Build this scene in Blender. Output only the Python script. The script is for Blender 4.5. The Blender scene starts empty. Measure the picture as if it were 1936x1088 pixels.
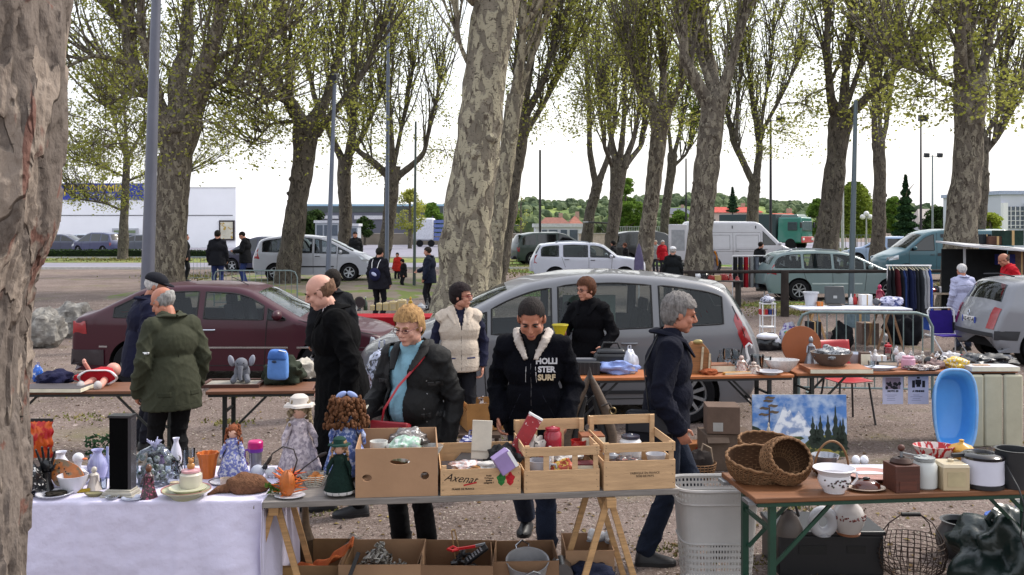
import bpy, bmesh, math, random
import numpy as np
from mathutils import Vector, Matrix, geometry
V = Vector
PI = math.pi
random.seed(7)
rnd = random.random
def U(a, b): return a + (b - a) * random.random()
# ---------------------------------------------------------------- camera, world, sun, exposure
scene = bpy.context.scene
C = scene.collection
FX, EYE, HY = 1800.0, 2.25, 430.0          # focal length in photo pixels, eye height, horizon row
cd = bpy.data.cameras.new('camera'); cam = bpy.data.objects.new('camera', cd); C.objects.link(cam)
cam.location = (0, 0, EYE); cam.rotation_euler = (PI / 2, 0, 0)
cd.sensor_width = 36; cd.lens = 36 * FX / 1936; cd.shift_y = -(544 - HY) / 1936
cd.clip_start = .05; cd.clip_end = 6000
scene.camera = cam
SUN_EL, SUN_AZ = math.radians(48), math.radians(62)      # azimuth from +Y towards +X
w = bpy.data.worlds.new('World'); scene.world = w; w.use_nodes = True
nt = w.node_tree; nt.nodes.clear()
sky = nt.nodes.new('ShaderNodeTexSky'); sky.sky_type = 'NISHITA'; sky.sun_disc = False
sky.sun_elevation = SUN_EL; sky.sun_rotation = SUN_AZ; sky.dust_density = 4; sky.air_density = 1.5
b1 = nt.nodes.new('ShaderNodeBackground'); b1.inputs[1].default_value = .06
nt.links.new(sky.outputs[0], b1.inputs[0])
b2 = nt.nodes.new('ShaderNodeBackground'); b2.inputs[1].default_value = .76      # bright even cloud cover
tc = nt.nodes.new('ShaderNodeTexCoord'); nz = nt.nodes.new('ShaderNodeTexNoise'); nz.inputs['Scale'].default_value = 1.6
nz.inputs['Detail'].default_value = 5
cr = nt.nodes.new('ShaderNodeValToRGB'); cr.color_ramp.elements[0].color = (.93, .96, 1.08, 1); cr.color_ramp.elements[1].color = (1.06, 1.06, 1.06, 1)
cr.color_ramp.elements[0].position = .35; cr.color_ramp.elements[1].position = .6
nt.links.new(tc.outputs['Generated'], nz.inputs['Vector']); nt.links.new(nz.outputs[0], cr.inputs[0]); nt.links.new(cr.outputs[0], b2.inputs[0])
ad = nt.nodes.new('ShaderNodeAddShader'); wo = nt.nodes.new('ShaderNodeOutputWorld')
nt.links.new(b1.outputs[0], ad.inputs[0]); nt.links.new(b2.outputs[0], ad.inputs[1]); nt.links.new(ad.outputs[0], wo.inputs[0])
sd = bpy.data.lights.new('sun', 'SUN'); sd.energy = 2.5; sd.angle = math.radians(9); sd.color = (1, .95, .87)
so = bpy.data.objects.new('sun', sd); C.objects.link(so)
so.rotation_euler = (PI / 2 - SUN_EL, 0, PI - SUN_AZ)
vs = scene.view_settings; vs.view_transform = 'Standard'; vs.look = 'None'; vs.gamma = 1; vs.use_curve_mapping = False
vs.exposure = .55
scene.cycles.max_bounces = 6; scene.cycles.transparent_max_bounces = 12; scene.cycles.diffuse_bounces = 3
def P(px, py, Y): return V(((px - 968) / FX * Y, Y, EYE - (py - HY) / FX * Y))
def G(px, py, h=0.0):
 Y = (EYE - h) * FX / (py - HY); return V(((px - 968) / FX * Y, Y, h))
# ---------------------------------------------------------------- materials
def lin(c):
 if isinstance(c, str):
  c = c.lstrip('#'); c = [int(c[i:i + 2], 16) / 255 for i in (0, 2, 4)]
  return tuple(x / 12.92 if x <= .04045 else ((x + .055) / 1.055) ** 2.4 for x in c)
 return tuple(c[:3])
_M = {}
def M(col, rough=.65, metal=0.0, var=.18, scale=6.0, bump=0.0, bscale=40.0, col2=None, c2=(.45, .6), trans=0.0, alpha=1.0, coat=0.0, stretch=None, emit=0, spec=None, sheen=0):
 key = (str(col), rough, metal, var, scale, bump, bscale, str(col2), c2, trans, alpha, coat, str(stretch), emit, spec, sheen)
 if key in _M: return _M[key]
 m = bpy.data.materials.new('mat_%d' % len(_M)); m.use_nodes = True; n = m.node_tree; N = n.nodes; L = n.links
 bs = N['Principled BSDF']; c = lin(col)
 bs.inputs['Roughness'].default_value = rough; bs.inputs['Metallic'].default_value = metal
 bs.inputs['Coat Weight'].default_value = coat; bs.inputs['Coat Roughness'].default_value = .06
 bs.inputs['Alpha'].default_value = alpha
 if spec is None and rough >= .8: spec = .2
 if spec is not None: bs.inputs['Specular IOR Level'].default_value = spec
 if sheen: bs.inputs['Sheen Weight'].default_value = sheen
 if trans: bs.inputs['Transmission Weight'].default_value = trans
 t = N.new('ShaderNodeTexCoord'); vec = t.outputs['Object']
 if stretch:
  mp = N.new('ShaderNodeMapping'); mp.inputs['Scale'].default_value = stretch; L.new(vec, mp.inputs[0]); vec = mp.outputs[0]
 z = N.new('ShaderNodeTexNoise'); z.inputs['Scale'].default_value = scale; z.inputs['Detail'].default_value = 6; z.inputs['Roughness'].default_value = .65
 L.new(vec, z.inputs['Vector'])
 r = N.new('ShaderNodeValToRGB'); e = r.color_ramp.elements
 e[0].position = .3; e[1].position = .7
 e[0].color = tuple(max(0, x * (1 - var)) for x in c) + (1,); e[1].color = tuple(min(1, x * (1 + var)) for x in c) + (1,)
 L.new(z.outputs[0], r.inputs[0]); out = r.outputs[0]
 if col2:
  z2 = N.new('ShaderNodeTexNoise'); z2.inputs['Scale'].default_value = scale * 1.7; z2.inputs['Detail'].default_value = 4; L.new(vec, z2.inputs['Vector'])
  r2 = N.new('ShaderNodeValToRGB'); r2.color_ramp.elements[0].position = c2[0]; r2.color_ramp.elements[1].position = c2[1]
  L.new(z2.outputs[0], r2.inputs[0]); mx = N.new('ShaderNodeMix'); mx.data_type = 'RGBA'
  L.new(r2.outputs[0], mx.inputs[0]); L.new(out, mx.inputs[6]); mx.inputs[7].default_value = lin(col2) + (1,); out = mx.outputs[2]
 L.new(out, bs.inputs['Base Color'])
 if emit: L.new(out, bs.inputs['Emission Color']); bs.inputs['Emission Strength'].default_value = emit
 if bump:
  z3 = N.new('ShaderNodeTexNoise'); z3.inputs['Scale'].default_value = bscale; z3.inputs['Detail'].default_value = 5; L.new(vec, z3.inputs['Vector'])
  bp = N.new('ShaderNodeBump'); bp.inputs['Strength'].default_value = bump; bp.inputs['Distance'].default_value = .01
  L.new(z3.outputs[0], bp.inputs['Height']); L.new(bp.outputs[0], bs.inputs['Normal'])
 _M[key] = m; return m
def wood(c, **k): return M(c, rough=.6, var=.3, scale=5, stretch=(1, 12, 12), **k)
def cloth(c, **k): return M(c, rough=.92, var=.16, scale=9, bump=.5, bscale=70, spec=.2, **k)
def china(c='#dddde2', **k): return M(c, rough=.22, var=.04, spec=.5, **k)
def paint(c, **k): return M(c, rough=.38, var=.05, coat=.55, scale=1.5, **k)
BLACK = M('#17171a', .5); RUB = M('#1a1a1c', .8, bump=.3); CHROME = M('#b8bcc4', .22, 1.0, var=.1); STEEL = M('#8f949a', .42, .9, bump=.1)
CARD = M('#a07f63', .9, var=.1, scale=3, bump=.2, bscale=18); CARD2 = M('#85674f', .9, var=.1, scale=3, bump=.2); WHITE = M('#dadadc', .5, var=.05); GREYW = M('#a8a49d', .7)
def mat_glass(tint=(.55, .6, .6), op=.42):
 m = bpy.data.materials.new('glass'); m.use_nodes = True; n = m.node_tree; N = n.nodes; L = n.links; N.clear()
 o = N.new('ShaderNodeOutputMaterial'); t = N.new('ShaderNodeBsdfTransparent'); t.inputs[0].default_value = tint + (1,)
 g = N.new('ShaderNodeBsdfGlossy'); g.inputs['Roughness'].default_value = .03; g.inputs[0].default_value = (.9, .93, .95, 1)
 mx = N.new('ShaderNodeMixShader'); fr = N.new('ShaderNodeLayerWeight'); fr.inputs[0].default_value = op
 d = N.new('ShaderNodeBsdfDiffuse'); d.inputs[0].default_value = (.02, .025, .03, 1); m2 = N.new('ShaderNodeMixShader'); m2.inputs[0].default_value = .16
 L.new(t.outputs[0], m2.inputs[1]); L.new(d.outputs[0], m2.inputs[2])
 L.new(fr.outputs[0], mx.inputs[0]); L.new(m2.outputs[0], mx.inputs[1]); L.new(g.outputs[0], mx.inputs[2]); L.new(mx.outputs[0], o.inputs[0]); return m
GLASS = mat_glass((.62, .68, .68), .3); CLEAR = mat_glass((.86, .9, .92), .3)
CLEAR.node_tree.nodes['Mix Shader.001'].inputs[0].default_value = .06
# ---------------------------------------------------------------- mesh builder
class MB:
 def __init__(s): s.v = []; s.f = []; s.X = [Matrix()]
 def add(s, vs, fs):
  k = len(s.v); X = s.X[-1]; s.v += [tuple(X @ V(p)) for p in vs]; s.f += [tuple(i + k for i in f) for f in fs]; return s
 def push(s, m): s.X.append(s.X[-1] @ m); return s
 def pop(s): s.X.pop(); return s
 def box(s, c, d, rot=(0, 0, 0), tp=1.0):
  R = Matrix.LocRotScale(V(c), __import__('mathutils').Euler(rot), None); x, y, z = d[0] / 2, d[1] / 2, d[2] / 2
  vs = [R @ V(p) for p in ((-x, -y, -z), (x, -y, -z), (x, y, -z), (-x, y, -z), (-x * tp, -y * tp, z), (x * tp, -y * tp, z), (x * tp, y * tp, z), (-x * tp, y * tp, z))]
  return s.add(vs, [(0, 3, 2, 1), (4, 5, 6, 7), (0, 1, 5, 4), (1, 2, 6, 5), (2, 3, 7, 6), (3, 0, 4, 7)])
 def bar(s, a, b, w, t=None, up=(0, 0, 1)):
  a, b = V(a), V(b); d = b - a; l = d.length; d.normalize(); u = V(up)
  if abs(d.dot(u)) > .98: u = V((0, 1, 0))
  x = d.cross(u).normalized(); y = x.cross(d); t = t or w; hw, ht = w / 2, t / 2
  vs = [p + x * i + y * j for p in (a, b) for i, j in ((-hw, -ht), (hw, -ht), (hw, ht), (-hw, ht))]
  return s.add(vs, [(3, 2, 1, 0), (4, 5, 6, 7), (0, 1, 5, 4), (1, 2, 6, 5), (2, 3, 7, 6), (3, 0, 4, 7)])
 def tube(s, pts, r, n=8, closed=False, cap=True, flat=1.0):
  pts = [V(p) for p in pts]; m = len(pts); rr = r if isinstance(r, (list, tuple)) else [r] * m
  vs = []; up = None
  for i, p in enumerate(pts):
   if closed: d = pts[(i + 1) % m] - pts[i - 1]
   else: d = pts[min(i + 1, m - 1)] - pts[max(i - 1, 0)]
   if d.length < 1e-9: d = V((0, 0, 1))
   d.normalize()
   if up is None:
    up = V((0, 0, 1)) if abs(d.z) < .9 else V((0, 1, 0))
   x = d.cross(up)
   if x.length < 1e-4: x = d.orthogonal()
   x.normalize(); y = x.cross(d); up = y
   for k in range(n):
    a = 2 * PI * k / n; vs.append(p + (x * math.cos(a) + y * math.sin(a) * flat) * rr[i])
  fs = []
  for i in range(m if closed else m - 1):
   j = (i + 1) % m
   for k in range(n): fs.append((i * n + k, i * n + (k + 1) % n, j * n + (k + 1) % n, j * n + k))
  if cap and not closed: fs += [tuple(range(n))[::-1], tuple((m - 1) * n + k for k in range(n))]
  return s.add(vs, fs)
 def cyl(s, a, b, r, r1=None, n=16, cap=True): return s.tube([a, b], [r, r if r1 is None else r1], n, cap=cap)
 def ell(s, c, r, n=16, m=10, rot=None, fn=None):
  c = V(c); R = rot or Matrix.Identity(3); vs = [V((0, 0, 1))]
  for j in range(1, m):
   a = PI * j / m
   for i in range(n):
    b = 2 * PI * i / n; vs.append(V((math.sin(a) * math.cos(b), math.sin(a) * math.sin(b), math.cos(a))))
  vs.append(V((0, 0, -1)))
  if fn: vs = [v * fn(v) for v in vs]
  vs = [c + R @ V((v.x * r[0], v.y * r[1], v.z * r[2])) for v in vs]
  fs = [(0, 1 + i, 1 + (i + 1) % n) for i in range(n)]
  for j in range(m - 2):
   for i in range(n):
    a, b = 1 + j * n + i, 1 + j * n + (i + 1) % n; fs.append((a, a + n, b + n, b))
  l = len(vs) - 1; q = 1 + (m - 2) * n; fs += [(l, q + (i + 1) % n, q + i) for i in range(n)]
  return s.add(vs, fs)
 def caps(s, a, b, r, r1=None, n=12):
  r1 = r if r1 is None else r1; a, b = V(a), V(b)
  s.cyl(a, b, r, r1, n); s.ell(a, (r,) * 3, n, 8); return s.ell(b, (r1,) * 3, n, 8)
 def lathe(s, prof, c=(0, 0, 0), n=24, sx=1, sy=1, fn=None, close=True):
  vs = []; c = V(c)
  for r, z in prof:
   for i in range(n):
    a = 2 * PI * i / n; q = r * (fn(a, z) if fn else 1); vs.append(c + V((q * math.cos(a) * sx, q * math.sin(a) * sy, z)))
  fs = []
  for j in range(len(prof) - 1):
   for i in range(n): a, b = j * n + i, j * n + (i + 1) % n; fs.append((a, b, b + n, a + n))
  if close: fs.append(tuple(range(n))[::-1])
  if close and prof[-1][0] > 1e-4 and close == 2: fs.append(tuple((len(prof) - 1) * n + i for i in range(n)))
  return s.add(vs, fs)
 def prism(s, poly, z0, z1, M4=None):
  n = len(poly); M4 = M4 or Matrix()
  vs = [M4 @ V((p[0], p[1], z0)) for p in poly] + [M4 @ V((p[0], p[1], z1)) for p in poly]
  return s.add(vs, [tuple(range(n))[::-1], tuple(range(n, 2 * n))] + [(i, (i + 1) % n, n + (i + 1) % n, n + i) for i in range(n)])
 def grid(s, fn, nu, nv):
  vs = [fn(i / nu, j / nv) for j in range(nv + 1) for i in range(nu + 1)]
  return s.add(vs, [(j * (nu + 1) + i, j * (nu + 1) + i + 1, (j + 1) * (nu + 1) + i + 1, (j + 1) * (nu + 1) + i) for j in range(nv) for i in range(nu)])
 def quad(s, a, b, c, d): return s.add([a, b, c, d], [(0, 1, 2, 3)])
 def mesh(s, name='m'):
  me = bpy.data.meshes.new(name); me.from_pydata(s.v, [], s.f); me.validate(); return me
def finish(me, ang=38):
 me.polygons.foreach_set('use_smooth', [True] * len(me.polygons)); me.set_sharp_from_angle(angle=math.radians(ang)); me.update()
def obj(name, g, mat, parent=None, ang=38, bev=0, solid=0, flatshade=False, sub=0):
 me = g.mesh(name) if isinstance(g, MB) else g
 if isinstance(g, MB) and not flatshade:
  if isinstance(g, MB):
   bm = bmesh.new(); bm.from_mesh(me); bmesh.ops.recalc_face_normals(bm, faces=bm.faces); bm.to_mesh(me); bm.free()
  finish(me, ang)
 o = bpy.data.objects.new(name, me); C.objects.link(o)
 if mat: me.materials.append(mat)
 if parent: o.parent = parent
 if solid: q = o.modifiers.new('s', 'SOLIDIFY'); q.thickness = solid; q.offset = 0
 if bev: q = o.modifiers.new('b', 'BEVEL'); q.width = bev; q.segments = 2; q.limit_method = 'ANGLE'
 if sub: q = o.modifiers.new('u', 'SUBSURF'); q.levels = sub; q.render_levels = sub
 return o
def tag(o, label, cat, group=None):
 o['label'] = label; o['category'] = cat
 if group: o['group'] = group
 return o
def thing(name, label, cat, loc=(0, 0, 0), rz=0.0, group=None):
 o = bpy.data.objects.new(name, None); C.objects.link(o); o.location = loc; o.rotation_euler = (0, 0, rz); return tag(o, label, cat, group)
def structure(name, g, mat, **k): o = obj(name, g, mat, **k); o['kind'] = 'structure'; return o
def stuff(name, g, mat, **k): o = obj(name, g, mat, **k); o['kind'] = 'stuff'; return o
def one(name, label, cat, g, mat, loc=(0, 0, 0), rz=0.0, group=None, **k):
 o = obj(name, g, mat, **k); o.location = loc; o.rotation_euler = (0, 0, rz); return tag(o, label, cat, group)
def dup(root, loc=None, rz=None, label=None, mats=None):
 r = root.copy(); C.objects.link(r)
 if loc is not None: r.location = loc
 if rz is not None: r.rotation_euler = (0, 0, rz)
 if label: r['label'] = label
 def kids(a, b):
  for ch in list(a.children):
   c = ch.copy(); C.objects.link(c); c.parent = b; kids(ch, c)
 kids(root, r); return r
def remesh(g, vox, it=2, fac=.5):
 me = g.mesh('t'); o = bpy.data.objects.new('t', me); C.objects.link(o)
 q = o.modifiers.new('r', 'REMESH'); q.mode = 'VOXEL'; q.voxel_size = vox
 q = o.modifiers.new('s', 'SMOOTH'); q.factor = fac; q.iterations = it
 dg = bpy.context.evaluated_depsgraph_get(); m2 = bpy.data.meshes.new_from_object(o.evaluated_get(dg))
 bpy.data.objects.remove(o); bpy.data.meshes.remove(me)
 m2.polygons.foreach_set('use_smooth', [True] * len(m2.polygons)); return m2
def coords(me):
 a = np.empty(len(me.vertices) * 3); me.vertices.foreach_get('co', a); return a.reshape(-1, 3)
def wrinkle(me, amp, sc=9, seed=0, mask=None):
 c = coords(me); n = np.empty(len(c) * 3); me.vertices.foreach_get('normal', n); n = n.reshape(-1, 3); x, y, z = c.T; s = seed
 ax = np.abs(x); w1 = z * 2.6 + ax * 1.5 + .22 * np.sin(6 * x + s) + .2 * np.sin(9 * y + s * 2); w2 = z * 1.2 - ax * 3.1 + .8 * y + .15 * np.sin(13 * z + s); w3 = x * 2.2 + .7 * z - y
 f = lambda q, p: (1 - np.abs(np.sin(q))) ** p
 d = (f(sc * w1 * .8 + s, 2.2) * .9 + f(sc * w2 * .8 + s * 2, 2.5) * .8 + f(sc * w3 * 1.5, 3) * .4 - .55) * amp * 1.5
 if mask is not None: d = d * mask(c)
 c = c + n * d[:, None]; me.vertices.foreach_set('co', c.ravel()); me.update()
def cut(me, keep):
 "delete the faces whose centre does not satisfy keep(x,y,z)"
 bm = bmesh.new(); bm.from_mesh(me)
 dead = [f for f in bm.faces if not keep(*f.calc_center_median())]
 bmesh.ops.delete(bm, geom=dead, context='FACES'); bm.to_mesh(me); bm.free(); return me
from mathutils.bvhtree import BVHTree
def snap(o, pts, off=.002):
 "project (x, z, +1 front / -1 back) points onto the surface of mesh object o"
 t = BVHTree.FromPolygons([v.co.copy() for v in o.data.vertices], [tuple(p.vertices) for p in o.data.polygons]); out = []
 for x, z, q in pts:
  h = t.ray_cast(V((x, q * .8, z)), V((0, -q, 0)))
  if h[0] is not None: out.append(h[0] + V((0, q * off, 0)))
 return out
def seam(o, pts, name='seam', mat=None, r=.003, n=14):
 d = []
 for a, b in zip(pts, pts[1:]): d += [tuple(a[k] + (b[k] - a[k]) * i / n if k < 2 else a[2] for k in range(3)) for i in range(n)]
 p = snap(o, d + [pts[-1]], r * .5)
 if len(p) > 2: q = obj(name, MB().tube(p, r, 5), mat or M('#050506', .9), o); return q
def patch(o, x0, x1, z0, z1, q, name, mat, off=.004):
 g = MB(); nu, nv = 8, 5; ps = snap(o, [(x0 + (x1 - x0) * i / nu, z0 + (z1 - z0) * j / nv, q) for j in range(nv + 1) for i in range(nu + 1)], off)
 if len(ps) == (nu + 1) * (nv + 1): g.add(ps, [(j * (nu + 1) + i, j * (nu + 1) + i + 1, (j + 1) * (nu + 1) + i + 1, (j + 1) * (nu + 1) + i) for j in range(nv) for i in range(nu)]); return obj(name, g, mat, o, solid=.006)
def text(name, s, size, mat, parent=None, loc=(0, 0, 0), rot=(PI / 2, 0, 0), ext=.0008, align='CENTER', shear=0, bold=0, sx=1):
 cu = bpy.data.curves.new('t', 'FONT'); cu.body = s; cu.size = size; cu.align_x = align; cu.align_y = 'CENTER'; cu.extrude = ext; cu.shear = shear; cu.offset = bold; cu.resolution_u = 3
 o = bpy.data.objects.new('t', cu); C.objects.link(o); dg = bpy.context.evaluated_depsgraph_get()
 me = bpy.data.meshes.new_from_object(o.evaluated_get(dg)); bpy.data.objects.remove(o)
 p = bpy.data.objects.new(name, me); C.objects.link(p); me.materials.clear(); me.materials.append(mat); p.location = loc; p.rotation_euler = rot; p.scale = (sx, 1, 1)
 if parent: p.parent = parent
 return p
# ---------------------------------------------------------------- ground, roads, hills
def mat_ground():
 m = bpy.data.materials.new('earth'); m.use_nodes = True; n = m.node_tree; N = n.nodes; L = n.links; bs = N['Principled BSDF']
 bs.inputs['Roughness'].default_value = .95; bs.inputs['Specular IOR Level'].default_value = .15
 t = N.new('ShaderNodeTexCoord')
 def noise(sc, det=6, st=(1, 1, 1)):
  mp = N.new('ShaderNodeMapping'); mp.inputs['Scale'].default_value = st; L.new(t.outputs['Object'], mp.inputs[0])
  z = N.new('ShaderNodeTexNoise'); z.inputs['Scale'].default_value = sc; z.inputs['Detail'].default_value = det; z.inputs['Roughness'].default_value = .7; L.new(mp.outputs[0], z.inputs['Vector']); return z.outputs[0]
 def ramp(i, a, b, ca=(0, 0, 0), cb=(1, 1, 1)):
  r = N.new('ShaderNodeValToRGB'); e = r.color_ramp.elements; e[0].position = a; e[1].position = b; e[0].color = tuple(ca) + (1,); e[1].color = tuple(cb) + (1,); L.new(i, r.inputs[0]); return r.outputs[0]
 def mix(f, a, b):
  x = N.new('ShaderNodeMix'); x.data_type = 'RGBA'; L.new(f, x.inputs[0]); L.new(a, x.inputs[6])
  if isinstance(b, tuple): x.inputs[7].default_value = b + (1,)
  else: L.new(b, x.inputs[7])
  return x.outputs[2]
 base = ramp(noise(.8), .3, .7, lin('#564a44'), lin('#82736c'))
 base = mix(ramp(noise(26, 8), .50, .66), base, lin('#978a84'))
 base = mix(ramp(noise(60, 4, (1, .35, 1)), .58, .64), base, lin('#40362f'))
 base = mix(ramp(noise(.35, 7), .56, .70), base, lin('#6d6650'))
 base = mix(ramp(noise(15, 6, (1, .5, 1)), .60, .64), base, lin('#352a27'))
 base = mix(ramp(noise(9, 8, (1, .6, 1)), .62, .66), base, lin('#a3958f'))
 v = N.new('ShaderNodeTexVoronoi'); v.inputs['Scale'].default_value = 34; L.new(t.outputs['Object'], v.inputs['Vector'])
 base = mix(ramp(v.outputs['Distance'], .10, .16, (1, 1, 1), (0, 0, 0)), base, lin('#9c938a'))
 L.new(base, bs.inputs['Base Color'])
 bp = N.new('ShaderNodeBump'); bp.inputs['Strength'].default_value = .9; bp.inputs['Distance'].default_value = .03; L.new(noise(30, 8), bp.inputs['Height']); L.new(bp.outputs[0], bs.inputs['Normal'])
 return m
g = MB(); g.quad((-900, -60, 0), (900, -60, 0), (900, 1500, 0), (-900, 1500, 0)); structure('ground', g, mat_ground())
# pebbles and dry leaves lying on the earth
def scatter(n, y0, y1, s0, s1, flat):
 vs = []; fs = []
 for i in range(n):
  Y = y0 * (y1 / y0) ** rnd(); X = U(-.56, .56) * Y; s = U(s0, s1) * (.6 + Y * .05); k = len(vs); a = U(0, 6.3); h = s * flat * U(.5, 1)
  for q in range(5):
   b = a + q * 1.2566; r = s * U(.6, 1); vs.append((X + r * math.cos(b), Y + r * math.sin(b), .002))
  vs.append((X + U(-.3, .3) * s, Y + U(-.3, .3) * s, h))
  fs += [(k + q, k + (q + 1) % 5, k + 5) for q in range(5)]
 m = MB(); m.v = vs; m.f = fs; return m
stuff('gravel', scatter(17000, 5.4, 30, .006, .017, .9), M('#a59a8e', .9, var=.4, scale=20, col2='#62564c'), flatshade=True)
def leafs(n, y0, y1):
 m = MB()
 for i in range(n):
  Y = y0 * (y1 / y0) ** rnd(); X = U(-.56, .56) * Y; a = U(0, 6.3); s = U(.012, .03); d = V((math.cos(a), math.sin(a), 0)); e = V((-d.y, d.x, 0)); p = V((X, Y, .004))
  m.add([p - d * s, p + e * s * .6 + V((0, 0, U(.004, .02))), p + d * s, p - e * s * .6 + V((0, 0, U(0, .01)))], [(0, 1, 2), (0, 2, 3)])
 return m
stuff('dry_leaves', leafs(2600, 5.4, 26), M('#55402c', .9, var=.5, scale=9, col2='#8a7a4a'), flatshade=True)
# grass: tufts inside patches given in photo pixels (centre x, y, half sizes)
patches = [(160, 790, 110, 8), (170, 745, 80, 7), (500, 745, 60, 8), (620, 965, 60, 12), (430, 800, 40, 6), (1450, 578, 90, 7), (1400, 1065, 60, 10), (1760, 545, 60, 8), (1270, 1040, 50, 14), (1000, 830, 60, 8), (1870, 1010, 80, 14), (600, 895, 50, 10), (1500, 960, 60, 12),
   (790, 541, 140, 6), (960, 512, 90, 14), (400, 525, 120, 6), (560, 541, 100, 4), (970, 556, 80, 7), (240, 492, 150, 3), (1240, 530, 120, 5), (1640, 473, 60, 6), (1480, 592, 60, 5), (1880, 560, 60, 9)]
g = MB(); random.seed(11)
for (x, y, a, b) in patches:
 far = y < 600; n = 800 if far else 130
 for i in range(n):
  r = abs(random.gauss(0, .6)) + .3 * abs(math.sin(i * .37)); t = U(0, 6.3); px, py = x + a * r * math.cos(t), y + b * r * math.sin(t)
  if py < 470: continue
  p = G(px, py); s = p.y / FX * (2.2 if far else 3.2); h = s * U(.8, 2.0); k = U(0, 3.1); d = V((math.cos(k), math.sin(k), 0)) * s * .8
  g.add([p - d, p + d, p + V((U(-s, s), U(-s, s), h))], [(0, 1, 2)])
stuff('grass', g, M('#686a3a', .9, var=.4, scale=3, col2='#857a4e'), flatshade=True)
# grass verge behind the market and the road beyond it
g = MB()
def strip(px0, px1, py0, py1, z, n=40):
 a, b = G(0, py0), G(0, py1); x0, x1 = (px0 - 968) / FX, (px1 - 968) / FX
 g.quad((x0 * a.y, a.y, z), (x1 * a.y, a.y, z), (x1 * b.y, b.y, z), (x0 * b.y, b.y, z))
strip(-200, 2400, 497, 489, .006); structure('verge', g, M('#5c6b2f', .95, var=.35, scale=.8, bump=.5, bscale=20, col2='#7d7a48'))
g = MB(); strip(-200, 2400, 508, 497.5, .004); strip(-300, 2400, 488, 458, .004); structure('road', g, M('#7d7b86', .9, var=.12, scale=.5, bump=.2, bscale=60))
g = MB()
for a, b in (((-200, 509.6), (2400, 508.2)), ((-200, 489), (2400, 488))):
 p, q = G(a[0], a[1]), G(b[0], a[1]); g.bar(p + V((0, 0, .06)), q + V((0, 0, .06)), .16, .13)
structure('kerb', g, M('#b5b2ae', .85))
g = MB(); strip(960, 2400, 507, 470, .008);
def blot(x0, x1, y0, y1, z):
 n = 40; ps = []
 for k in range(n): a = 2 * PI * k / n; r = 1 + .12 * math.sin(5 * a + x0) + U(-.08, .08); ps.append(G((x0 + x1) / 2 + (x1 - x0) / 2 * r * math.cos(a), (y0 + y1) / 2 + (y1 - y0) / 2 * r * math.sin(a), z))
 g.add(ps, [tuple(range(n))])
for q in ((925, 1075, 500, 516, .01), (915, 1045, 544, 561, .012), (745, 850, 536, 544, .014), (1225, 1330, 524, 534, .012), (1400, 1560, 570, 582, .01), (1735, 1800, 540, 552, .01)): blot(*q)
structure('lawn', g, M('#4f6a28', .95, var=.35, scale=.5, bump=.5, bscale=16, col2='#8a7d50'))
# hill range with woods on it
def hillh(x): return 13 + 5 * math.sin(x / 190 + 1) + 3.2 * math.sin(x / 71) + 1.5 * math.sin(x / 23 + 2)
g = MB()
def hf(u, v):
 x = -420 + 840 * u; return V((x, 560 + 160 * v, -1 + (hillh(x) + 1) * math.sin(v * PI / 2)))
g.grid(hf, 90, 8); structure('hills', g, M('#56683a', .95, var=.35, scale=.03, col2='#7c8a4a'))
g = MB(); random.seed(5)
for i in range(1500):
 u, v = rnd(), rnd() ** .6; p = hf(u, v); s = U(2.2, 4.2)
 g.ell(p + V((0, 0, s * .4)), (s, s, s * U(.7, 1.3)), 7, 5, fn=lambda q: U(.75, 1.2))
stuff('far_wood', g, M('#3f4d38', .95, var=.5, scale=.05, col2='#5f6b4c', c2=(.4, .6)), flatshade=True)
g = MB(); random.seed(6)
for i in range(420):
 x = U(-260, 260); Y = U(300, 380)
 if -150 < x < -20 and rnd() < .5: continue
 s = U(1.6, 3.2); g.ell((x, Y, s * .8), (s * 1.2, s, s * U(.9, 1.6)), 8, 6, fn=lambda q: U(.7, 1.2))
stuff('tree_belt', g, M('#3f4d33', .95, var=.5, scale=.12, col2='#65704a', c2=(.42, .6)), flatshade=True)
# low bank under the parked people carrier at the left
def bk(u, v):
 Y = 29 + 16 * v; x = -13.5 + 11.5 * u; e = min(1, 5 * min(u, 1 - u)) ; f = min(1, 4.5 * min(v, 1 - v)); e = e * e * (3 - 2 * e); f = f * f * (3 - 2 * f)
 return V((x, Y, -.01 + .26 * e * f))
g = MB(); g.grid(bk, 40, 40); structure('bank', g, M('#6f665c', .95, var=.3, scale=.8, bump=.6, bscale=20, col2='#5f6a38', c2=(.5, .56)))
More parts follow.
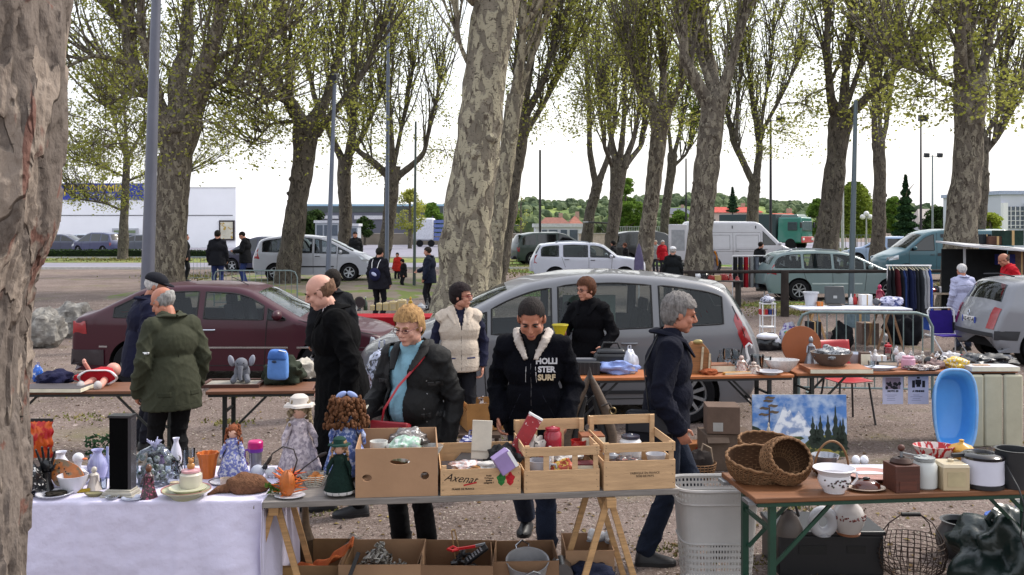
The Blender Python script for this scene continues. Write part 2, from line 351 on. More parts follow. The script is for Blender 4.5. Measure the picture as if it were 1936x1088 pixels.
# ---------------------------------------------------------------- trees
def mat_bark(base, patch, dark, sc=5.0, patchy=(.5, .56), spots=.6, fl=.62):
 m = bpy.data.materials.new('bark'); m.use_nodes = True; n = m.node_tree; N = n.nodes; L = n.links; bs = N['Principled BSDF']; bs.inputs['Roughness'].default_value = .9; bs.inputs['Specular IOR Level'].default_value = .2
 t = N.new('ShaderNodeTexCoord'); mp = N.new('ShaderNodeMapping'); mp.inputs['Scale'].default_value = (1.6, 1.6, .75); L.new(t.outputs['Object'], mp.inputs[0])
 def nz(s, d=5, vec=None, dist=0):
  z = N.new('ShaderNodeTexNoise'); z.inputs['Scale'].default_value = s; z.inputs['Detail'].default_value = d; z.inputs['Distortion'].default_value = dist; L.new(vec or mp.outputs[0], z.inputs['Vector']); return z.outputs[0]
 def rp(i, a, b):
  r = N.new('ShaderNodeValToRGB'); r.color_ramp.elements[0].position = a; r.color_ramp.elements[1].position = b; L.new(i, r.inputs[0]); return r.outputs[0]
 def mix(f, a, b):
  x = N.new('ShaderNodeMix'); x.data_type = 'RGBA'; L.new(f, x.inputs[0])
  if isinstance(a, tuple): x.inputs[6].default_value = a + (1,)
  else: L.new(a, x.inputs[6])
  x.inputs[7].default_value = b + (1,); return x.outputs[2]
 b = lin(base); c = mix(rp(nz(sc * .7), .35, .65), tuple(x * .75 for x in b), tuple(x * 1.25 for x in b))
 pn = nz(sc, 3, dist=.6); c = mix(rp(pn, *patchy), c, lin(patch))
 p2 = nz(sc * 1.6, 3, dist=1.0); c = mix(rp(p2, spots, spots + .04), c, lin(dark))
 mp2 = N.new('ShaderNodeMapping'); mp2.inputs['Scale'].default_value = (1, 1, 4); L.new(t.outputs['Object'], mp2.inputs[0])
 c = mix(rp(nz(sc * 4, 3, mp2.outputs[0]), fl, fl + .04), c, lin('#2c2824'))
 L.new(c, bs.inputs['Base Color'])
 bp = N.new('ShaderNodeBump'); bp.inputs['Strength'].default_value = .8; bp.inputs['Distance'].default_value = .03
 ma = N.new('ShaderNodeMath'); ma.operation = 'ADD'; L.new(rp(pn, *patchy), ma.inputs[0]); L.new(nz(sc * 5), ma.inputs[1]); L.new(ma.outputs[0], bp.inputs['Height']); L.new(bp.outputs[0], bs.inputs['Normal'])
 return m
BARK = mat_bark('#635c53', '#837c6e', '#48413a', 4.0, (.49, .55), .57)
BARKD = mat_bark('#58524a', '#6b6558', '#3d3832', 4.0, (.54, .62), .56)
BARKN = mat_bark('#736c60', '#9b9480', '#574f45', 3.0, (.47, .53), .59)
def mat_leaf(a, b, tr=.45):
 m = bpy.data.materials.new('leaf'); m.use_nodes = True; n = m.node_tree; N = n.nodes; L = n.links; N.clear(); o = N.new('ShaderNodeOutputMaterial')
 t = N.new('ShaderNodeTexCoord'); z = N.new('ShaderNodeTexNoise'); z.inputs['Scale'].default_value = 1.3; z.inputs['Detail'].default_value = 6; L.new(t.outputs['Object'], z.inputs['Vector'])
 r = N.new('ShaderNodeValToRGB'); r.color_ramp.elements[0].position = .38; r.color_ramp.elements[1].position = .62; r.color_ramp.elements[0].color = lin(a) + (1,); r.color_ramp.elements[1].color = lin(b) + (1,); L.new(z.outputs[0], r.inputs[0])
 d = N.new('ShaderNodeBsdfDiffuse'); s = N.new('ShaderNodeBsdfTranslucent'); x = N.new('ShaderNodeMixShader'); x.inputs[0].default_value = tr
 L.new(r.outputs[0], d.inputs[0]); L.new(r.outputs[0], s.inputs[0]); L.new(d.outputs[0], x.inputs[1]); L.new(s.outputs[0], x.inputs[2]); L.new(x.outputs[0], o.inputs[0]); return m
LEAF = mat_leaf('#797e38', '#aaab5c', .55); LEAFG = mat_leaf('#40582a', '#6f8a3c'); LEAFD = mat_leaf('#24382a', '#3a5236', .15); LEAFY = mat_leaf('#7f8f35', '#a3ad50'); WILLOW = mat_leaf('#5a6c30', '#86933f')
HEDGE = mat_leaf('#26331f', '#3d4f2a', .1)
def leafq(g, p, s):
 a = V((U(-1, 1), U(-1, 1), U(-.6, .6)));
 if a.length < .1: a = V((1, 0, 0))
 a.normalize(); b = a.orthogonal(); b.rotate(Matrix.Rotation(U(0, 6.3), 3, a)); b.normalize(); k = len(g.v)
 g.v += [tuple(p - a * s), tuple(p + b * s * .62), tuple(p + a * s), tuple(p - b * s * .62)]; g.f.append((k, k + 1, k + 2, k + 3))
def shoot(tr, lf, p, d, L, r, S, dens, ls, bend=.25, depth=0):
 "a long upward shoot with side twigs and leaves"
 n = max(3, int(L / .55)); pts = [p.copy()]; st = L / n
 for i in range(n):
  d = (d + V((U(-1, 1), U(-1, 1), U(-.3, .9))) * .13 + V((0, 0, bend * .12))).normalized(); pts.append(pts[-1] + d * st)
 tr.tube(pts, [r * (1 - .8 * i / n) + .004 for i in range(n + 1)], 5 if r > .03 else 4, cap=False)
 for i in range(1, n + 1):
  if depth == 0 and i < n and rnd() < .55:
   q = (d + V((U(-1, 1), U(-1, 1), U(-.2, .6))) * .95).normalized(); shoot(tr, lf, pts[i], q, L * U(.28, .5), r * .45, S, dens, ls, bend * .4, 1)
  m = int((1.6 if depth else .9) * dens * .28 * (.3 + 1.1 * i / n) + rnd())
  for k in range(m):
   q = pts[i] + V((U(-1, 1), U(-1, 1), U(-.9, .5))) * U(.1, .5)
   if rnd() < .18: tr.tube([pts[i], (pts[i] + q) / 2 + V((0, 0, .04)), q], [.008, .005, .003], 3, cap=False)
   for j in range(2): leafq(lf, q + V((U(-1, 1), U(-1, 1), U(-1, 1))) * .13, ls * U(.45, 1.0))
def tree(label, Y, trunk, limbs, dens=5, ls=.085, shoots=5, L=(2.5, 5), bark=None, leaf=None, name='plane_tree', base=None, seed=1, spread=.8, n=14, droop=0, knots=5, fr=None):
 random.seed(seed); px0, py0 = trunk[0][0], trunk[0][1]; s = Y / FX
 root = thing(name, label, 'tree', ((px0 - 968) * s, Y, 0), 0, 'plane trees on the market square' if name == 'plane_tree' else None); o = V(root.location)
 tr, lf = MB(), MB()
 def path(ps, dy=0, base=False):
  out, rr = [], []
  for i, (x, y, wd) in enumerate(ps):
   q = P(x, y, Y) - o; q.y += dy * i / max(1, len(ps) - 1) * (1 if i else 0); out.append(q); rr.append(wd * s / 2)
  if base: out[0].z = min(out[0].z, 0); out.insert(0, out[0] + V((0, 0, -.1))); rr.insert(0, rr[0] * 1.25)
  # resample with bumps
  pts, r2 = [], []
  for i in range(len(out) - 1):
   k = max(2, int((out[i + 1] - out[i]).length / max(.18, rr[i] * .7)))
   for j in range(k): t = j / k; pts.append(out[i].lerp(out[i + 1], t)); r2.append((rr[i] * (1 - t) + rr[i + 1] * t) * U(.93, 1.07))
  pts.append(out[-1]); r2.append(rr[-1])
  for _ in range(2): pts = [pts[0]] + [(pts[i - 1] + pts[i] * 2 + pts[i + 1]) / 4 for i in range(1, len(pts) - 1)] + [pts[-1]]
  k0 = len(tr.v); tr.tube(pts, r2, n, cap=True); s2 = seed * 1.7
  for i in range(k0, len(tr.v)):
   v = tr.v[i]; c = pts[min((i - k0) // n, len(pts) - 1)]; d = V(v) - c; a = math.atan2(d.y, d.x)
   f = 1 + .05 * math.sin(3 * a + v[2] * 1.4 + s2) + .035 * math.sin(7 * a - v[2] * 3 + s2) + U(-.02, .02); tr.v[i] = tuple(c + d * f)
  return pts, r2
 tp, trr = path(trunk, 0, True)
 for i in range(knots):
  k = random.randrange(len(tp) // 4, len(tp)); a = U(3.3, 6.1); d = V((math.cos(a), math.sin(a), 0)); r = trr[k]
  tr.ell(tp[k] + d * r * .82, (r * .32, r * .32, r * .3), 8, 6, fn=lambda q: U(.85, 1.15))
 ends = [(tp[-1], (tp[-1] - tp[-3]).normalized(), trr[-1], 1.0)] if not limbs else []
 for lb in limbs:
  dy = U(-1.6, 1.6); p, r = path(lb, dy); tr.ell(p[0], (r[0] * 1.15,) * 3, 10, 7, fn=lambda q: U(.9, 1.1))
  ends.append((p[-1], (p[-1] - p[-3]).normalized(), r[-1], 1.0))
  for k in range(len(p) // 3, len(p), max(1, len(p) // 5)): ends.append((p[k], (p[k] - p[k - 1]).normalized(), min(r[k], .07), .75))
 for p, d, r, w8 in ends:
  for k in range(max(2, int(shoots * w8))):
   a = U(0, 2 * PI); q = (d * .8 + V((math.cos(a), math.sin(a), 0)) * U(.2, spread) + V((0, 0, U(.5, 1.1) - droop * rnd()))).normalized()
   shoot(tr, lf, p, q, U(*L) * w8, min(max(.03, r * .6), .075), 1, dens, ls, .3 - droop)
 if fr:
  src = [q for e in ends for q in [e[0]]] or [tp[-1]]
  cnt, x0, x1, y0, y1 = fr
  for k in range(cnt):
   q = P(U(x0, x1), y0 + (y1 - y0) * rnd() ** .9, Y) - o; q.y += U(-2.2, 2.2)
   a = min(src, key=lambda c: (c - q).length + (2 if c.z < q.z - 1 else 0)); d = q - a
   if d.length < .4: continue
   m = a.lerp(q, .5) + V((0, 0, min(.9, d.length * .22))); cv = [a * (1 - t) ** 2 + m * 2 * t * (1 - t) + q * t * t for t in (0, .2, .4, .6, .8, 1)]; tr.tube(cv, [.024, .019, .014, .010, .007, .003], 4, cap=False)
   for c in cv[2:]:
    for j in range(5):
     e = c + V((U(-.6, .6), U(-.5, .5), U(-.5, .3)))
     if j < 2: tr.tube([c, e], [.006, .003], 3, cap=False)
     for i in range(2): leafq(lf, e + V((U(-1, 1), U(-1, 1), U(-1, 1))) * .16, ls * U(.45, .95))
   if rnd() < .5: src.append(cv[3])
 obj('trunk', tr, bark or BARK, root, 60); obj('crown', lf, leaf or LEAF, root, flatshade=True); return root
tree('thick plane tree forking into heavy arms right behind the tall grey lamp pole at left', 31, [(318, 610, 74), (318, 540, 60), (325, 400, 58), (332, 290, 62), (340, 225, 84)],
  [[(318, 240, 34), (290, 185, 30), (250, 140, 30), (240, 70, 26), (232, -40, 18)], [(336, 225, 40), (325, 150, 36), (335, 80, 26), (330, -40, 16)], [(355, 235, 46), (385, 170, 40), (415, 110, 30), (440, 40, 16)], [(250, 90, 16), (215, 40, 12), (180, 10, 9)], [(300, 180, 18), (275, 60, 14), (285, -30, 10)], [(385, 170, 14), (440, 150, 9), (505, 200, 4)], [(415, 110, 14), (470, 80, 9), (530, 70, 5)], [(290, 185, 12), (225, 170, 8), (160, 190, 4)], [(245, 120, 12), (190, 110, 8), (140, 150, 4)]], dens=5, shoots=6, L=(2.5, 5), seed=3, bark=BARK, fr=(190, 125, 545, -10, 325))
tree('slim young plane tree with thin low twigs in front of the white store', 66, [(232, 492, 22), (236, 380, 15), (240, 300, 13)],
  [[(240, 300, 9), (215, 250, 5), (195, 190, 4)], [(240, 300, 9), (240, 230, 6), (236, 150, 4)], [(240, 300, 9), (262, 250, 5), (280, 180, 4)], [(236, 335, 5), (190, 315, 4), (130, 300, 3)], [(236, 345, 5), (290, 320, 4), (340, 330, 3)], [(234, 400, 5), (200, 385, 4), (140, 375, 3)]], dens=4, ls=.12, shoots=7, L=(3, 6), fr=(90, 118, 290, 190, 400), seed=4, bark=BARKD, spread=1.3, n=8, knots=0, droop=.25)
tree('leaning plane tree standing in front of the silver people carrier', 34.2, [(540, 540, 46), (552, 470, 44), (562, 380, 38), (575, 300, 42), (580, 235, 50)],
  [[(575, 240, 28), (545, 195, 28), (520, 160, 16), (470, 110, 9)], [(582, 240, 30), (610, 190, 20), (628, 100, 14), (640, 0, 8)], [(548, 195, 16), (555, 120, 11), (545, 30, 8)], [(600, 250, 18), (640, 200, 12), (690, 130, 8), (720, 60, 6)], [(545, 195, 10), (490, 170, 6), (430, 200, 3)], [(560, 230, 9), (510, 230, 5), (470, 270, 3)]], dens=5, shoots=6, L=(3, 6), seed=5, bark=BARKD, n=12, fr=(120, 440, 730, -10, 300))
tree('dark plane tree right of the lamp pole behind the silver people carrier', 50, [(650, 500, 26), (653, 400, 24), (650, 320, 26), (655, 300, 32)],
  [[(648, 305, 16), (625, 250, 11), (600, 190, 8), (590, 120, 6)], [(658, 300, 18), (670, 230, 12), (668, 130, 8), (680, 40, 5)], [(656, 300, 14), (690, 250, 8), (720, 180, 6)]], dens=5, ls=.10, shoots=6, L=(3, 7), fr=(60, 590, 760, 0, 300), seed=6, bark=BARKD, n=10)
tree('plane tree with one long arm reaching right behind the man with the small backpack', 48, [(718, 520, 30), (735, 420, 25), (742, 350, 27), (742, 315, 30)],
  [[(735, 335, 16), (705, 305, 13), (675, 285, 10), (665, 230, 7)], [(742, 330, 16), (740, 250, 10), (735, 150, 7), (740, 60, 5)], [(750, 335, 16), (775, 315, 12), (800, 290, 9), (815, 220, 6), (830, 150, 5)], [(745, 310, 9), (760, 220, 7), (775, 120, 5)]], dens=3.4, ls=.09, shoots=6, L=(3, 6.5), fr=(110, 660, 870, 0, 340), seed=7, bark=BARKD, n=10)
tree('widest pale plane tree in the middle with a bent top above the grey people carrier', 24.2, [(868, 604, 132), (876, 540, 100), (884, 430, 92), (896, 330, 88), (908, 230, 82), (918, 130, 82), (935, 40, 84), (950, -60, 90)],
  [[(900, -10, 40), (870, -80, 30), (850, -200, 20)], [(965, -20, 50), (1010, -120, 36), (1040, -240, 20)], [(890, 130, 9), (870, 90, 8), (862, 20, 6)], [(985, 60, 9), (1010, 30, 8), (1040, -10, 6)]], dens=3, shoots=4, L=(2, 4), seed=8, bark=BARKN, n=22, spread=.9, knots=8)
tree('narrow pale plane tree half hidden right behind the widest trunk', 31, [(925, 570, 40), (938, 450, 34), (952, 340, 30), (965, 250, 32), (975, 180, 34)],
  [[(972, 190, 22), (985, 120, 16), (990, 20, 11)], [(978, 190, 16), (1005, 110, 11), (1040, 20, 8)]], dens=5, shoots=5, L=(2.5, 5), seed=9, bark=BARKN, n=12)
tree('dark plane tree with many steep stems second right of the widest trunk', 39, [(938, 530, 40), (955, 420, 36), (975, 300, 36), (985, 220, 40)],
  [[(985, 225, 22), (1000, 140, 15), (1015, 50, 9)], [(990, 225, 18), (1025, 160, 11), (1050, 80, 7)], [(978, 225, 14), (975, 120, 9), (985, 20, 6)], [(995, 250, 12), (1030, 190, 9), (1075, 110, 6)]], dens=5, shoots=7, L=(3, 6), seed=10, bark=BARKD, n=12, fr=(90, 950, 1110, -10, 270))
tree('dark plane tree with a forked stem over the white kiosk', 58, [(1104, 475, 24), (1116, 400, 20), (1130, 345, 20)],
  [[(1126, 350, 13), (1115, 290, 11), (1112, 200, 8), (1105, 80, 6)], [(1132, 345, 13), (1150, 300, 10), (1165, 220, 7), (1170, 120, 5)]], dens=5, ls=.12, shoots=7, L=(4, 8), seed=12, bark=BARKD, n=8)
tree('plane tree with a broom of straight stems left of the tree with the purple umbrella', 52, [(1150, 495, 26), (1160, 420, 24), (1168, 340, 28), (1172, 305, 34)],
  [[(1165, 310, 14), (1155, 250, 10), (1150, 160, 7)], [(1172, 305, 14), (1178, 230, 9), (1180, 120, 7)], [(1180, 310, 14), (1200, 260, 9), (1215, 180, 6)], [(1160, 320, 10), (1140, 280, 7), (1130, 210, 5)], [(1182, 315, 12), (1218, 270, 8), (1225, 200, 6)]], dens=4, ls=.1, shoots=6, L=(3, 7), seed=13, bark=BARKD, n=10, spread=.5)
tree('grey plane tree with a round knobbed head left of the white van', 38, [(1213, 545, 36), (1220, 460, 32), (1236, 350, 28), (1246, 250, 34), (1250, 205, 44)],
  [[(1240, 210, 20), (1225, 150, 13), (1215, 60, 9)], [(1252, 205, 18), (1258, 120, 11), (1250, 20, 8)], [(1262, 210, 18), (1290, 150, 11), (1305, 60, 8)], [(1245, 215, 12), (1205, 180, 8), (1185, 110, 6)]], dens=5, shoots=7, L=(2.5, 6), seed=14, bark=BARK, n=12, fr=(110, 1060, 1330, -10, 270))
tree('thin dark tree thickly leaved low down between two plane trees by the white van', 60, [(1254, 500, 18), (1258, 400, 17), (1268, 330, 17), (1272, 290, 18)],
  [[(1270, 300, 9), (1262, 240, 6), (1258, 170, 4)], [(1274, 295, 9), (1290, 230, 6), (1300, 160, 4)], [(1268, 320, 7), (1300, 290, 5), (1310, 250, 4)]], dens=9, ls=.11, shoots=7, L=(2, 5), seed=15, bark=BARKD, leaf=LEAFY, n=8)
tree('grey mottled plane tree with a wide fork standing in front of the white van', 30, [(1318, 560, 58), (1324, 450, 48), (1334, 330, 46), (1344, 240, 44), (1350, 190, 48)],
  [[(1342, 200, 30), (1312, 150, 24), (1290, 110, 18), (1288, 20, 12)], [(1352, 190, 30), (1352, 120, 24), (1335, 40, 14)], [(1360, 195, 26), (1385, 110, 18), (1405, 20, 12)], [(1348, 175, 15), (1320, 60, 10), (1318, -20, 8)]], dens=6, shoots=6, L=(2, 5), seed=16, bark=BARK, n=16)
tree('dark plane tree with a low vee fork behind the white van roof', 60, [(1416, 460, 26), (1424, 380, 22), (1428, 340, 22)],
  [[(1424, 345, 14), (1405, 300, 12), (1392, 265, 13), (1378, 180, 6)], [(1430, 340, 15), (1440, 280, 13), (1440, 240, 14), (1430, 160, 7)], [(1440, 250, 8), (1470, 190, 6), (1500, 120, 4)], [(1392, 265, 8), (1400, 160, 5), (1405, 80, 4)], [(1438, 240, 8), (1455, 150, 5), (1465, 60, 4)]], dens=2.6, ls=.11, shoots=7, L=(3.5, 8), fr=(70, 1350, 1560, 20, 300), seed=17, bark=BARKD, n=10, spread=.7)
tree('stout plane tree with a flat knobbed fork behind the pale green estate car', 33, [(1548, 540, 54), (1560, 470, 46), (1572, 380, 40), (1584, 280, 36), (1590, 225, 46)],
  [[(1582, 225, 24), (1560, 190, 16), (1545, 120, 12), (1535, 20, 9)], [(1592, 215, 20), (1600, 130, 14), (1608, 20, 9)], [(1602, 222, 20), (1640, 180, 14), (1690, 130, 10), (1760, 60, 7)], [(1596, 210, 12), (1622, 140, 9), (1650, 40, 7)]], dens=3, shoots=6, L=(2.5, 5.5), seed=18, bark=BARKD, n=14, fr=(110, 1470, 1760, -10, 250))
tree('slender plane tree with a high fork behind the teal van windscreen', 50, [(1655, 520, 32), (1662, 420, 26), (1664, 330, 23), (1660, 270, 24)],
  [[(1656, 275, 15), (1650, 230, 10), (1645, 150, 7)], [(1664, 270, 12), (1672, 230, 8), (1670, 140, 6)], [(1664, 275, 13), (1680, 240, 9), (1695, 160, 7), (1710, 80, 5)]], dens=3.6, ls=.1, shoots=6, L=(3, 6.5), seed=19, bark=BARKD, n=10, spread=.6)
tree('large plane tree with thick upright arms in front of the teal van', 27, [(1806, 600, 76), (1812, 520, 62), (1820, 420, 58), (1830, 300, 52), (1832, 210, 54), (1835, 165, 62)],
  [[(1822, 175, 30), (1800, 130, 24), (1785, 80, 18), (1780, -20, 12)], [(1836, 165, 30), (1842, 80, 22), (1850, -30, 14)], [(1848, 175, 26), (1870, 110, 18), (1895, 20, 12)], [(1838, 150, 14), (1812, 60, 11), (1805, -30, 8)], [(1808, 165, 10), (1760, 140, 7), (1710, 120, 5)]], dens=3.6, shoots=6, L=(2, 4.5), seed=20, bark=BARK, n=16, fr=(110, 1680, 1960, -20, 230))
tree('darker plane tree directly behind the large one at right with a side branch', 40, [(1842, 540, 32), (1850, 430, 28), (1856, 330, 26), (1858, 260, 22)],
  [[(1854, 300, 11), (1885, 265, 10), (1905, 240, 6)], [(1860, 265, 12), (1868, 180, 9), (1880, 90, 6)], [(1880, 268, 8), (1885, 180, 6), (1900, 90, 5)], [(1858, 265, 9), (1900, 170, 6), (1930, 110, 5)]], dens=3.4, ls=.1, shoots=6, L=(2.5, 6), seed=21, bark=BARKD, n=10, spread=.6)
# the near trunk at the left edge, reddish and peeling
root = thing('plane_tree', 'massive reddish peeling plane trunk filling the left edge of the view', 'tree', ((-132 - 968) / FX * 3.05, 3.05, 0), 0, 'plane trees on the market square')
g = MB(); prof = [(1.00, 9.5), (.60, 5.6), (.372, 3.0), (.365, 2.6), (.345, 2.25), (.30, 2.05), (.265, 1.7), (.258, 1.3), (.255, 1.0), (.30, .5), (.42, 0), (.5, -.1)]
zs = np.linspace(-.1, 9.5, 190); pz = [p[1] for p in prof][::-1]; pr = [p[0] for p in prof][::-1]
nA = 150
def near_r(a, z):
 import mathutils
 r = float(np.interp(z, pz, pr)) if z < 3.2 else .372 + (z - 3.2) * .01
 q = V((math.cos(a) * 1.3, math.sin(a) * 1.3, z * .75)); n1 = mathutils.noise.noise(q * 2.4) ; n2 = mathutils.noise.noise(q * 5.2 + V((5, 1, 2))); n3 = mathutils.noise.noise(q * 19)
 n4 = mathutils.noise.noise(q * 3.3 + V((9, 2, 7))); pl = (n2 > .06) * .010 + (n1 > .12) * .010 + (n4 > .1) * .009 + (n4 < -.3) * -.008
 return r + n1 * .03 + pl + n3 * .004
g.grid(lambda u, v: V((near_r(u * 2 * PI, -.1 + v * 6.6) * math.cos(u * 2 * PI), near_r(u * 2 * PI, -.1 + v * 6.6) * math.sin(u * 2 * PI), -.1 + v * 6.6)), 260, 560)
BARKR = mat_bark('#655c56', '#877b71', '#694d45', 3.4, (.54, .56), .60, .72)
obj('trunk', g, BARKR, root, 60)
g2 = MB(); g3 = MB(); random.seed(33)
for k in range(9):
 a = U(0, 6.3); shoot(g2, g3, V((0, 0, 6.2)), V((math.cos(a), math.sin(a), 1.2)).normalized(), 5, .12, 1, 4, .08)
obj('branches', g2, BARK, root, 60); obj('crown', g3, LEAF, root, flatshade=True)
# ---------------------------------------------------------------- vehicles
DARKIN = M('#141416', .85); TYRE = M('#17171a', .85, bump=.4, bscale=30); ALLOY = M('#a9adb3', .35, .8, var=.05); GAP = M('#0b0b0d', .6)
def inpoly(x, z, P_):
 c = False; j = len(P_) - 1
 for i in range(len(P_)):
  if (P_[i][1] > z) != (P_[j][1] > z) and x < (P_[j][0] - P_[i][0]) * (z - P_[i][1]) / (P_[j][1] - P_[i][1]) + P_[i][0]: c = not c
  j = i
 return c
def densify(pts, st=.06, smooth=2):
 o = []
 for i in range(len(pts) - 1):
  a, b = pts[i], pts[i + 1]; d = math.hypot(b[0] - a[0], b[1] - a[1]); n = max(1, round(d / st))
  o += [(a[0] + (b[0] - a[0]) * k / n, a[1] + (b[1] - a[1]) * k / n) for k in range(n)]
 o.append(pts[-1])
 for _ in range(smooth): o = [o[0]] + [((o[i - 1][0] + 2 * o[i][0] + o[i + 1][0]) / 4, (o[i - 1][1] + 2 * o[i][1] + o[i + 1][1]) / 4) for i in range(1, len(o) - 1)] + [o[-1]]
 return o
class Car:
 def __init__(s, label, cat, name, px, Y, yaw, prof, W, col, wheels, rw, belt=(.95, 1.0), panes=(), off=.09, ws=None, rws=None, tum=.16, rad=.07, sill=.22, rim=None, spokes=5, crown=.12, mat=None, group=None, seats=True, scale=1, vws=.86, opaque=False, nobump=False, detail=True, x0=None):
  s.near = 1 if abs(yaw) > 1.6 else -1
  s.W = W; s.L = max(p[0] for p in prof) - min(p[0] for p in prof)
  X = (px - 968) / FX * Y if x0 is None else x0
  s.r = thing(name, label, cat, (X, Y, 0), yaw, group); s.r.scale = (scale,) * 3
  s.out = densify(prof); s.ax = np.array(s.out); s.belt = belt; s.tum = tum; s.rad = rad; s.crown = crown; s.off = off
  s.wh = wheels; s.rw = rw; ra = rw * 1.17; s.paint = mat or paint(col); s.hz = max(p[1] for p in prof)
  bot = []; xr, xf = s.out[-1][0], s.out[0][0]
  for xa in sorted(wheels):
   t0 = math.asin(max(-1, min(1, (sill - rw) / ra)));
   for k in range(17): a = PI - t0 + (2 * t0 - PI) * k / 16 if False else (PI - t0) - (PI - 2 * t0) * k / 16; bot.append((xa + ra * math.cos(a), rw + ra * math.sin(a)))
  poly = s.out + [(xr, sill)] * (s.out[-1][1] > sill + .02) + bot + [(xf, sill)] * (s.out[0][1] > sill + .02)
  s.poly = poly; s.panepolys = [s.pane(a, b) for a, b in panes]
  verts = [V(p) for p in poly]; n = len(poly); edges = [(i, (i + 1) % n) for i in range(n)]
  for pp in s.panepolys:
   k = len(verts); verts += [V(q) for q in pp]; edges += [(k + i, k + (i + 1) % len(pp)) for i in range(len(pp))]
  for dd in (.012, .03, .055, .085):
   for i in range(1, len(s.out) - 1):
    a, b = s.out[i - 1], s.out[i + 1]; l = math.hypot(b[0] - a[0], b[1] - a[1]) or 1; nx, nz = (b[1] - a[1]) / l, -(b[0] - a[0]) / l
    q = (s.out[i][0] - abs(dd) * (nx if True else 0), s.out[i][1] - dd * nz)
    q = (s.out[i][0] + dd * (b[1] - a[1]) / l, s.out[i][1] - dd * (b[0] - a[0]) / l)
    if not inpoly(q[0], q[1], poly): q = (s.out[i][0] - dd * (b[1] - a[1]) / l, s.out[i][1] + dd * (b[0] - a[0]) / l)
    if inpoly(q[0], q[1], poly) and not any(inpoly(q[0], q[1], pp) for pp in s.panepolys): verts.append(V(q))
  x = s.ax[:, 0].min()
  while x < s.ax[:, 0].max():
   z = sill
   while z < s.hz:
    if inpoly(x, z, poly) and s.dist(x, z) > .1: verts.append(V((x + .01 * math.sin(z * 9), z)))
    z += .09
   x += .12
  r = geometry.delaunay_2d_cdt(verts, edges, [], 0, 1e-4); vv, ff = r[0], r[2]
  ff = [f for f in ff if (lambda c: inpoly(c[0], c[1], poly) and (opaque or not any(inpoly(c[0], c[1], pp) for pp in s.panepolys)))((sum(vv[i][0] for i in f) / 3, sum(vv[i][1] for i in f) / 3))]
  g = MB()
  for sd in (1, -1): g.add([(p[0], sd * s.S(p[0], p[1]), p[1]) for p in vv], [tuple(f) for f in ff])
  holes = [c for c in (ws, rws) if c]
  m = 12; rows = []
  for i, p in enumerate(s.out): rows.append([s.A(i, -1 + 2 * j / m) for j in range(m + 1)])
  k = len(g.v); g.v += [tuple(q) for row in rows for q in row]
  for i in range(len(rows) - 1):
   for j in range(m):
    c = s.out[i]; d = s.out[i + 1]; vm = abs(-1 + 2 * (j + .5) / m)
    if not opaque and vm < vws and any(h(*c) and h(*d) for h in holes): continue
    a = k + i * (m + 1) + j; g.f.append((a, a + 1, a + m + 2, a + m + 1))
  me = g.mesh('body'); bm = bmesh.new(); bm.from_mesh(me); bmesh.ops.remove_doubles(bm, verts=bm.verts, dist=.0015); bmesh.ops.recalc_face_normals(bm, faces=bm.faces); bm.to_mesh(me); bm.free(); finish(me, 50)
  s.body = obj('body', me, s.paint, s.r)
  for i, pp in enumerate(s.panepolys):
   for sd in (1, -1): s.side(pp, .001 if not opaque else .004, GLASS if not opaque else M('#0d0f12', .08, spec=.8), 'window', sd, frame=detail)
  for h, nm in ((ws, 'windscreen'), (rws, 'rear_window')):
   if h: s.across(h, vws + .02, .002 if not opaque else .005, GLASS if not opaque else M('#10151a', .06, spec=.8), nm)
  # floor pan, wheel wells
  g = MB(); y = W / 2 - .12; lo = s.ax[:, 0].min() + .12; hi = s.ax[:, 0].max() - .12; g.box(((lo + hi) / 2, 0, sill + .12), (hi - lo, 2 * y, .14))
  for xa in wheels:
   g.box((xa, 0, rw + .12), (ra * 1.75, 2 * (W / 2 - .27), rw * 1.4))
   for sd in (1, -1): g.tube([(xa, sd * (W / 2 - .27), rw), (xa, sd * (W / 2 - .03), rw)], ra - .004, 24, cap=False)
  obj('underbody', g, DARKIN, s.r)
  if seats:
   zb = belt[0];
   for i, xs in enumerate(seats if isinstance(seats, (list, tuple)) else (.25, -.75)):
    for sd in (.36, -.36):
     g = MB(); g.box((xs, sd, sill + .33), (.5, .5, .22)); g.box((xs - .25, sd, zb - .12), (.14, .48, .75), (0, -.2, 0)); g.box((xs - .34, sd, zb + .30), (.09, .26, .17), (0, -.1, 0)); obj('seat', g, M('#26262c', .9), s.r, bev=.03)
   g = MB(); g.box((hi - .9, 0, zb - .14), (.5, W - .35, .2)); obj('dashboard', g, DARKIN, s.r, bev=.03)
  for xa in wheels:
   for sd in (1, -1): s.wheel(xa, sd, rw, rim or rw * .66, spokes, detail)
 def dist(s, x, z):
  A, B = s.ax[:-1], s.ax[1:]; d = B - A; t = np.clip(((x - A[:, 0]) * d[:, 0] + (z - A[:, 1]) * d[:, 1]) / np.maximum(1e-9, (d ** 2).sum(1)), 0, 1)
  q = A + d * t[:, None]; return float(np.sqrt(((q[:, 0] - x) ** 2 + (q[:, 1] - z) ** 2).min()))
 def top(s, x):
  z = 0
  for i in range(len(s.out) - 1):
   a, b = s.out[i], s.out[i + 1]
   if (a[0] - x) * (b[0] - x) <= 0 and a[0] != b[0]: z = max(z, a[1] + (b[1] - a[1]) * (x - a[0]) / (b[0] - a[0]))
  return z
 def bz(s, x):
  lo, hi = s.ax[:, 0].min(), s.ax[:, 0].max(); t = (hi - x) / (hi - lo); return s.belt[0] + (s.belt[1] - s.belt[0]) * t
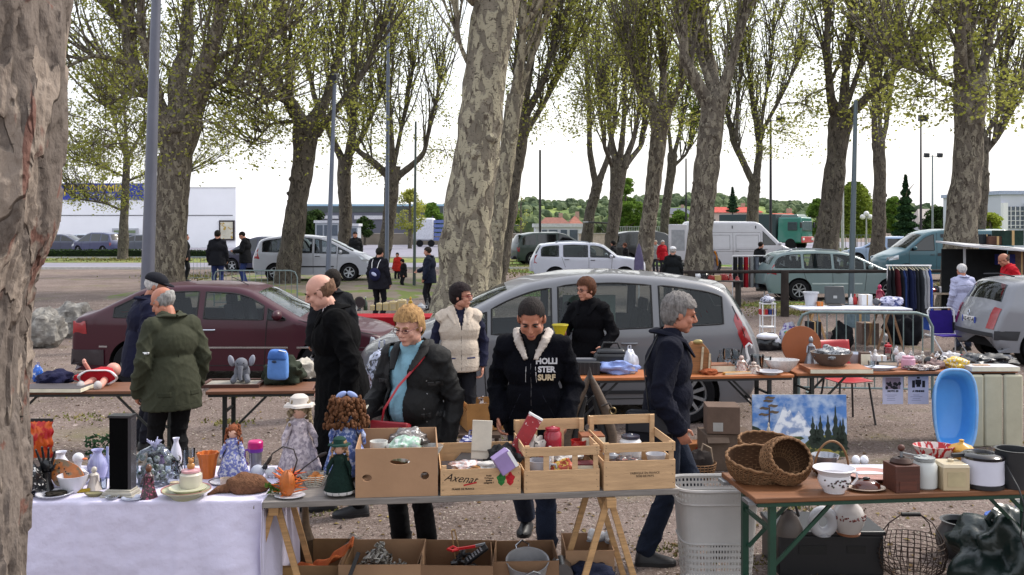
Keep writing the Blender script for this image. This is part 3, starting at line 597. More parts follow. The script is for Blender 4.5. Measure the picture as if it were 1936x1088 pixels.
 def S(s, x, z):
  h = s.L / 2; cx = (s.ax[:, 0].min() + s.ax[:, 0].max()) / 2; u = min(1, abs(x - cx) / h); y = s.W / 2 * (1 - .11 * u ** 5)
  zb = s.bz(x)
  if z > zb: y -= s.tum * (z - zb) / (s.hz - zb) + .012
  else: y -= .05 * ((zb - z) / zb) ** 2.2
  if z < zb: y -= .012 * math.exp(-((z - zb * .62) / .05) ** 2) * 0
  d = s.dist(x, z); r = s.rad
  if d < r: y -= r - math.sqrt(max(0, r * r - (r - d) ** 2))
  return y
 def A(s, i, v, off=0.0):
  p = s.out[i]; a, b = s.out[max(0, i - 1)], s.out[min(len(s.out) - 1, i + 1)]; l = math.hypot(b[0] - a[0], b[1] - a[1]) or 1
  nx, nz = -(b[1] - a[1]) / l, (b[0] - a[0]) / l
  if nx * p[0] + nz * (p[1] - .5) * .5 < 0 and not (nz > .2): nx, nz = -nx, -nz
  if nz < -.6: nx, nz = -nx, -nz
  c = (.025 + s.crown * nx * nx) * (1 - v * v) + off; return V((p[0] + nx * c, v * s.S(*p), p[1] + nz * c))
 def pane(s, a, b):
  "window outline between x=a (front) and x=b (rear), under the roof line and above the belt"
  n = 14; up = []; lo = []
  for i in range(n + 1):
   x = a + (b - a) * i / n; zt = s.top(x) - s.off; zb = s.bz(x) + .015
   if zt > zb + .015: up.append((x, zt)); lo.append((x, zb))
  return lo + up[::-1]
 def side(s, poly, off, mat, name, sd, frame=False, parent=None):
  n = len(poly); x0, x1 = min(p[0] for p in poly), max(p[0] for p in poly); z0, z1 = min(p[1] for p in poly), max(p[1] for p in poly)
  vs = [V(p) for p in poly]; st = .1; x = x0 + st / 2
  while x < x1:
   z = z0 + .03
   while z < z1:
    if inpoly(x, z, poly): vs.append(V((x, z)))
    z += .06
   x += st
  r = geometry.delaunay_2d_cdt(vs, [(i, (i + 1) % n) for i in range(n)], [], 0, 1e-4); vv, ff = r[0], r[2]
  ff = [tuple(f) for f in ff if inpoly(sum(vv[i][0] for i in f) / 3, sum(vv[i][1] for i in f) / 3, poly)]
  g = MB(); g.add([(p[0], sd * (s.S(p[0], p[1]) + off), p[1]) for p in vv], ff)
  o = obj(name, g, mat, parent or s.r)
  if frame:
   g = MB(); g.tube([(p[0], sd * (s.S(*p) + off), p[1]) for p in poly], .011, 5, closed=True); obj('window_frame', g, GAP, o)
  return o
 def across(s, cond, vm, off, mat, name, v0=None):
  idx = [i for i, p in enumerate(s.out) if cond(*p)]
  if len(idx) < 2: return None
  g = MB(); a, b = (v0 if v0 is not None else -vm), vm; m = 10
  vs = [s.A(i, a + (b - a) * j / m, off) for i in idx for j in range(m + 1)]
  g.add(vs, [(i * (m + 1) + j, i * (m + 1) + j + 1, (i + 1) * (m + 1) + j + 1, (i + 1) * (m + 1) + j) for i in range(len(idx) - 1) for j in range(m)])
  return obj(name, g, mat, s.r)
 def wheel(s, xa, sd, r, rim, sp, detail=True):
  y = sd * (s.W / 2 - .125); o = sd * .1; g = MB()
  R = Matrix.Translation((xa, y, r)) @ Matrix.Rotation(PI / 2, 4, 'X')
  prof = [(rim * .98, -.1), (r * .93, -.105), (r, -.075), (r, .075), (r * .93, .105), (rim * .98, .1), (rim * .94, .06)]
  g.push(R).lathe(prof, n=36, close=False).pop(); t = obj('wheel', g, TYRE, s.r)
  g = MB(); g.push(R); zz = -sd * .085
  g.lathe([(rim, zz), (rim * .9, zz), (rim * .88, zz * .2)], n=32, close=False); g.cyl((0, 0, zz * .4), (0, 0, zz * .95), rim * .2, n=12)
  for k in range(sp):
   a = 2 * PI * k / sp + .3; c, q = math.cos(a), math.sin(a); g.bar((c * rim * .12, q * rim * .12, zz * .85), (c * rim * .93, q * rim * .93, zz * .95), rim * (.24 if sp <= 6 else .15), .03, up=(0, 0, 1))
  g.pop(); obj('rim', g, ALLOY, t)
  g = MB(); g.push(R).lathe([(0.001, 0), (rim * .9, 0)], n=20, close=False).pop(); obj('brake', g, DARKIN, t)
 def line(s, pts, w=.006, sd=None, name='door_seam', mat=None, off=.001):
  sd = sd or s.near; p = densify(pts, .05, 0); g = MB(); g.tube([(a, sd * (s.S(a, b) + off), b) for a, b in p], w, 4); return obj(name, g, mat or GAP, s.r)
 def handle(s, x, z, sd=-1, mat=None, w=.17):
  g = MB(); y = sd * (s.S(x, z) + .02); g.tube([(x - w / 2, y - sd * .02, z), (x - w / 2 + .02, y, z), (x + w / 2 - .02, y, z), (x + w / 2, y - sd * .02, z)], .013, 6); obj('door_handle', g, mat or s.paint, s.r)
 def mirror(s, x, z, mat=None, sds=(-1, 1)):
  for sd in sds:
   g = MB(); y = sd * (s.S(x, z) + .10); g.ell((x, y, z + .03), (.07, .11, .075)); g.bar((x, sd * (s.S(x, z) - .02), z), (x, y, z), .05); obj('wing_mirror', g, mat or s.paint, s.r)
 def rail(s, xa, xb, mat=STEEL):
  for sd in (1, -1):
   g = MB(); n = 10; g.tube([(xa + (xb - xa) * i / n, sd * (s.S(xa + (xb - xa) * i / n, s.top(xa + (xb - xa) * i / n)) - .03), s.top(xa + (xb - xa) * i / n) + (.045 if 0 < i < n else 0)) for i in range(n + 1)], .016, 6); obj('roof_rail', g, mat, s.r)
 def plate(s, x, z, txt, rear=True, w=.5):
  g = MB(); d = -1 if rear else 1; g.box((x, 0, z), (.012, w, .11)); p = obj('number_plate', g, WHITE, s.r, bev=.004)
  if txt: text('plate_number', txt, .085, GAP, p, (x + d * .008, 0, z), (PI / 2, 0, -PI / 2 if rear else PI / 2), bold=.002)
  for sd in (1, -1):
   g = MB(); g.box((x + d * .001, sd * (w / 2 - .02), z), (.013, .04, .108)); obj('plate_band', g, M('#24409a', .5), p)
RED = M('#8e1420', .2, coat=.6, spec=.7); HEAD = M('#b9bfc6', .12, .5, spec=.8); TRIM = M('#24252a', .6)
def details(c, seams, handles, mz=None, hm=None, both=True):
 for l in seams: c.line(l)
 for h in handles: c.handle(h[0], h[1], c.near, mat=hm)
 if mz: c.mirror(*mz)
# grey people carrier in the middle
prof = [(2.10, .24), (2.19, .42), (2.19, .60), (2.12, .76), (1.92, .90), (1.62, 1.0), (1.42, 1.06), (.62, 1.47), (.35, 1.57), (-.1, 1.645), (-.6, 1.66), (-1.2, 1.62), (-1.62, 1.56), (-1.83, 1.49), (-2.02, 1.16), (-2.13, .96), (-2.2, .74), (-2.2, .45), (-2.1, .25)]
WSC = lambda x, z: .60 < x < 1.46 and z > 1.0
c = Car('metallic grey people carrier parked behind the middle beer table', 'car', 'people_carrier', 1054, 11.75, PI + .035, prof, 1.84, '#6b6c71', (1.36, -1.36), .325, belt=(.93, 1.11), panes=[(1.28, .86), (.80, .14), (.06, -.98), (-1.07, -1.78)], ws=WSC, rws=lambda x, z: -2.02 < x < -1.84 and z > 1.1, tum=.17, rim=.235, spokes=10, scale=1.03, off=.10, crown=.16)
details(c, [[(.86, .30), (.90, .95)], [(.10, .27), (.10, 1.05)], [(-.98, .62), (-1.0, 1.05)], [(.86, .30), (.1, .28), (-.9, .29)], [(-1.9, 1.3), (-2.02, .98), (-1.95, .62)], [(-1.95, .62), (-2.17, .6)]], [(.30, .86), (-.72, .9)], (.98, 1.0))
for sd in (1, -1):
 c.side([(-1.93, 1.24), (-2.04, 1.05), (-2.12, .88), (-2.02, .83), (-1.95, .98), (-1.9, 1.15)], .006, RED, 'tail_light', sd); c.side([(1.6, .9), (2.05, .72), (2.0, .62), (1.7, .74)], .006, HEAD, 'headlight', sd)
 c.side([(.8, .34), (-.9, .34), (-.9, .38), (.8, .38)], .012, TRIM, 'sill_trim', sd)
c.across(lambda x, z: x > 2.1 and .3 < z < .5, .6, .006, TRIM, 'grille')
g = MB(); g.box((-.35, .25, 1.18), (.62, .02, .42)); obj('sun_shade', g, M('#9fb3a6', .8), c.r)
# dark red saloon at left
prof = [(2.16, .26), (2.24, .42), (2.25, .56), (2.2, .68), (1.95, .78), (1.5, .86), (1.06, .93), (.98, .95), (.30, 1.33), (.1, 1.39), (-.5, 1.42), (-1.05, 1.40), (-1.3, 1.35), (-1.88, 1.06), (-2.05, 1.0), (-2.2, .96), (-2.24, .85), (-2.26, .5), (-2.2, .28)]
c = Car('dark maroon saloon car with a chrome side strip behind the two older men', 'car', 'saloon_car', 462, 14.3, 0, prof, 1.74, '#3d0d1a', (1.33, -1.32), .31, belt=(.90, .97), panes=[(.92, .56), (.50, -.34), (-.44, -1.22), (-1.30, -1.62)], ws=lambda x, z: .3 < x < 1.0 and z > .94, rws=lambda x, z: -1.86 < x < -1.32 and z > 1.04, tum=.19, off=.085, spokes=8, scale=1.0, mat=M('#380619', .42, var=.08, coat=.25, scale=2, spec=.35))
details(c, [[(.52, .3), (.56, .93)], [(-.39, .28), (-.39, .95)], [(-1.0, .6), (-1.18, .8), (-1.26, .97)], [(.52, .3), (-.85, .29)], [(1.0, .93), (2.1, .72)]], [(-.26, .80, -1, CHROME), (-1.12, .82, -1, CHROME)], (.72, .98), hm=CHROME)
for sd in (1, -1):
 c.side([(2.2, .52), (.98, .54), (.98, .565), (2.2, .545)], .012, CHROME, 'side_strip', sd); c.side([(.86, .54), (-.94, .54), (-.94, .565), (.86, .565)], .012, CHROME, 'side_strip', sd); c.side([(-1.7, .55), (-2.24, .55), (-2.24, .575), (-1.7, .575)], .012, CHROME, 'side_strip', sd)
 c.side([(2.24, .3), (1.75, .3), (1.75, .5), (2.24, .5)], .02, M('#2a2025', .5), 'bumper', sd); c.side([(-1.75, .3), (-2.25, .3), (-2.25, .52), (-1.75, .52)], .02, M('#2a2025', .5), 'bumper', sd)
 c.side([(-2.0, .74), (-2.22, .74), (-2.22, .92), (-2.02, .92)], .006, RED, 'tail_light', sd); c.side([(2.22, .58), (2.0, .6), (2.02, .7), (2.18, .66)], .006, HEAD, 'headlight', sd)
c.across(lambda x, z: x > 2.1 and .5 < z < .67, .95, .006, HEAD, 'headlight_band'); c.across(lambda x, z: x < -2 and .3 < z < .52, 1, .02, M('#2a2025', .5), 'bumper'); c.across(lambda x, z: x > 2 and .3 < z < .48, 1, .02, M('#2a2025', .5), 'bumper')
g = MB(); g.tube([(.15, -.3, 1.4), (-.05, -.3, 1.5), (-.1, -.3, 1.52)], .006, 5); obj('aerial', g, GAP, c.r)
g = MB(); g.box((.1, 0, 1.405), (1.9, 1.26, .012));
# silver hatchback at the right edge, seen from behind
prof = [(1.86, .25), (1.9, .42), (1.88, .6), (1.7, .76), (1.2, .9), (.95, .98), (.3, 1.3), (.05, 1.38), (-.6, 1.42), (-1.2, 1.40), (-1.5, 1.36), (-1.60, 1.30), (-1.76, .96), (-1.83, .88), (-1.88, .70), (-1.93, .58), (-1.94, .42), (-1.86, .25)]
c = Car('silver small hatchback with a dark rear bumper at the right edge', 'car', 'hatchback', 0, 16.12, 0, prof, 1.66, '#777980', (1.22, -1.22), .29, belt=(.88, .97), panes=[(.9, .6), (.52, -.30), (-.4, -1.15)], ws=lambda x, z: .35 < x < .98 and z > .95, rws=lambda x, z: -1.76 < x < -1.57 and z > .98, x0=9.74, spokes=7, tum=.18, vws=.86, crown=.10, scale=1.0)
details(c, [[(.55, .3), (.6, .92)], [(-.34, .28), (-.36, .96)]], [(-.2, .8)], (.7, .95))
for sd in (1, -1):
 c.side([(-1.95, .42), (-1.6, .42), (-1.56, .57), (-1.95, .57)], .014, TRIM, 'bumper_strip', sd)
 c.across(lambda x, z: x < -1.6 and .58 < z < .94, 1 if sd > 0 else -.76, .008, RED, 'tail_light', v0=.76 if sd > 0 else -1)
c.across(lambda x, z: x < -1.6 and .40 < z < .58, 1, .014, TRIM, 'bumper_strip')
c.side([(-1.30, .66), (-1.42, .63), (-1.42, .78), (-1.30, .81), (-1.20, .78), (-1.20, .66)], .003, M('#9a9ca3', .3, .3), 'fuel_flap', -1)
c.plate(-2.005, .70, 'AZ-457-AJ', w=.46)
g = MB(); g.tube([(-2.00, 0, .86), (-2.005, .035, .81), (-2.01, 0, .76), (-2.005, -.035, .81)], .008, 5, closed=True); obj('badge', g, CHROME, c.r)
g = MB(); g.tube([(-1.50, .5, 1.44), (-1.5, 0, 1.47), (-1.5, -.5, 1.44)], .012, 5); obj('spoiler', g, TRIM, c.r)
# pale green estate car
prof = [(2.18, .25), (2.26, .42), (2.24, .62), (2.05, .76), (1.6, .9), (1.25, .98), (.35, 1.40), (0, 1.47), (-.7, 1.50), (-1.5, 1.47), (-1.78, 1.42), (-1.90, 1.35), (-2.12, 1.02), (-2.22, .8), (-2.25, .5), (-2.18, .26)]
c = Car('pale green estate car with roof rails behind the white trestle table', 'car', 'estate_car', 1574, 29.9, 0, prof, 1.75, '#6f8284', (1.42, -1.28), .32, belt=(.92, .98), panes=[(1.15, .72), (.64, -.22), (-.32, -1.12), (-1.22, -1.98)], ws=lambda x, z: .4 < x < 1.26 and z > .97, rws=lambda x, z: -2.1 < x < -1.9 and z > 1.04, spokes=7, tum=.17, scale=1.02)
details(c, [[(.68, .3), (.74, .93)], [(-.27, .28), (-.29, .96)], [(-.9, .3), (-1.1, .7), (-1.18, .98)]], [(-.1, .84), (-1.0, .86)], (.82, .98)); c.rail(0, -1.6)
for sd in (1, -1):
 c.side([(-2.0, 1.1), (-2.12, 1.0), (-2.22, .8), (-1.95, .78)], .006, RED, 'tail_light', sd); c.side([(2.15, .74), (1.75, .84), (1.8, .7), (2.15, .6)], .006, HEAD, 'headlight', sd); c.side([(.6, .5), (-.9, .5), (-.9, .54), (.6, .54)], .01, M('#b6c4c2', .4), 'side_strip', sd)
# silver people carrier in the left middle distance
prof = [(2.08, .25), (2.16, .42), (2.15, .6), (2.02, .8), (1.75, .98), (1.5, 1.05), (.6, 1.5), (.3, 1.6), (-.3, 1.66), (-1.2, 1.63), (-1.7, 1.56), (-1.92, 1.45), (-2.06, 1.05), (-2.15, .8), (-2.15, .4), (-2.08, .26)]
c = Car('silver people carrier parked on the grass behind the leaning tree', 'car', 'people_carrier', 597, 36.3, .04, prof, 1.8, '#a7aab4', (1.35, -1.33), .31, belt=(.95, 1.06), panes=[(1.35, .95), (.88, .1), (0, -.95), (-1.05, -1.8)], ws=lambda x, z: .65 < x < 1.5 and z > 1.04, rws=lambda x, z: -2.05 < x < -1.9 and z > 1.08, spokes=6, scale=1.02); c.r.location.z = .25
details(c, [[(.9, .3), (.94, 1.0)], [(.05, .28), (.05, 1.03)], [(-.95, .6), (-1.0, 1.03)]], [(.2, .9, -1), (-.8, .93, -1)], (1.05, 1.03), hm=TRIM)
for sd in (1, -1): c.side([(-1.95, 1.2), (-2.05, 1.05), (-2.12, .8), (-1.9, .8)], .006, RED, 'tail_light', sd); c.side([(2.1, .74), (1.7, .92), (1.8, .75), (2.1, .62)], .006, HEAD, 'headlight', sd); c.side([(.8, .5), (-.9, .5), (-.9, .55), (.8, .55)], .01, TRIM, 'side_strip', sd)
# white off-roader in the centre distance
prof = [(2.05, .34), (2.15, .5), (2.14, .85), (2.0, 1.0), (1.5, 1.08), (1.1, 1.13), (.55, 1.55), (.3, 1.62), (-.6, 1.66), (-1.5, 1.62), (-1.8, 1.57), (-2.0, 1.2), (-2.12, .95), (-2.15, .55), (-2.05, .36)]
c = Car('white off-road car with roof bars parked beyond the grey people carrier', 'car', 'off_road_car', 1110, 37.6, 0, prof, 1.82, '#bfc3d2', (1.38, -1.29), .345, belt=(1.04, 1.12), panes=[(1.0, .06), (-.04, -.98), (-1.16, -1.84)], ws=lambda x, z: .6 < x < 1.1 and z > 1.12, rws=lambda x, z: -2.0 < x < -1.8 and z > 1.2, spokes=5, sill=.32, scale=1.0)
details(c, [[(.85, .4), (.9, 1.05)], [(0, .38), (0, 1.08)], [(-.9, .7), (-1.05, 1.1)]], [(.15, .98), (-.85, 1.0)], (.85, 1.1), hm=TRIM); c.rail(.1, -1.3)
for sd in (1, -1): c.side([(-1.98, 1.2), (-2.08, 1.15), (-2.13, .85), (-2.0, .85)], .006, RED, 'tail_light', sd); c.side([(2.1, .9), (1.75, .98), (1.8, .8), (2.1, .78)], .006, HEAD, 'headlight', sd)
c.across(lambda x, z: x < -2 and .36 < z < .6, 1, .01, TRIM, 'bumper')
# white high-roofed delivery van, rear door open
prof = [(2.62, .35), (2.7, .5), (2.68, .85), (2.5, 1.05), (2.1, 1.22), (1.9, 1.3), (1.15, 2.05), (.85, 2.36), (.6, 2.45), (-2.5, 2.47), (-2.68, 2.40), (-2.72, 2.2), (-2.72, .5), (-2.65, .36)]
c = Car('white high roofed delivery van with its rear door swung open', 'van', 'delivery_van', 1398, 49, 0, prof, 2.0, '#b9bac0', (1.95, -1.5), .34, belt=(1.3, 1.3), panes=[(1.78, .92)], ws=lambda x, z: 1.2 < x < 1.95 and z > 1.25, spokes=5, tum=.10, rad=.12, seats=(.9,), off=.30, sill=.35, opaque=True, scale=1.03)
details(c, [[(.82, .4), (.82, 1.9)], [(1.9, .5), (1.85, 1.28)], [(-.55, .4), (-.55, 1.9)], [(.8, 1.93), (-2.7, 1.93)], [(.8, 1.0), (-2.7, 1.0)]], [(-.35, 1.02), (1.05, 1.1)], (1.75, 1.35), hm=TRIM)
g = MB(); g.box((0, 0, 0), (.06, .95, 1.75), tp=.97); d = obj('rear_door', g, c.paint, c.r, bev=.03); d.location = (-3.25, -1.02, 1.45); d.rotation_euler = (0, 0, PI / 2 + .05)
g = MB(); g.box((0, 0, 0), (.075, .68, 1.05)); e = obj('inner_panel', g, M('#90949a', .5), d, bev=.03); e.location = (0, 0, .1)
for sd in (-1,):
 for x in (-.6, .55, -1.9): c.side([(x, 2.12), (x + .05, 2.12), (x + .05, 2.26), (x, 2.26)], .02, TRIM, 'hook', sd)
for a, b in ((-2.55, -.7), (-.4, .7)):
 c.line([(a, 1.1), (b, 1.1), (b, 1.8), (a, 1.8), (a, 1.1)], .012, name='panel_line', mat=M('#8d8f96', .5))
# teal van facing left
prof = [(2.4, .3), (2.5, .5), (2.45, .85), (2.25, 1.02), (1.75, 1.22), (1.65, 1.28), (.95, 1.85), (.6, 1.98), (.2, 2.03), (-2.3, 2.03), (-2.5, 1.95), (-2.58, 1.6), (-2.6, .5), (-2.5, .32)]
c = Car('long teal van facing left with dark upper vent windows', 'van', 'panel_van', 1776, 40.2, PI, prof, 1.95, '#17505e', (1.7, -1.45), .33, belt=(1.2, 1.2), panes=[(1.55, .62)], ws=lambda x, z: .95 < x < 1.66 and z > 1.27, spokes=5, tum=.13, rad=.1, off=.12, sill=.3, opaque=True, scale=1.06, seats=False)
details(c, [[(.55, .4), (.5, 1.9)], [(1.6, .5), (1.6, 1.2)], [(-.8, .4), (-.8, 1.85)]], [(.7, 1.05)], (1.4, 1.28), hm=TRIM)
for sd in (1, -1):
 for a, b, z0, z1 in ((.35, -.62, 1.72, 1.86), (-.95, -2.35, 1.68, 1.84), (.3, -.7, 1.0, 1.12), (.5, .37, 1.0, 1.12), (-.9, -2.4, .95, 1.08), (2.2, -2.5, .55, .62)): c.side([(a, z0), (b, z0), (b, z1), (a, z1)], .008, TRIM, 'side_trim', sd)
 c.side([(2.42, .95), (2.0, 1.05), (2.0, .88), (2.45, .8)], .008, HEAD, 'headlight', sd)
# far cars
far = [(1.95, .25), (2.05, .45), (2.0, .68), (1.6, .85), (1.1, .93), (.4, 1.33), (0, 1.42), (-.8, 1.42), (-1.35, 1.3), (-1.75, .98), (-2.05, .92), (-2.1, .5), (-2.02, .28)]
mpv = [(2.0, .25), (2.1, .45), (2.05, .7), (1.75, .92), (1.4, 1.0), (.5, 1.52), (.1, 1.62), (-1.2, 1.6), (-1.75, 1.5), (-2.0, 1.05), (-2.1, .8), (-2.1, .4), (-2.0, .26)]
def small(label, px, Y, yaw, pr, col, sc=1.0, name='parked_car'):
 m = pr is mpv
 c = Car(label, 'car', name, px, Y, yaw, pr, 1.75, col, (1.3, -1.3), .31, belt=(.9, 1.0) if m else (.86, .93), panes=[(1.2, .05), (-.05, -1.0), (-1.1, -1.8)], ws=(lambda x, z: .5 < x < 1.4 and z > .99) if m else (lambda x, z: .4 < x < 1.1 and z > .92), rws=(lambda x, z: -2.0 < x < -1.75 and z > 1.02) if m else (lambda x, z: -1.75 < x < -1.35 and z > .97), opaque=True, seats=False, spokes=5, scale=sc, detail=False)
 for sd in (1, -1): c.side([(-1.95, .9), (-2.08, .88), (-2.1, .65), (-1.95, .65)], .006, RED, 'tail_light', sd); c.side([(2.0, .68), (1.7, .8), (1.7, .62), (2.02, .55)], .006, HEAD, 'headlight', sd)
 c.line([(.0, .3), (0, .9)]); c.line([(.9, .3), (.9, .9)]); return c
small('dark grey saloon leftmost in the far car park before the white store', 124, 84, .0, far, '#383c50', 1.15)
small('dark blue people carrier with pale headlights parked left of the slim tree', 188, 80, PI - .45, mpv, '#2d3358', 1.12)
small('silver car behind the dark blue people carrier in the far car park', 152, 95, PI, far, '#9fa8b4', 1.1)
small('grey car partly behind the slim young tree in the far car park', 262, 88, PI, far, '#4d525b', 1.1)
small('dark blue car just behind the silver people carrier and the leaning tree', 505, 48, PI - .3, mpv, '#1f2340', 1.1)
small('silver car parked behind the trunks left of the white off-road car', 952, 63, 0, far, '#9c9fa6', 1.15)
small('light blue car with its windscreen toward the teal van front', 1680, 55, PI - .5, far, '#8fa3c4', 1.2)
c = small('dark green car with its tailgate raised behind the white off-road car', 1045, 58, .25, mpv, '#2b3a38', 1.2)
g = MB(); g.box((-2.55, 0, 2.02), (1.2, 1.5, .07), (0, .12, 0)); g.bar((-2.1, .6, 1.6), (-2.5, .6, 1.98), .03); g.bar((-2.1, -.6, 1.6), (-2.5, -.6, 1.98), .03); obj('tailgate', g, c.paint, c.r, bev=.02)
c = small('black car with its tailgate raised behind the person in the red coat', 1232, 55, 0.1, mpv, '#1d2024', 1.25)
g = MB(); g.box((-2.55, 0, 2.0), (1.1, 1.5, .07), (0, .05, 0)); g.bar((-2.1, .6, 1.6), (-2.5, .6, 1.98), .03); g.bar((-2.1, -.6, 1.6), (-2.5, -.6, 1.98), .03); obj('tailgate', g, c.paint, c.r, bev=.02)
# lorry
t = thing('lorry', 'green lorry with a bright red bumper driving behind the white van', 'lorry', ((1503 - 968) / FX * 96, 96, 0), -.75); t.scale = (1.12,) * 3
g = MB(); g.box((0, 0, 1.75), (2.4, 2.2, 2.3), tp=.94); obj('cab', g, paint('#1d6a60'), t, bev=.12)
g = MB(); g.box((-.1, 0, 3.0), (1.8, 2.0, .3), tp=.8); obj('air_deflector', g, paint('#17443e'), t, bev=.08)
g = MB(); g.box((1.19, 0, .9), (.1, 2.24, .55)); obj('bumper', g, paint('#b51f2a'), t, bev=.05)
g = MB(); g.box((1.16, 0, 2.12), (.1, 1.9, .85), (0, -.03, 0)); obj('windscreen', g, M('#5a6870', .1, spec=.8), t, bev=.04)
for sd in (1, -1):
 g = MB(); g.box((.3, sd * 1.1, 2.1), (.9, .06, .75)); obj('window', g, M('#3b454c', .1), t, bev=.03)
 g = MB(); g.box((1.25, sd * .85, .95), (.05, .35, .22)); obj('headlight', g, WHITE, t, bev=.03)
 g = MB(); g.box((1.2, sd * 1.28, 2.2), (.15, .2, .5)); obj('wing_mirror', g, TRIM, t, bev=.03)
g = MB(); g.box((-4.2, 0, 1.95), (5.8, 2.3, 2.5)); obj('trailer', g, M('#20333a', .6), t, bev=.05)
for x in (.1, -3.2, -5.4):
 for sd in (1, -1): g = MB(); g.cyl((x, sd * .85, .5), (x, sd * 1.12, .5), .5, n=24); obj('wheel', g, TYRE, t)
# ---------------------------------------------------------------- people
SKIN = M('#b5806c', .55, var=.12, scale=14, spec=.35); SKIN2 = M('#a8705a', .55, var=.14, scale=14, spec=.35); SKIN3 = M('#c08f7d', .55, var=.12, scale=14)
EYE_M = M('#1c1715', .3); LIP = M('#8a4a45', .5)
class Person:
 def __init__(s, label, px, Y, ht, yaw, near=True, z0=0.0, skin=None, girth=1.0, belly=.0, lean=0.0, arms=None, feet=None, head=(0, 0), hair=('short', '#2a2220'), top=None, shirt=None, vest=None,
     legs='#1b1c22', shoes='#16161a', shw=1.0, name='person', group=None, hand=(1, 1), brow='#2a2220', denim=False):
  s.near = near; S = ht / 1.75; s.S = S; skin = skin or SKIN
  s.r = thing(name, label, 'person', ((px - 968) / FX * Y, Y, z0), math.radians(yaw), group); s.r.scale = (S, S, S)
  lean = math.radians(lean); ca, sa = math.cos(lean), math.sin(lean)
  def T(p):
   p = V(p)
   if p.z > .93: d = p.z - .93; return V((p.x, p.y * ca + d * sa, .93 + d * ca - p.y * sa * .5))
   return p
  s.T = T; gw = girth
  A = {'R': ((.25, -.03, 1.14), (.26, .07, .90)), 'L': ((-.25, -.03, 1.14), (-.26, .07, .90))}; A.update(arms or {})
  F = {'R': (.10, 0, .09), 'L': (-.10, 0, .09)}; F.update(feet or {})
  SH = {'R': T((.175 * shw, -.01, 1.42)), 'L': T((-.175 * shw, -.01, 1.42))}
  HP = {'R': V((.09, 0, .90)), 'L': V((-.09, 0, .90))}
  def knee(k):
   h, f = HP[k], V(F[k]); d = f - h; m = h.lerp(f, .5); l = .42; q = max(0, l * l - (d.length / 2) ** 2); fw = V((0, 1, 0)) - d.normalized() * d.normalized().y; fw.normalize(); return m + fw * math.sqrt(q) * .95
  K = {k: knee(k) for k in 'RL'}; s.K, s.F, s.A, s.SH = K, F, A, SH
  def torso(g, t, b=0.0):
   g.ell(T((0, 0, .97)), ((.165 * gw + t), .115 * gw + t + belly * .3, .14 + t), 20, 12); g.ell(T((0, .01 + belly * .5, 1.10)), (.15 * gw + t, .112 * gw + t + belly, .17), 20, 12)
   g.ell(T((0, 0, 1.29)), (.168 * gw + t, .118 * gw + t, .19), 20, 12); g.caps(SH['L'] + V((.02, 0, -.01)), SH['R'] + V((-.02, 0, -.01)), .062 + t * .8)
   g.caps(T((-.07, -.01, 1.44)), T((.07, -.01, 1.44)), .06 + t * .6)
  def arm(g, k, t, end=1.0, wr=.0):
   e, h = V(A[k][0]), V(A[k][1]); t = min(t, .026); g.caps(SH[k], e, .050 + t, .041 + t); g.caps(e, e.lerp(h, end), .040 + t, .029 + t + wr)
  def leg(g, k, t, end=1.0, hem=0.0):
   g.caps(HP[k], K[k], .082 + t, .056 + t); g.caps(K[k], K[k].lerp(V(F[k]), end), .056 + t, .036 + t + hem)
  # body
  g = MB(); torso(g, -.012)
  for k in 'RL': arm(g, k, -.006); leg(g, k, -.01); f = V(F[k]); g.caps(f + V((0, -.02, -.03)), f + V((0, .12, -.055)), .03, .022)
  HM = Matrix.Translation(T((0, .015, 1.50))) @ Matrix.Rotation(-lean, 4, 'X') @ Matrix.Rotation(math.radians(head[0]), 4, 'Z') @ Matrix.Rotation(math.radians(-head[1]), 4, 'X') @ Matrix.Translation((0, .02, .14)) @ Matrix.Scale(1.05, 4); s.HM = HM
  g.caps(T((0, -.02, 1.42)), HM @ V((0, -.025, -.08)), .058 * (.9 + .1 * gw), .053)
  g.push(HM); g.ell((0, -.012, .032), (.076, .096, .087), 20, 14); g.ell((0, .018, -.035), (.062 * (.85 + .15 * gw), .070, .078), 18, 12); g.ell((0, .058, -.092), (.028, .026, .022)); g.caps((-.034, .074, .022), (.034, .074, .022), .014)
  g.caps((0, .088, .012), (0, .108, -.024), .0085, .0125); g.ell((0, .098, -.032), (.019, .013, .010))
  for q in (1, -1): g.ell((q * .04, .055, -.028), (.024, .024, .024)); g.ell((q * .079, -.008, -.008), (.011, .02, .033), 10, 8); g.ell((q * .05, .005, -.06), (.02, .05, .035))
  g.ell((0, .082, -.060), (.026, .012, .007)); g.ell((0, .080, -.070), (.022, .012, .007)); g.pop()
  s.hands = {}
  for q, k in ((1, 'R'), (-1, 'L')):
   e, h = V(A[k][0]), V(A[k][1]); d = (h - e).normalized(); u = V((0, 1, 0)) - d * d.y
   if u.length < .3: u = V((-q, 0, 0)) - d * (-q * d.x)
   u.normalize(); n = d.cross(u); n = n if n.x * q < 0 else -n; Mh = Matrix((u, n, d)).transposed(); s.hands[k] = (h, u, n, d)
   g.ell(h + d * .045, (.038, .016, .052), 12, 8, rot=Mh)
   for i, (o, l) in enumerate(((.028, .066), (.0095, .076), (-.0095, .07), (-.028, .055))):
    p0 = h + d * .078 + u * o; c = .35 + .12 * i; p1 = p0 + (d * math.cos(c) + n * math.sin(c)) * l * .55; c += .75; p2 = p1 + (d * math.cos(c) + n * math.sin(c)) * l * .5; g.caps(p0, p1, .0092, .0085, 8); g.caps(p1, p2, .0085, .0072, 8)
   p0 = h + d * .02 + u * .03; p1 = p0 + u * .028 + d * .03 + n * .01; g.caps(p0, p1, .012, .0105, 8); g.caps(p1, p1 + d * .032 + n * .008, .0105, .0085, 8)
  me = remesh(g, .0062 if near else .012, 2, .5); s.body = obj('body', me, skin, s.r)
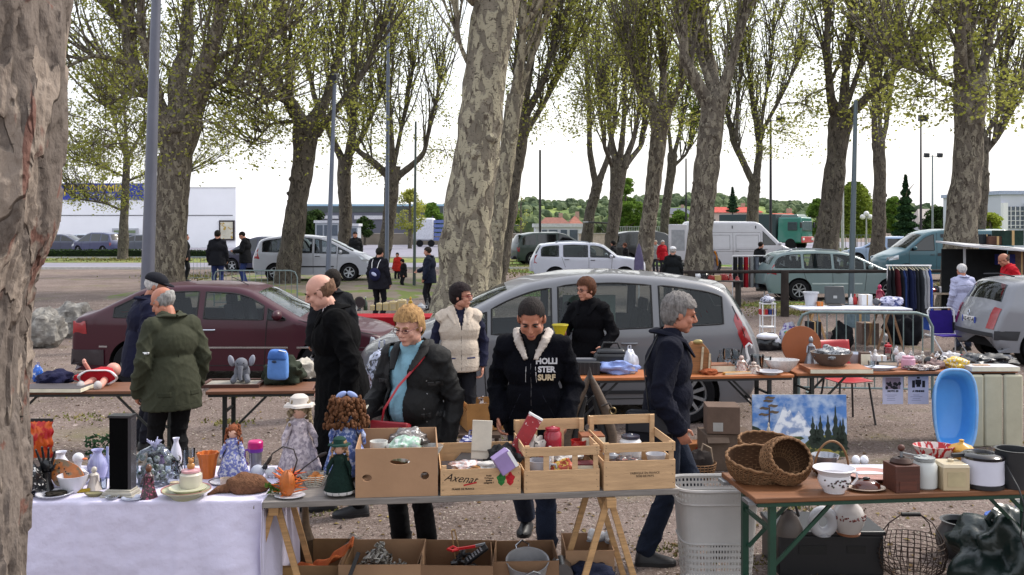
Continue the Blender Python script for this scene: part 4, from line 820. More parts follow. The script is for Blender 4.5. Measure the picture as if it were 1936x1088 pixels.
  # eyes, brows, mouth
  if near:
   for q in (1, -1):
    g = MB(); g.push(HM); g.ell((q * .031, .0815, .0005), (.013, .007, .0055), 10, 8); g.pop(); obj('eye', g, EYE_M, s.r)
    g = MB(); g.push(HM); g.tube([(q * .014, .093, .020), (q * .03, .0925, .026), (q * .048, .082, .021)], [.004, .0048, .003], 6); g.pop(); obj('eyebrow', g, M(brow, .9), s.r)
   g = MB(); g.push(HM); g.ell((0, .0905, -.0648), (.023, .006, .0032), 10, 6); g.pop(); obj('lips', g, LIP, s.r)
  # hair
  st, hc = hair; hm = M(hc, .8, var=.5, scale=38, bump=.9, bscale=60, stretch=(1.6, 1.6, .3))
  if st != 'none':
   import mathutils
   th = {'short': .008, 'crop': .005, 'bob': .019, 'curly': .02, 'ring': .007, 'tuft': .013}.get(st, .012); g = MB(); g.push(HM)
   nn = 40 if near else 20
   def hf(v):
    w = mathutils.noise.noise(v * (7 if st in ('curly', 'tuft') else 4)) * (.12 if st in ('curly', 'tuft') else .06 if st != 'crop' else .01) + abs(mathutils.noise.noise(V((v.x * 14, v.y * 14, v.z * 3)))) * (.07 if st != 'crop' else .02); return 1 + w
   g.ell((0, -.016, .034), (.078 + th, .098 + th, .089 + th), nn, nn // 2 + 6, fn=hf)
   if st in ('bob', 'curly', 'tuft'): g.ell((0, -.04, -.01), (.078 + th * .6, .066 + th, .085), nn, nn // 2, fn=hf)
   g.pop(); IM = HM.inverted(); me = g.mesh()
   def keep(x, y, z):
    p = IM @ V((x, y, z))
    if st == 'ring': return -.06 < p.z < .018 - .32 * p.y and p.y < .03 and not (p.y > -.02 and p.z < 0 and abs(p.x) > .06)
    if p.y > .058 and p.z < .075 - (.015 if st in ('curly', 'bob', 'tuft') else 0): return False
    if p.y > .012 and p.z < .045 and not (st in ('bob',) and abs(p.x) > .07 and p.y < .04): return False
    lo = -.055 if st in ('short', 'crop') else -.085
    return p.z > lo and (p.y < -.025 or p.z > -.02 or st in ('bob', 'curly'))
   cut(me, keep); finish(me, 80); obj('hair', me, hm, s.r, solid=0)
  # trousers
  g = MB(); g.ell((0, 0, .93), (.17 * gw + .006, .125 * gw + belly * .3, .12));
  for k in 'RL': leg(g, k, .014, .93, .018)
  me = remesh(g, .011 if near else .02, 3, .5); wrinkle(me, .0045, 14, 2, lambda c: .3 + 1.2 * (np.abs(c[:, 2] - .5) < .12) + 1.5 * (c[:, 2] < .22)); obj('trousers', me, M(legs, .9, var=.35 if denim else .2, scale=3, bump=.4, bscale=90), s.r)
  for k in 'RL':
   f = V(F[k]); g = MB(); pr = [(-.065, .030, .05), (-.05, .040, .085), (-.01, .042, .105), (.04, .041, .085), (.09, .046, .060), (.14, .046, .046), (.18, .036, .036), (.2, .012, .02)]
   vs = []
   for y, wd, hh in pr:
    for i in range(12): a = 2 * PI * i / 12; vs.append((f.x + wd * math.cos(a) * (1 if math.sin(a) > 0 else 1.05), f.y + y, f.z - .088 + (hh * (math.sin(a) if math.sin(a) > 0 else 0)) + .012))
   g.add(vs, [(i * 12 + j, i * 12 + (j + 1) % 12, i * 12 + 12 + (j + 1) % 12, i * 12 + 12 + j) for i in range(len(pr) - 1) for j in range(12)] + [tuple(range(12))])
   sh = obj('shoe', g, M(shoes, .5), s.r, sub=1)
   g = MB(); g.prism([(f.x + wd * 1.08 * q, f.y + y) for q in (1,) for y, wd, _ in pr] + [(f.x - wd * 1.08, f.y + y) for y, wd, _ in pr[::-1]], f.z - .09, f.z - .066); obj('sole', g, BLACK, sh)
  # shirt, jacket, vest
  def garment(nm, col, t, zb, sleeves=True, opening=None, flare=0.0, collar=None, mat=None, wr=.004, amp=.0055, endw=.97, hood=None):
   g = MB(); torso(g, t)
   if zb < .95: g.tube([T((0, 0, 1.1)), (0, 0, .95), (0, 0, zb)], [(.15 * gw + t), (.165 * gw + t + flare * .4), (.165 * gw + t + flare)], 24, flat=.76 + belly)
   if sleeves:
    for k in 'RL': arm(g, k, t, endw, wr)
   if collar: g.caps(T((-.035, .0, 1.47)), T((.035, .0, 1.47)), .066 + t * .5)
   me = remesh(g, .0095 if near else .017, 4, .6); zz = zb
   wrinkle(me, amp, 12, px % 7, lambda c: .5 + 1.0 * (np.abs(c[:, 0]) > .19))
   def keep(x, y, z):
    if z < zz + .004: return False
    if z > 1.46 and collar and (x * x + (y - (z - .93) * sa) ** 2) < .068 ** 2 and z > 1.5: return False
    if opening and y > .02 + max(0, z - .93) * sa * .5:
     w0, w1, z1, cx = opening[:4]; w = w1 * max(0, (z - z1)) / (1.48 - z1) if z > z1 else 0; w = max(w, w0 * max(0, (z1 - z)) / max(.01, (z1 - zz)) if z < z1 else 0); w = max(w, opening[4] if len(opening) > 4 else 0)
     if abs(x - cx) < w: return False
    return True
   cut(me, keep); o = obj(nm, me, mat or cloth(col), s.r, solid=.010 if opening or zb < .95 else 0)
   if collar == 'fold':
    for q in (1, -1):
     g = MB(); g.tube([T((0, -.115, 1.51)), T((q * .075, -.08, 1.515)), T((q * .115, .0, 1.50)), T((q * .10, .085, 1.46)), T((q * .065, .15 + belly, 1.36))], [.030, .034, .037, .036, .016], 8, flat=.5); obj('collar', g, mat or cloth(col), o)
   if hood:
    g = MB(); g.tube([T((0, -.13, 1.43)), T((.08, -.09, 1.47)), T((.10, .0, 1.51)), T((.085, .09, 1.47)), T((.03, .15, 1.36))], [.05, .046, .036, .030, .018], 10)
    g.tube([T((0, -.13, 1.43)), T((-.08, -.09, 1.47)), T((-.10, .0, 1.51)), T((-.085, .09, 1.47)), T((-.03, .15, 1.36))], [.05, .046, .036, .030, .018], 10); me = remesh(g, .01, 2); wrinkle(me, .004, 55); obj('hood', me, cloth(hood), o)
   return o
  if shirt: garment('shirt', shirt, .010, .86, top is None or True, collar='c', amp=.003)
  if top: s.top = garment('jacket', **top)
  if vest: s.vest = garment('vest', **vest)
 def hat(s, col, brim=True, name='cap'):
  g = MB(); g.push(s.HM); g.ell((0, -.02, .06), (.094, .112, .075), 20, 12)
  if brim: g.ell((0, .085, .055), (.07, .07, .012), 16, 6)
  g.pop(); me = cut(g.mesh(), lambda x, y, z: (s.HM.inverted() @ V((x, y, z))).z > .035); finish(me, 60); obj(name, me, cloth(col), s.r, solid=.006)
 def glasses(s, col='#1a1618'):
  g = MB(); g.push(s.HM)
  for q in (1, -1): g.tube([(q * .034 + .021 * math.cos(a), .099, .001 + .013 * math.sin(a)) for a in np.linspace(0, 2 * PI, 13)[:-1]], .0022, 5, closed=True); g.tube([(q * .056, .098, .004), (q * .079, .05, .006), (q * .082, -.01, .002)], .002, 5)
  g.tube([(-.012, .1, .004), (0, .103, .007), (.012, .1, .004)], .002, 5); g.pop(); obj('glasses', g, M(col, .3), s.r)
J = lambda c, zb=.80, t=.030, **k: dict(col=c, t=t, zb=zb, **k)
# --- near shoppers
ol = Person('balding older man in a dark olive padded jacket seen from behind', 326, 7.96, 1.75, 42, girth=1.06, belly=.01, lean=4, head=(28, 22), hair=('ring', '#8e8c8a'), top=J('#3a3b2e', .74, .045, flare=.03, collar='fold', mat=M('#35372a', .85, var=.2, scale=2, bump=.6, bscale=14)), legs='#0d0d10',
  arms={'L': ((-.26, -.04, 1.15), (-.25, .10, .88)), 'R': ((.26, -.02, 1.15), (.25, .10, .9))}, skin=SKIN2, feet={'L': (-.1, .06, .09)})
sm = M('#1d1e16', .9); seam(ol.top, [(-.20, 1.30, -1), (0, 1.28, -1), (.20, 1.30, -1)], mat=sm); seam(ol.top, [(0, 1.27, -1), (0, .78, -1)], mat=sm); seam(ol.top, [(-.17, .95, -1), (.17, .95, -1)], mat=sm); seam(ol.top, [(-.17, .79, -1), (.17, .79, -1)], mat=sm, r=.004)
patch(ol.top, -.275, -.235, 1.22, 1.235, -1, 'sleeve_badge', WHITE); [patch(ol.top, q * .08, q * .18, .86, .90, -1, 'pocket_flap', M('#2f3125', .9)) for q in (1, -1)]
a = Person('older man in a navy coat and dark cap behind the man in olive', 268, 9.7, 1.77, -55, girth=1.12, belly=.02, lean=6, head=(-25, 15), hair=('short', '#b9b6b4'), top=J('#1b1d33', .74, .04, flare=.02, collar='fold', mat=M('#14162b', .9, bump=.5, bscale=16)), legs='#1c1d26', skin=SKIN2); a.hat('#17181f')
Person('bald man in a long black coat over a white shirt looking left', 648, 7.5, 1.885, 103, girth=1.1, lean=8, head=(-10, 14), hair=('ring', '#6a5040'), shirt='#c9c6cc', top=J('#0f1012', .50, .05, flare=.05, collar='fold', opening=(.05, .085, 1.12, .0), mat=M('#08080a', .95, var=.3, bump=.5, bscale=25, spec=.1)), legs='#0c0c0f',
  arms={'R': ((.28, .02, 1.14), (.26, .12, .92)), 'L': ((-.28, -.04, 1.14), (-.27, -.02, .88))}, skin=SKIN3, feet={'R': (.1, .1, .09), 'L': (-.1, -.12, .09)})
a = Person('fair haired woman in a turquoise jumper and open black jacket with a red bag strap', 787, 6.33, 1.72, 158, girth=1.05, belly=.045, lean=3, head=(-4, 12), hair=('tuft', '#9a7850'), shirt='#7ba3b4', top=J('#151618', .80, .04, flare=.04, collar='fold', opening=(.15, .12, 1.1, .05, .075), mat=M('#0b0b0d', .75, var=.3, bump=.7, bscale=20, spec=.3)), legs='#0c0c0f', brow='#8a6a48',
   arms={'R': ((.27, .04, 1.14), (.24, .29, 1.07)), 'L': ((-.27, -.04, 1.13), (-.25, .04, .88))}, skin=SKIN3); a.glasses('#5a2a2a')
g = MB(); T = a.T; g.tube([T((-.13, -.02, 1.50)), T((-.10, .13, 1.40)), T((.02, .20, 1.25)), T((.11, .235, 1.10)), (.15, .22, .96)], .013, 6, flat=.4)
st = obj('bag_strap', g, M('#a3202c', .5), None); bag = thing('handbag', 'small red handbag hanging at the waist of the woman in turquoise', 'handbag', a.r.location, a.r.rotation_euler.z); bag.scale = a.r.scale; st.parent = bag
g = MB(); g.box((.05, .255, .93), (.27, .07, .17), (.1, 0, 0)); obj('bag_body', g, M('#a3202c', .45, bump=.3), bag, bev=.02); g = MB(); g.box((.05, .285, .98), (.275, .03, .09), (.12, 0, 0)); obj('bag_flap', g, M('#8d1824', .45), bag, bev=.01)
h, u, n_, d = a.hands['R']; q = a.r.matrix_basis; bpy.context.view_layer.update(); q = a.r.matrix_world
g = MB(); g.box((0, 0, 0), (.20, .006, .14)); b = one('booklet', 'pale booklet held open in the hand of the woman in turquoise', 'booklet', g, M('#c9c3b4', .8), q @ (V((.24, .41, 1.06)))); b.rotation_euler = (1.0, .45, 2.6)
for q in (1, -1): patch(a.top, q * .13, q * .24, 1.03, 1.07, 1, 'pocket_flap', M('#101013', .6)); patch(a.top, q * .15, q * .23, 1.24, 1.27, 1, 'pocket_flap', M('#101013', .6)); seam(a.top, [(q * .10, 1.42, 1), (q * .17, 1.34, 1), (q * .24, 1.36, 1)])
for k in range(5): pz = snap(a.top, [(-.145, 1.28 - .09 * k, 1)], .002); [obj('snap_button', MB().ell(v, (.007, .004, .007), 8, 6), M('#8d8d90', .3, .8), a.top) for v in pz]
a = Person('dark haired woman in a cream body warmer looking away to the right', 868, 9.5, 1.67, 192, girth=1.1, lean=0, head=(58, 2), hair=('bob', '#1d1416'), top=J('#1a1c30', .9, .014, collar='c'), vest=J('#b8ab9c', .86, .038, sleeves=False, collar='fold', opening=(.0, .045, 1.3, 0), mat=M('#b9ac9e', .95, var=.1, bump=.6, bscale=60)), legs='#14151b',
   arms={'L': ((-.27, -.03, 1.14), (-.24, .05, .90)), 'R': ((.26, -.04, 1.15), (.24, .04, .9))}); a.glasses('#7a1c24')
seam(a.vest, [(0, 1.38, 1), (0, .88, 1)], 'zip', TRIM, .004); [seam(a.vest, [(q * .17, 1.36, 1), (q * .15, 1.1, 1), (q * .16, .9, 1)], mat=M('#8d8376', .9)) for q in (1, -1)]; patch(a.vest, -.15, -.06, 1.0, 1.015, 1, 'pocket_trim', M('#3a3c5c', .8)); patch(a.vest, .06, .15, 1.0, 1.015, 1, 'pocket_trim', M('#3a3c5c', .8))
hs = Person('man in a black hooded top with pale fleece lining and white letters looking down', 1010, 6.42, 1.80, 172, girth=.98, belly=.0, lean=7, head=(2, 24), hair=('crop', '#211b1a'), top=J('#101219', .84, .03, flare=.0, collar='c', hood='#b5aca4', opening=(0, .06, 1.33, 0), mat=M('#090a11', .95, var=.3, bump=.5, bscale=80, spec=.1)), shirt='#17181c', legs='#232b3d', denim=True, skin=SKIN2,
   arms={'R': ((.25, -.05, 1.15), (.22, .10, .95)), 'L': ((-.25, -.05, 1.15), (-.22, .12, .95))}, feet={'R': (.09, -.30, .20), 'L': (-.09, .08, .09)})
for i, (wd, cc) in enumerate((('HOLLI', '#b9b9bd'), ('STER', '#b9b9bd'), ('SURF', '#b5a488'))):
 z = 1.335 - .052 * i; p = max((q.y for q in snap(hs.top, [(-.14, z, 1), (-.10, z, 1), (-.06, z, 1)], .004)), default=.17); text('lettering', wd, .050, M(cc, .8), hs.top, (-.10, p, z), (PI / 2 - .06, 0, PI + .2), ext=.002, bold=.0022)
seam(hs.top, [(0, 1.32, 1), (0, .90, 1)], 'zip', M('#55565c', .4, .6), .004)
for q in (1, -1): seam(hs.top, [(q * .03, 1.30, 1), (q * .035, 1.20, 1)], 'drawstring', M('#b8b8ba'), .004); seam(hs.top, [(q * .07, 1.12, 1), (q * .15, .95, 1)], 'pocket_edge', M('#20222c', .9), .004)
a = Person('short haired woman in a black coat holding a yellow bowl beside the grey car', 1113, 10.42, 1.68, 150, girth=1.0, head=(-22, 8), hair=('bob', '#4a2c1c'), top=J('#101014', .62, .04, flare=.03, collar='fold', mat=M('#0a0a0e', .93, bump=.5, bscale=25, spec=.1)), shirt='#2c1c4a', legs='#15151a',
   arms={'R': ((.28, .06, 1.15), (.17, .30, 1.15)), 'L': ((-.29, -.04, 1.14), (-.22, .12, 1.0))}); a.glasses('#2a2a2e')
bpy.context.view_layer.update(); q = a.r.matrix_world
g = MB(); g.lathe([(.045, 0), (.085, .11), (.09, .11), (.086, .12), (.078, .11), (.04, .008)], n=20); one('bowl', 'bright yellow plastic bowl held by the woman in the black coat', 'bowl', g, M('#b8a81e', .4), q @ V((.16, .40, 1.14)))
nm = Person('grey haired man in a dark navy pullover walking right past the crates', 1258, 6.43, 1.79, -94, girth=1.04, belly=.01, lean=3, head=(4, 10), hair=('tuft', '#6f6b69'), top=J('#171b2b', .86, .030, collar='fold', mat=M('#10121f', .93, var=.2, bump=.5, bscale=60, spec=.15)), legs='#1a2130', denim=True, skin=SKIN2,
   arms={'R': ((.27, -.06, 1.13), (.25, .06, .92)), 'L': ((-.27, -.04, 1.13), (-.25, .08, .92))}, feet={'R': (.09, -.14, .09), 'L': (-.09, .36, .12)})
bpy.context.view_layer.update(); t = thing('shoulder_bag', 'dark shoulder bag at the hip of the man in the navy pullover', 'shoulder bag', nm.r.location, nm.r.rotation_euler.z); t.scale = nm.r.scale
g = MB(); g.box((.17, -.12, .90), (.10, .30, .24), (0, 0, -.3)); obj('bag_body', g, M('#14161d', .8, bump=.3), t, bev=.03); g = MB(); g.box((.23, -.12, .95), (.012, .28, .12), (0, 0, -.3)); obj('bag_flap', g, M('#1a1c24', .7), t, bev=.005)
g = MB(); g.tube([(.19, -.12, 1.0), (.13, -.15, 1.3), (.0, -.03, 1.52), (-.12, .14, 1.38)], .011, 6, flat=.5); obj('bag_strap', g, BLACK, t)
# --- middle distance
a = Person('white haired man in a pale lavender jacket seen from behind beside the silver hatchback', 1822, 17.4, 1.56, 4, girth=1.15, near=True, lean=4, hair=('short', '#b9b7b6'), top=J('#a9abc6', .72, .045, flare=.02, collar='fold', mat=M('#a6a8c2', .85, var=.08, bump=.5, bscale=14)), legs='#3a4152', skin=SKIN2)
seam(a.top, [(-.2, 1.32, -1), (0, 1.35, -1), (.2, 1.32, -1)], 'yoke_seam', TRIM, .005)
Person('bald man in a bright red jacket at the far right', 1916, 18.9, 1.74, 85, girth=1.12, lean=10, head=(0, 15), hair=('ring', '#5a4a42'), top=J('#a81522', .8, .045, collar='fold'), legs='#22242c', skin=SKIN2)
a = Person('man in a dark jacket carrying a small round backpack seen from behind', 716, 23, 1.74, -18, girth=1.2, top=J('#16161e', .76, .05, flare=.02, collar='fold'), legs='#121318', hair=('short', '#17130f'), near=False, head=(-10, 8))
t = thing('backpack', 'small round navy backpack with a white emblem', 'backpack', a.r.location, a.r.rotation_euler.z)
g = MB(); g.ell((0, -.22, 1.12), (.15, .08, .16)); obj('pack_body', g, cloth('#1a1c3a'), t); g = MB(); g.ell((.02, -.30, 1.13), (.075, .015, .04), rot=Matrix.Rotation(.5, 3, 'Y')); obj('emblem', g, M('#a8adc8', .7), t)
for q in (1, -1): g = MB(); g.tube([(q * .07, -.23, 1.27), (q * .09, -.18, 1.4), (q * .1, -.1, 1.47)], .008, 5); obj('pack_strap', g, WHITE, t)
far = [('man in a black hooded jacket walking away beyond the metal barrier', 411, 30.5, 1.95, .18, 8, '#14151b', '#26305a', '#16130f', 'short', 0),
 ('man in a black jacket looking down at a tablet beside the barrier', 464, 32, 1.88, .23, 92, '#121317', '#2b3868', '#1a1512', 'crop', 30),
 ('person in a black coat walking half hidden behind the thick forked tree', 350, 36, 1.78, .2, -80, '#111216', '#15161b', '#1a1512', 'short', 0),
 ('man in a dark open jacket standing behind the silver people carrier bonnet', 672, 40, 1.8, .25, 180, '#1c1d20', '#1b1c22', '#17120f', 'short', 15),
 ('dark haired person almost hidden behind the bald man in the long coat', 629, 11.3, 1.72, 0, 20, '#15161a', '#17181c', '#1c1613', 'bob', 0),
 ('man in a dark blue jacket stretching a hand beside the widest trunk', 812, 25.8, 1.7, 0, 75, '#1a2030', '#1a1b20', '#2c2420', 'short', 10),
 ('child with black hair sitting low in dark clothes near the red toys', 763, 33.5, 1.12, 0, 120, '#131316', '#141519', '#100e0d', 'bob', 20),
 ('child in a bright red top behind the dark haired child', 752, 37, 1.25, 0, 160, '#b02a22', '#1d1e24', '#17120f', 'short', 10),
 ('child with dark hair bending by the blue folding chair', 806, 34, 1.25, 0, -100, '#1b2438', '#1b1c22', '#14100e', 'short', 30),
 ('woman with white hair in a red coat by the open black car', 1252, 45, 1.62, 0, 200, '#a01824', '#2a2a30', '#a8a4a0', 'short', 10),
 ('person in pale grey clothes next to the woman in the red coat', 1240, 46.5, 1.6, 0, 150, '#8f9290', '#3a3c44', '#9a8f80', 'short', 10),
 ('small child in a pink jacket in front of the open black car', 1225, 44, 1.18, 0, 180, '#b0286a', '#33343c', '#3a2a20', 'short', 10),
 ('man in a black coat and white cap seen from behind near the mottled tree', 1272, 27, 1.68, 0, -12, '#14171a', '#1a1b20', '#b0acaa', 'short', 5),
 ('woman in a striped grey jumper with dark hair at the distant stall', 1342, 31.5, 1.72, 0, 10, '#6b6468', '#26262c', '#1c1513', 'bob', 0),
 ('man in a black top standing before the white van cab', 1437, 33.5, 1.72, 0, -60, '#15161a', '#1b1c20', '#1a1411', 'crop', 5),
 ('person in a white shirt bending behind the pale green estate car', 1577, 36, 1.58, 0, 20, '#c4c6d0', '#2a2c34', '#15110f', 'short', 25),
 ('person with black hair sitting behind the white off-road car bonnet', 1160, 43, 1.62, 0, 60, '#17181c', '#1b1c20', '#12100f', 'bob', 0),
 ('person in a dark coat with reddish hair behind the white off-road car', 1183, 44, 1.5, 0, 100, '#1c1b1f', '#1b1c20', '#4a2a1e', 'bob', 10)]
for lb, px, Y, ht, z0, yaw, ct, cl, ch, hst, hp in far:
 ar = {}
 if 'tablet' in lb: ar = {'R': ((.25, .06, 1.14), (.16, .32, 1.12)), 'L': ((-.25, .06, 1.14), (-.12, .32, 1.12))}
 if 'stretching' in lb: ar = {'R': ((.24, .16, 1.2), (.2, .40, 1.08))}
 a = Person(lb, px, Y, ht, yaw, near=False, z0=z0, girth=1.12, head=(0, hp), hair=(hst, ch), top=J(ct, .76, .045, flare=.02, collar='fold'), legs=cl, arms=ar, denim='#26' in cl)
 if 'white cap' in lb: a.hat('#c9c9cc')
 if 'tablet' in lb: g = MB(); g.box((.02, .42, 1.15), (.26, .18, .012), (.5, 0, 0)); q = one('tablet', 'black tablet held by the man in the black jacket by the barrier', 'tablet', g, BLACK, a.r.location, a.r.rotation_euler.z)
 if 'striped' in lb:
  for k in range(5):
   me = a.top.data.copy(); cut(me, lambda x, y, z: abs(z - 1.0 - .08 * k) < .018); m = MB(); o = obj('stripe', me, cloth('#c2bcc0' if k % 2 else '#2c282e'), a.top)
   c_ = coords(me); c_[:, 0] *= 1.03; c_[:, 1] *= 1.04; me.vertices.foreach_set('co', c_.ravel())
  g = MB(); g.tube([(.12, -.12, 1.48), (.2, -.1, 1.3), (.24, -.08, 1.0)], .03, 8); obj('scarf', g, cloth('#b8741e'), a.r)
# ---------------------------------------------------------------- stalls and what lies on them
WOODB = wood('#704628'); WOODL = wood('#b08a5e'); WOODC = M('#bb9a76', .8, var=.2, scale=4, stretch=(1, 1, 9), bump=.3); PLANK = wood('#77716c'); WICK = M('#77593f', .8, var=.45, scale=30, bump=.4); WICKD = M('#4a3424', .9, var=.3)
def beer_table(label, a, b, h, depth, legcol='#16231c', legs=(.12, .88), top=None, name='folding_table', group=None, th=.03):
 A, B = G(a[0], a[1], h), G(b[0], b[1], h); d = B - A; L = d.length; rz = math.atan2(d.y, d.x); n = V((-math.sin(rz), math.cos(rz), 0)); c = (A + B) / 2 + n * depth / 2
 t = thing(name, label, 'table', (c.x, c.y, 0), rz, group); g = MB(); g.box((0, 0, h - th / 2), (L, depth, th)); obj('tabletop', g, top or WOODB, t, bev=.006)
 g = MB(); g.box((0, -depth / 2 + .03, h - th - .012), (L - .04, .03, .024)); g.box((0, depth / 2 - .03, h - th - .012), (L - .04, .03, .024)); obj('top_frame', g, M(legcol, .5), t)
 lm = M(legcol, .45, var=.25)
 for f in legs:
  x = -L / 2 + L * f; s = 1 if f < .5 else -1
  for q in (-1, 1): g = MB(); g.box((x, q * (depth / 2 - .07), (h - th) / 2 - .012), (.036, .036, h - th - .026)); obj('leg', g, lm, t)
  [obj('crossbar', MB().bar((x, -depth / 2 + .09, z), (x, depth / 2 - .09, z), .02), lm, t) for z in (.17, h - .2)]
  for q in (-1, 1): g = MB(); g.bar((x + .01 * s, q * (depth / 2 - .10), h - .42), (x + s * .38, q * (depth / 2 - .10), h - .05), .014, .02); obj('brace', g, lm, t)
 return t
def mound(w, d, h, seed=0, n=22, k=.35):
 import mathutils
 g = MB(); g.ell((0, 0, h * .42), (w / 2, d / 2, h * .58), n, n // 2 + 2, fn=lambda v: 1 + k * mathutils.noise.noise(v * 2.2 + V((seed, seed * 2, 0))) + .3 * k * abs(mathutils.noise.noise(v * 6 + V((seed, 0, 0)))))
 g.v = [(x, y, max(z, .001)) for x, y, z in g.v]; return g
def mk(kind, w, h, col, t, c2=None, mat=None, seed=0, d=None):
 "parts of a small item of width w and height h, built under the thing t"
 r = w / 2; d = d or w; m = mat or china(col); m2 = china(c2) if c2 else m
 if kind == 'vase': obj('vase_body', MB().lathe([(r * .55, 0), (r * .62, h * .03), (r * .9, h * .28), (r, h * .48), (r * .8, h * .7), (r * .42, h * .86), (r * .40, h * .92), (r * .6, h), (r * .52, h * .99), (r * .3, h * .85)], n=28), m, t)
 elif kind == 'jar':
  obj('jar_body', MB().lathe([(r * .82, 0), (r * .97, h * .05), (r, h * .3), (r * .98, h * .7), (r * .75, h * .82)], n=28, close=2), m, t); obj('jar_lid', MB().lathe([(r * .8, h * .82), (r * .84, h * .84), (r * .82, h * .93), (r * .3, h * .96), (r * .2, h), (.001, h)], n=28), m2, t)
 elif kind == 'bottle': obj('bottle_body', MB().lathe([(r * .95, 0), (r, h * .04), (r, h * .55), (r * .35, h * .75), (r * .3, h * .92)], n=20), m, t); obj('cap', MB().lathe([(r * .36, h * .9), (r * .36, h), (.001, h)], n=16), m2, t)
 elif kind == 'mug':
  obj('mug_body', MB().lathe([(r * .8, 0), (r * .88, h * .05), (r, h), (r * .9, h), (r * .78, h * .08), (.001, h * .06)], n=24), m, t); g = MB(); g.tube([(r * .9, 0, h * .8), (r * 1.4, 0, h * .78), (r * 1.5, 0, h * .5), (r * 1.3, 0, h * .25), (r * .85, 0, h * .22)], h * .06, 6); obj('mug_handle', g, m2, t)
 elif kind == 'bowl': obj('bowl_body', MB().lathe([(r * .45, 0), (r * .5, h * .06), (r * .8, h * .45), (r, h), (r * .94, h), (r * .72, h * .45), (.001, h * .12)], n=32, sy=d / w), m, t)
 elif kind == 'plate':
  obj('plate_body', MB().lathe([(r * .55, 0), (r * .62, h * .3), (r, h), (r * .99, h * 1.1), (r * .62, h * .55), (.001, h * .45)], n=36, sy=d / w), m, t)
  if c2: obj('plate_rim', MB().lathe([(r * .97, h * 1.06), (r * 1.005, h * 1.13), (r * .995, h * 1.18), (r * .95, h * 1.1)], n=36, sy=d / w, close=False), m2, t)
 elif kind == 'glass': obj('glass_bowl', MB().lathe([(r * .7, 0), (r * .75, h * .04), (r, h), (r * .95, h), (r * .7, h * .1), (.001, h * .08)], n=20), mat or CLEAR, t)
 elif kind == 'goblet': obj('goblet_bowl', MB().lathe([(r * .7, 0), (r * .65, h * .03), (r * .1, h * .08), (r * .1, h * .4), (r * .8, h * .58), (r, h * .8), (r * .9, h), (r * .85, h), (r * .8, h * .62), (.001, h * .5)], n=20), mat or CLEAR, t)
 elif kind == 'book': obj('cover', MB().box((0, 0, h / 2), (w, d, h)), mat or M(col, .6), t, bev=.002); obj('pages', MB().box((w * .012, -d * .012, h / 2), (w, d, h * .78)), M('#cfc8b4', .9), t)
 elif kind == 'box': obj('box_body', MB().box((0, 0, h / 2), (w, d, h)), mat or CARD, t, bev=.003); obj('tape', MB().box((0, 0, h / 2), (w * .12, d + .003, h + .003)), M('#a88a5c', .4), t)
 elif kind == 'tin':
  obj('tin_body', MB().box((0, 0, h * .4), (w, d, h * .8)), m, t, bev=.004); obj('tin_lid', MB().box((0, 0, h * .85), (w * 1.04, d * 1.04, h * .12), tp=.86).lathe([(w * .1, h * .9), (w * .12, h), (.001, h)], n=12), m2, t, bev=.003); obj('tin_label', MB().box((0, -d / 2 - .001, h * .4), (w * .66, .003, h * .5)), M('#a89a78', .6), t)
 elif kind == 'teapot':
  obj('pot_body', MB().lathe([(r * .4, 0), (r * .45, h * .05), (r * .7, h * .35), (r * .62, h * .6), (r * .35, h * .74)], n=28), m, t); obj('pot_lid', MB().lathe([(r * .38, h * .74), (r * .25, h * .84), (r * .07, h * .88), (r * .12, h * .95), (.001, h)], n=20), m2, t)
  obj('spout', MB().tube([(-r * .55, 0, h * .3), (-r * .8, 0, h * .45), (-r, 0, h * .75)], [r * .16, r * .1, r * .06], 8), m, t); obj('pot_handle', MB().tube([(r * .55, 0, h * .62), (r * .92, 0, h * .6), (r * .95, 0, h * .35), (r * .6, 0, h * .22)], r * .07, 6), m, t)
 elif kind == 'figure':
  obj('figure_body', MB().lathe([(r, 0), (r * .95, h * .06), (r * .7, h * .3), (r * .45, h * .55), (r * .55, h * .66), (r * .25, h * .76)], n=18, fn=lambda a, z: 1 + .08 * math.sin(5 * a + z * 30)), m, t); obj('figure_head', MB().ell((0, 0, h * .86), (r * .36, r * .36, h * .13), 14, 10), m2, t)
  g = MB()
  for q in (1, -1): g.caps((q * r * .5, 0, h * .64), (q * r * .75, -r * .4, h * .44), r * .14, r * .1, 8)
  obj('figure_arms', g, m, t)
 elif kind == 'animal':
  obj('animal_body', MB().ell((0, 0, h * .42), (r * .85, r * .5, h * .3), 16, 10, fn=lambda v: 1 + .08 * math.sin(v.x * 4)), m, t); obj('animal_head', MB().ell((-r * .72, -r * .1, h * .76), (r * .34, r * .3, h * .2), 14, 9).ell((-r * 1.0, -r * .14, h * .7), (r * .18, r * .15, h * .09), 10, 7), m2, t)
  for x in (-.5, .5):
   for y in (-.28, .28): obj('animal_leg', MB().cyl((x * r, y * r, 0), (x * r, y * r, h * .4), r * .14, r * .17, 10), m, t)
  for q in (1, -1): obj('animal_ear', MB().ell((-r * .62, q * r * .24 - r * .1, h * .97), (r * .1, r * .05, h * .09), 8, 6), m2, t)
 elif kind == 'cloth': me = mound(w, d, h, seed, 30, .5); o = obj('folded_cloth', me, mat or cloth(col), t, 70);
 elif kind == 'bag':
  g = mound(w, d, h * .82, seed, 26, .3); obj('bag_body', g, mat or M(col, .35, var=.3, scale=12, col2=c2 or None), t, 70); g = MB(); g.tube([(-w * .12, 0, h * .7), (-w * .08, 0, h), (w * .08, 0, h * 1.02), (w * .12, 0, h * .7)], w * .03, 6, flat=.4); obj('bag_handle', g, m, t)
 elif kind == 'frame':
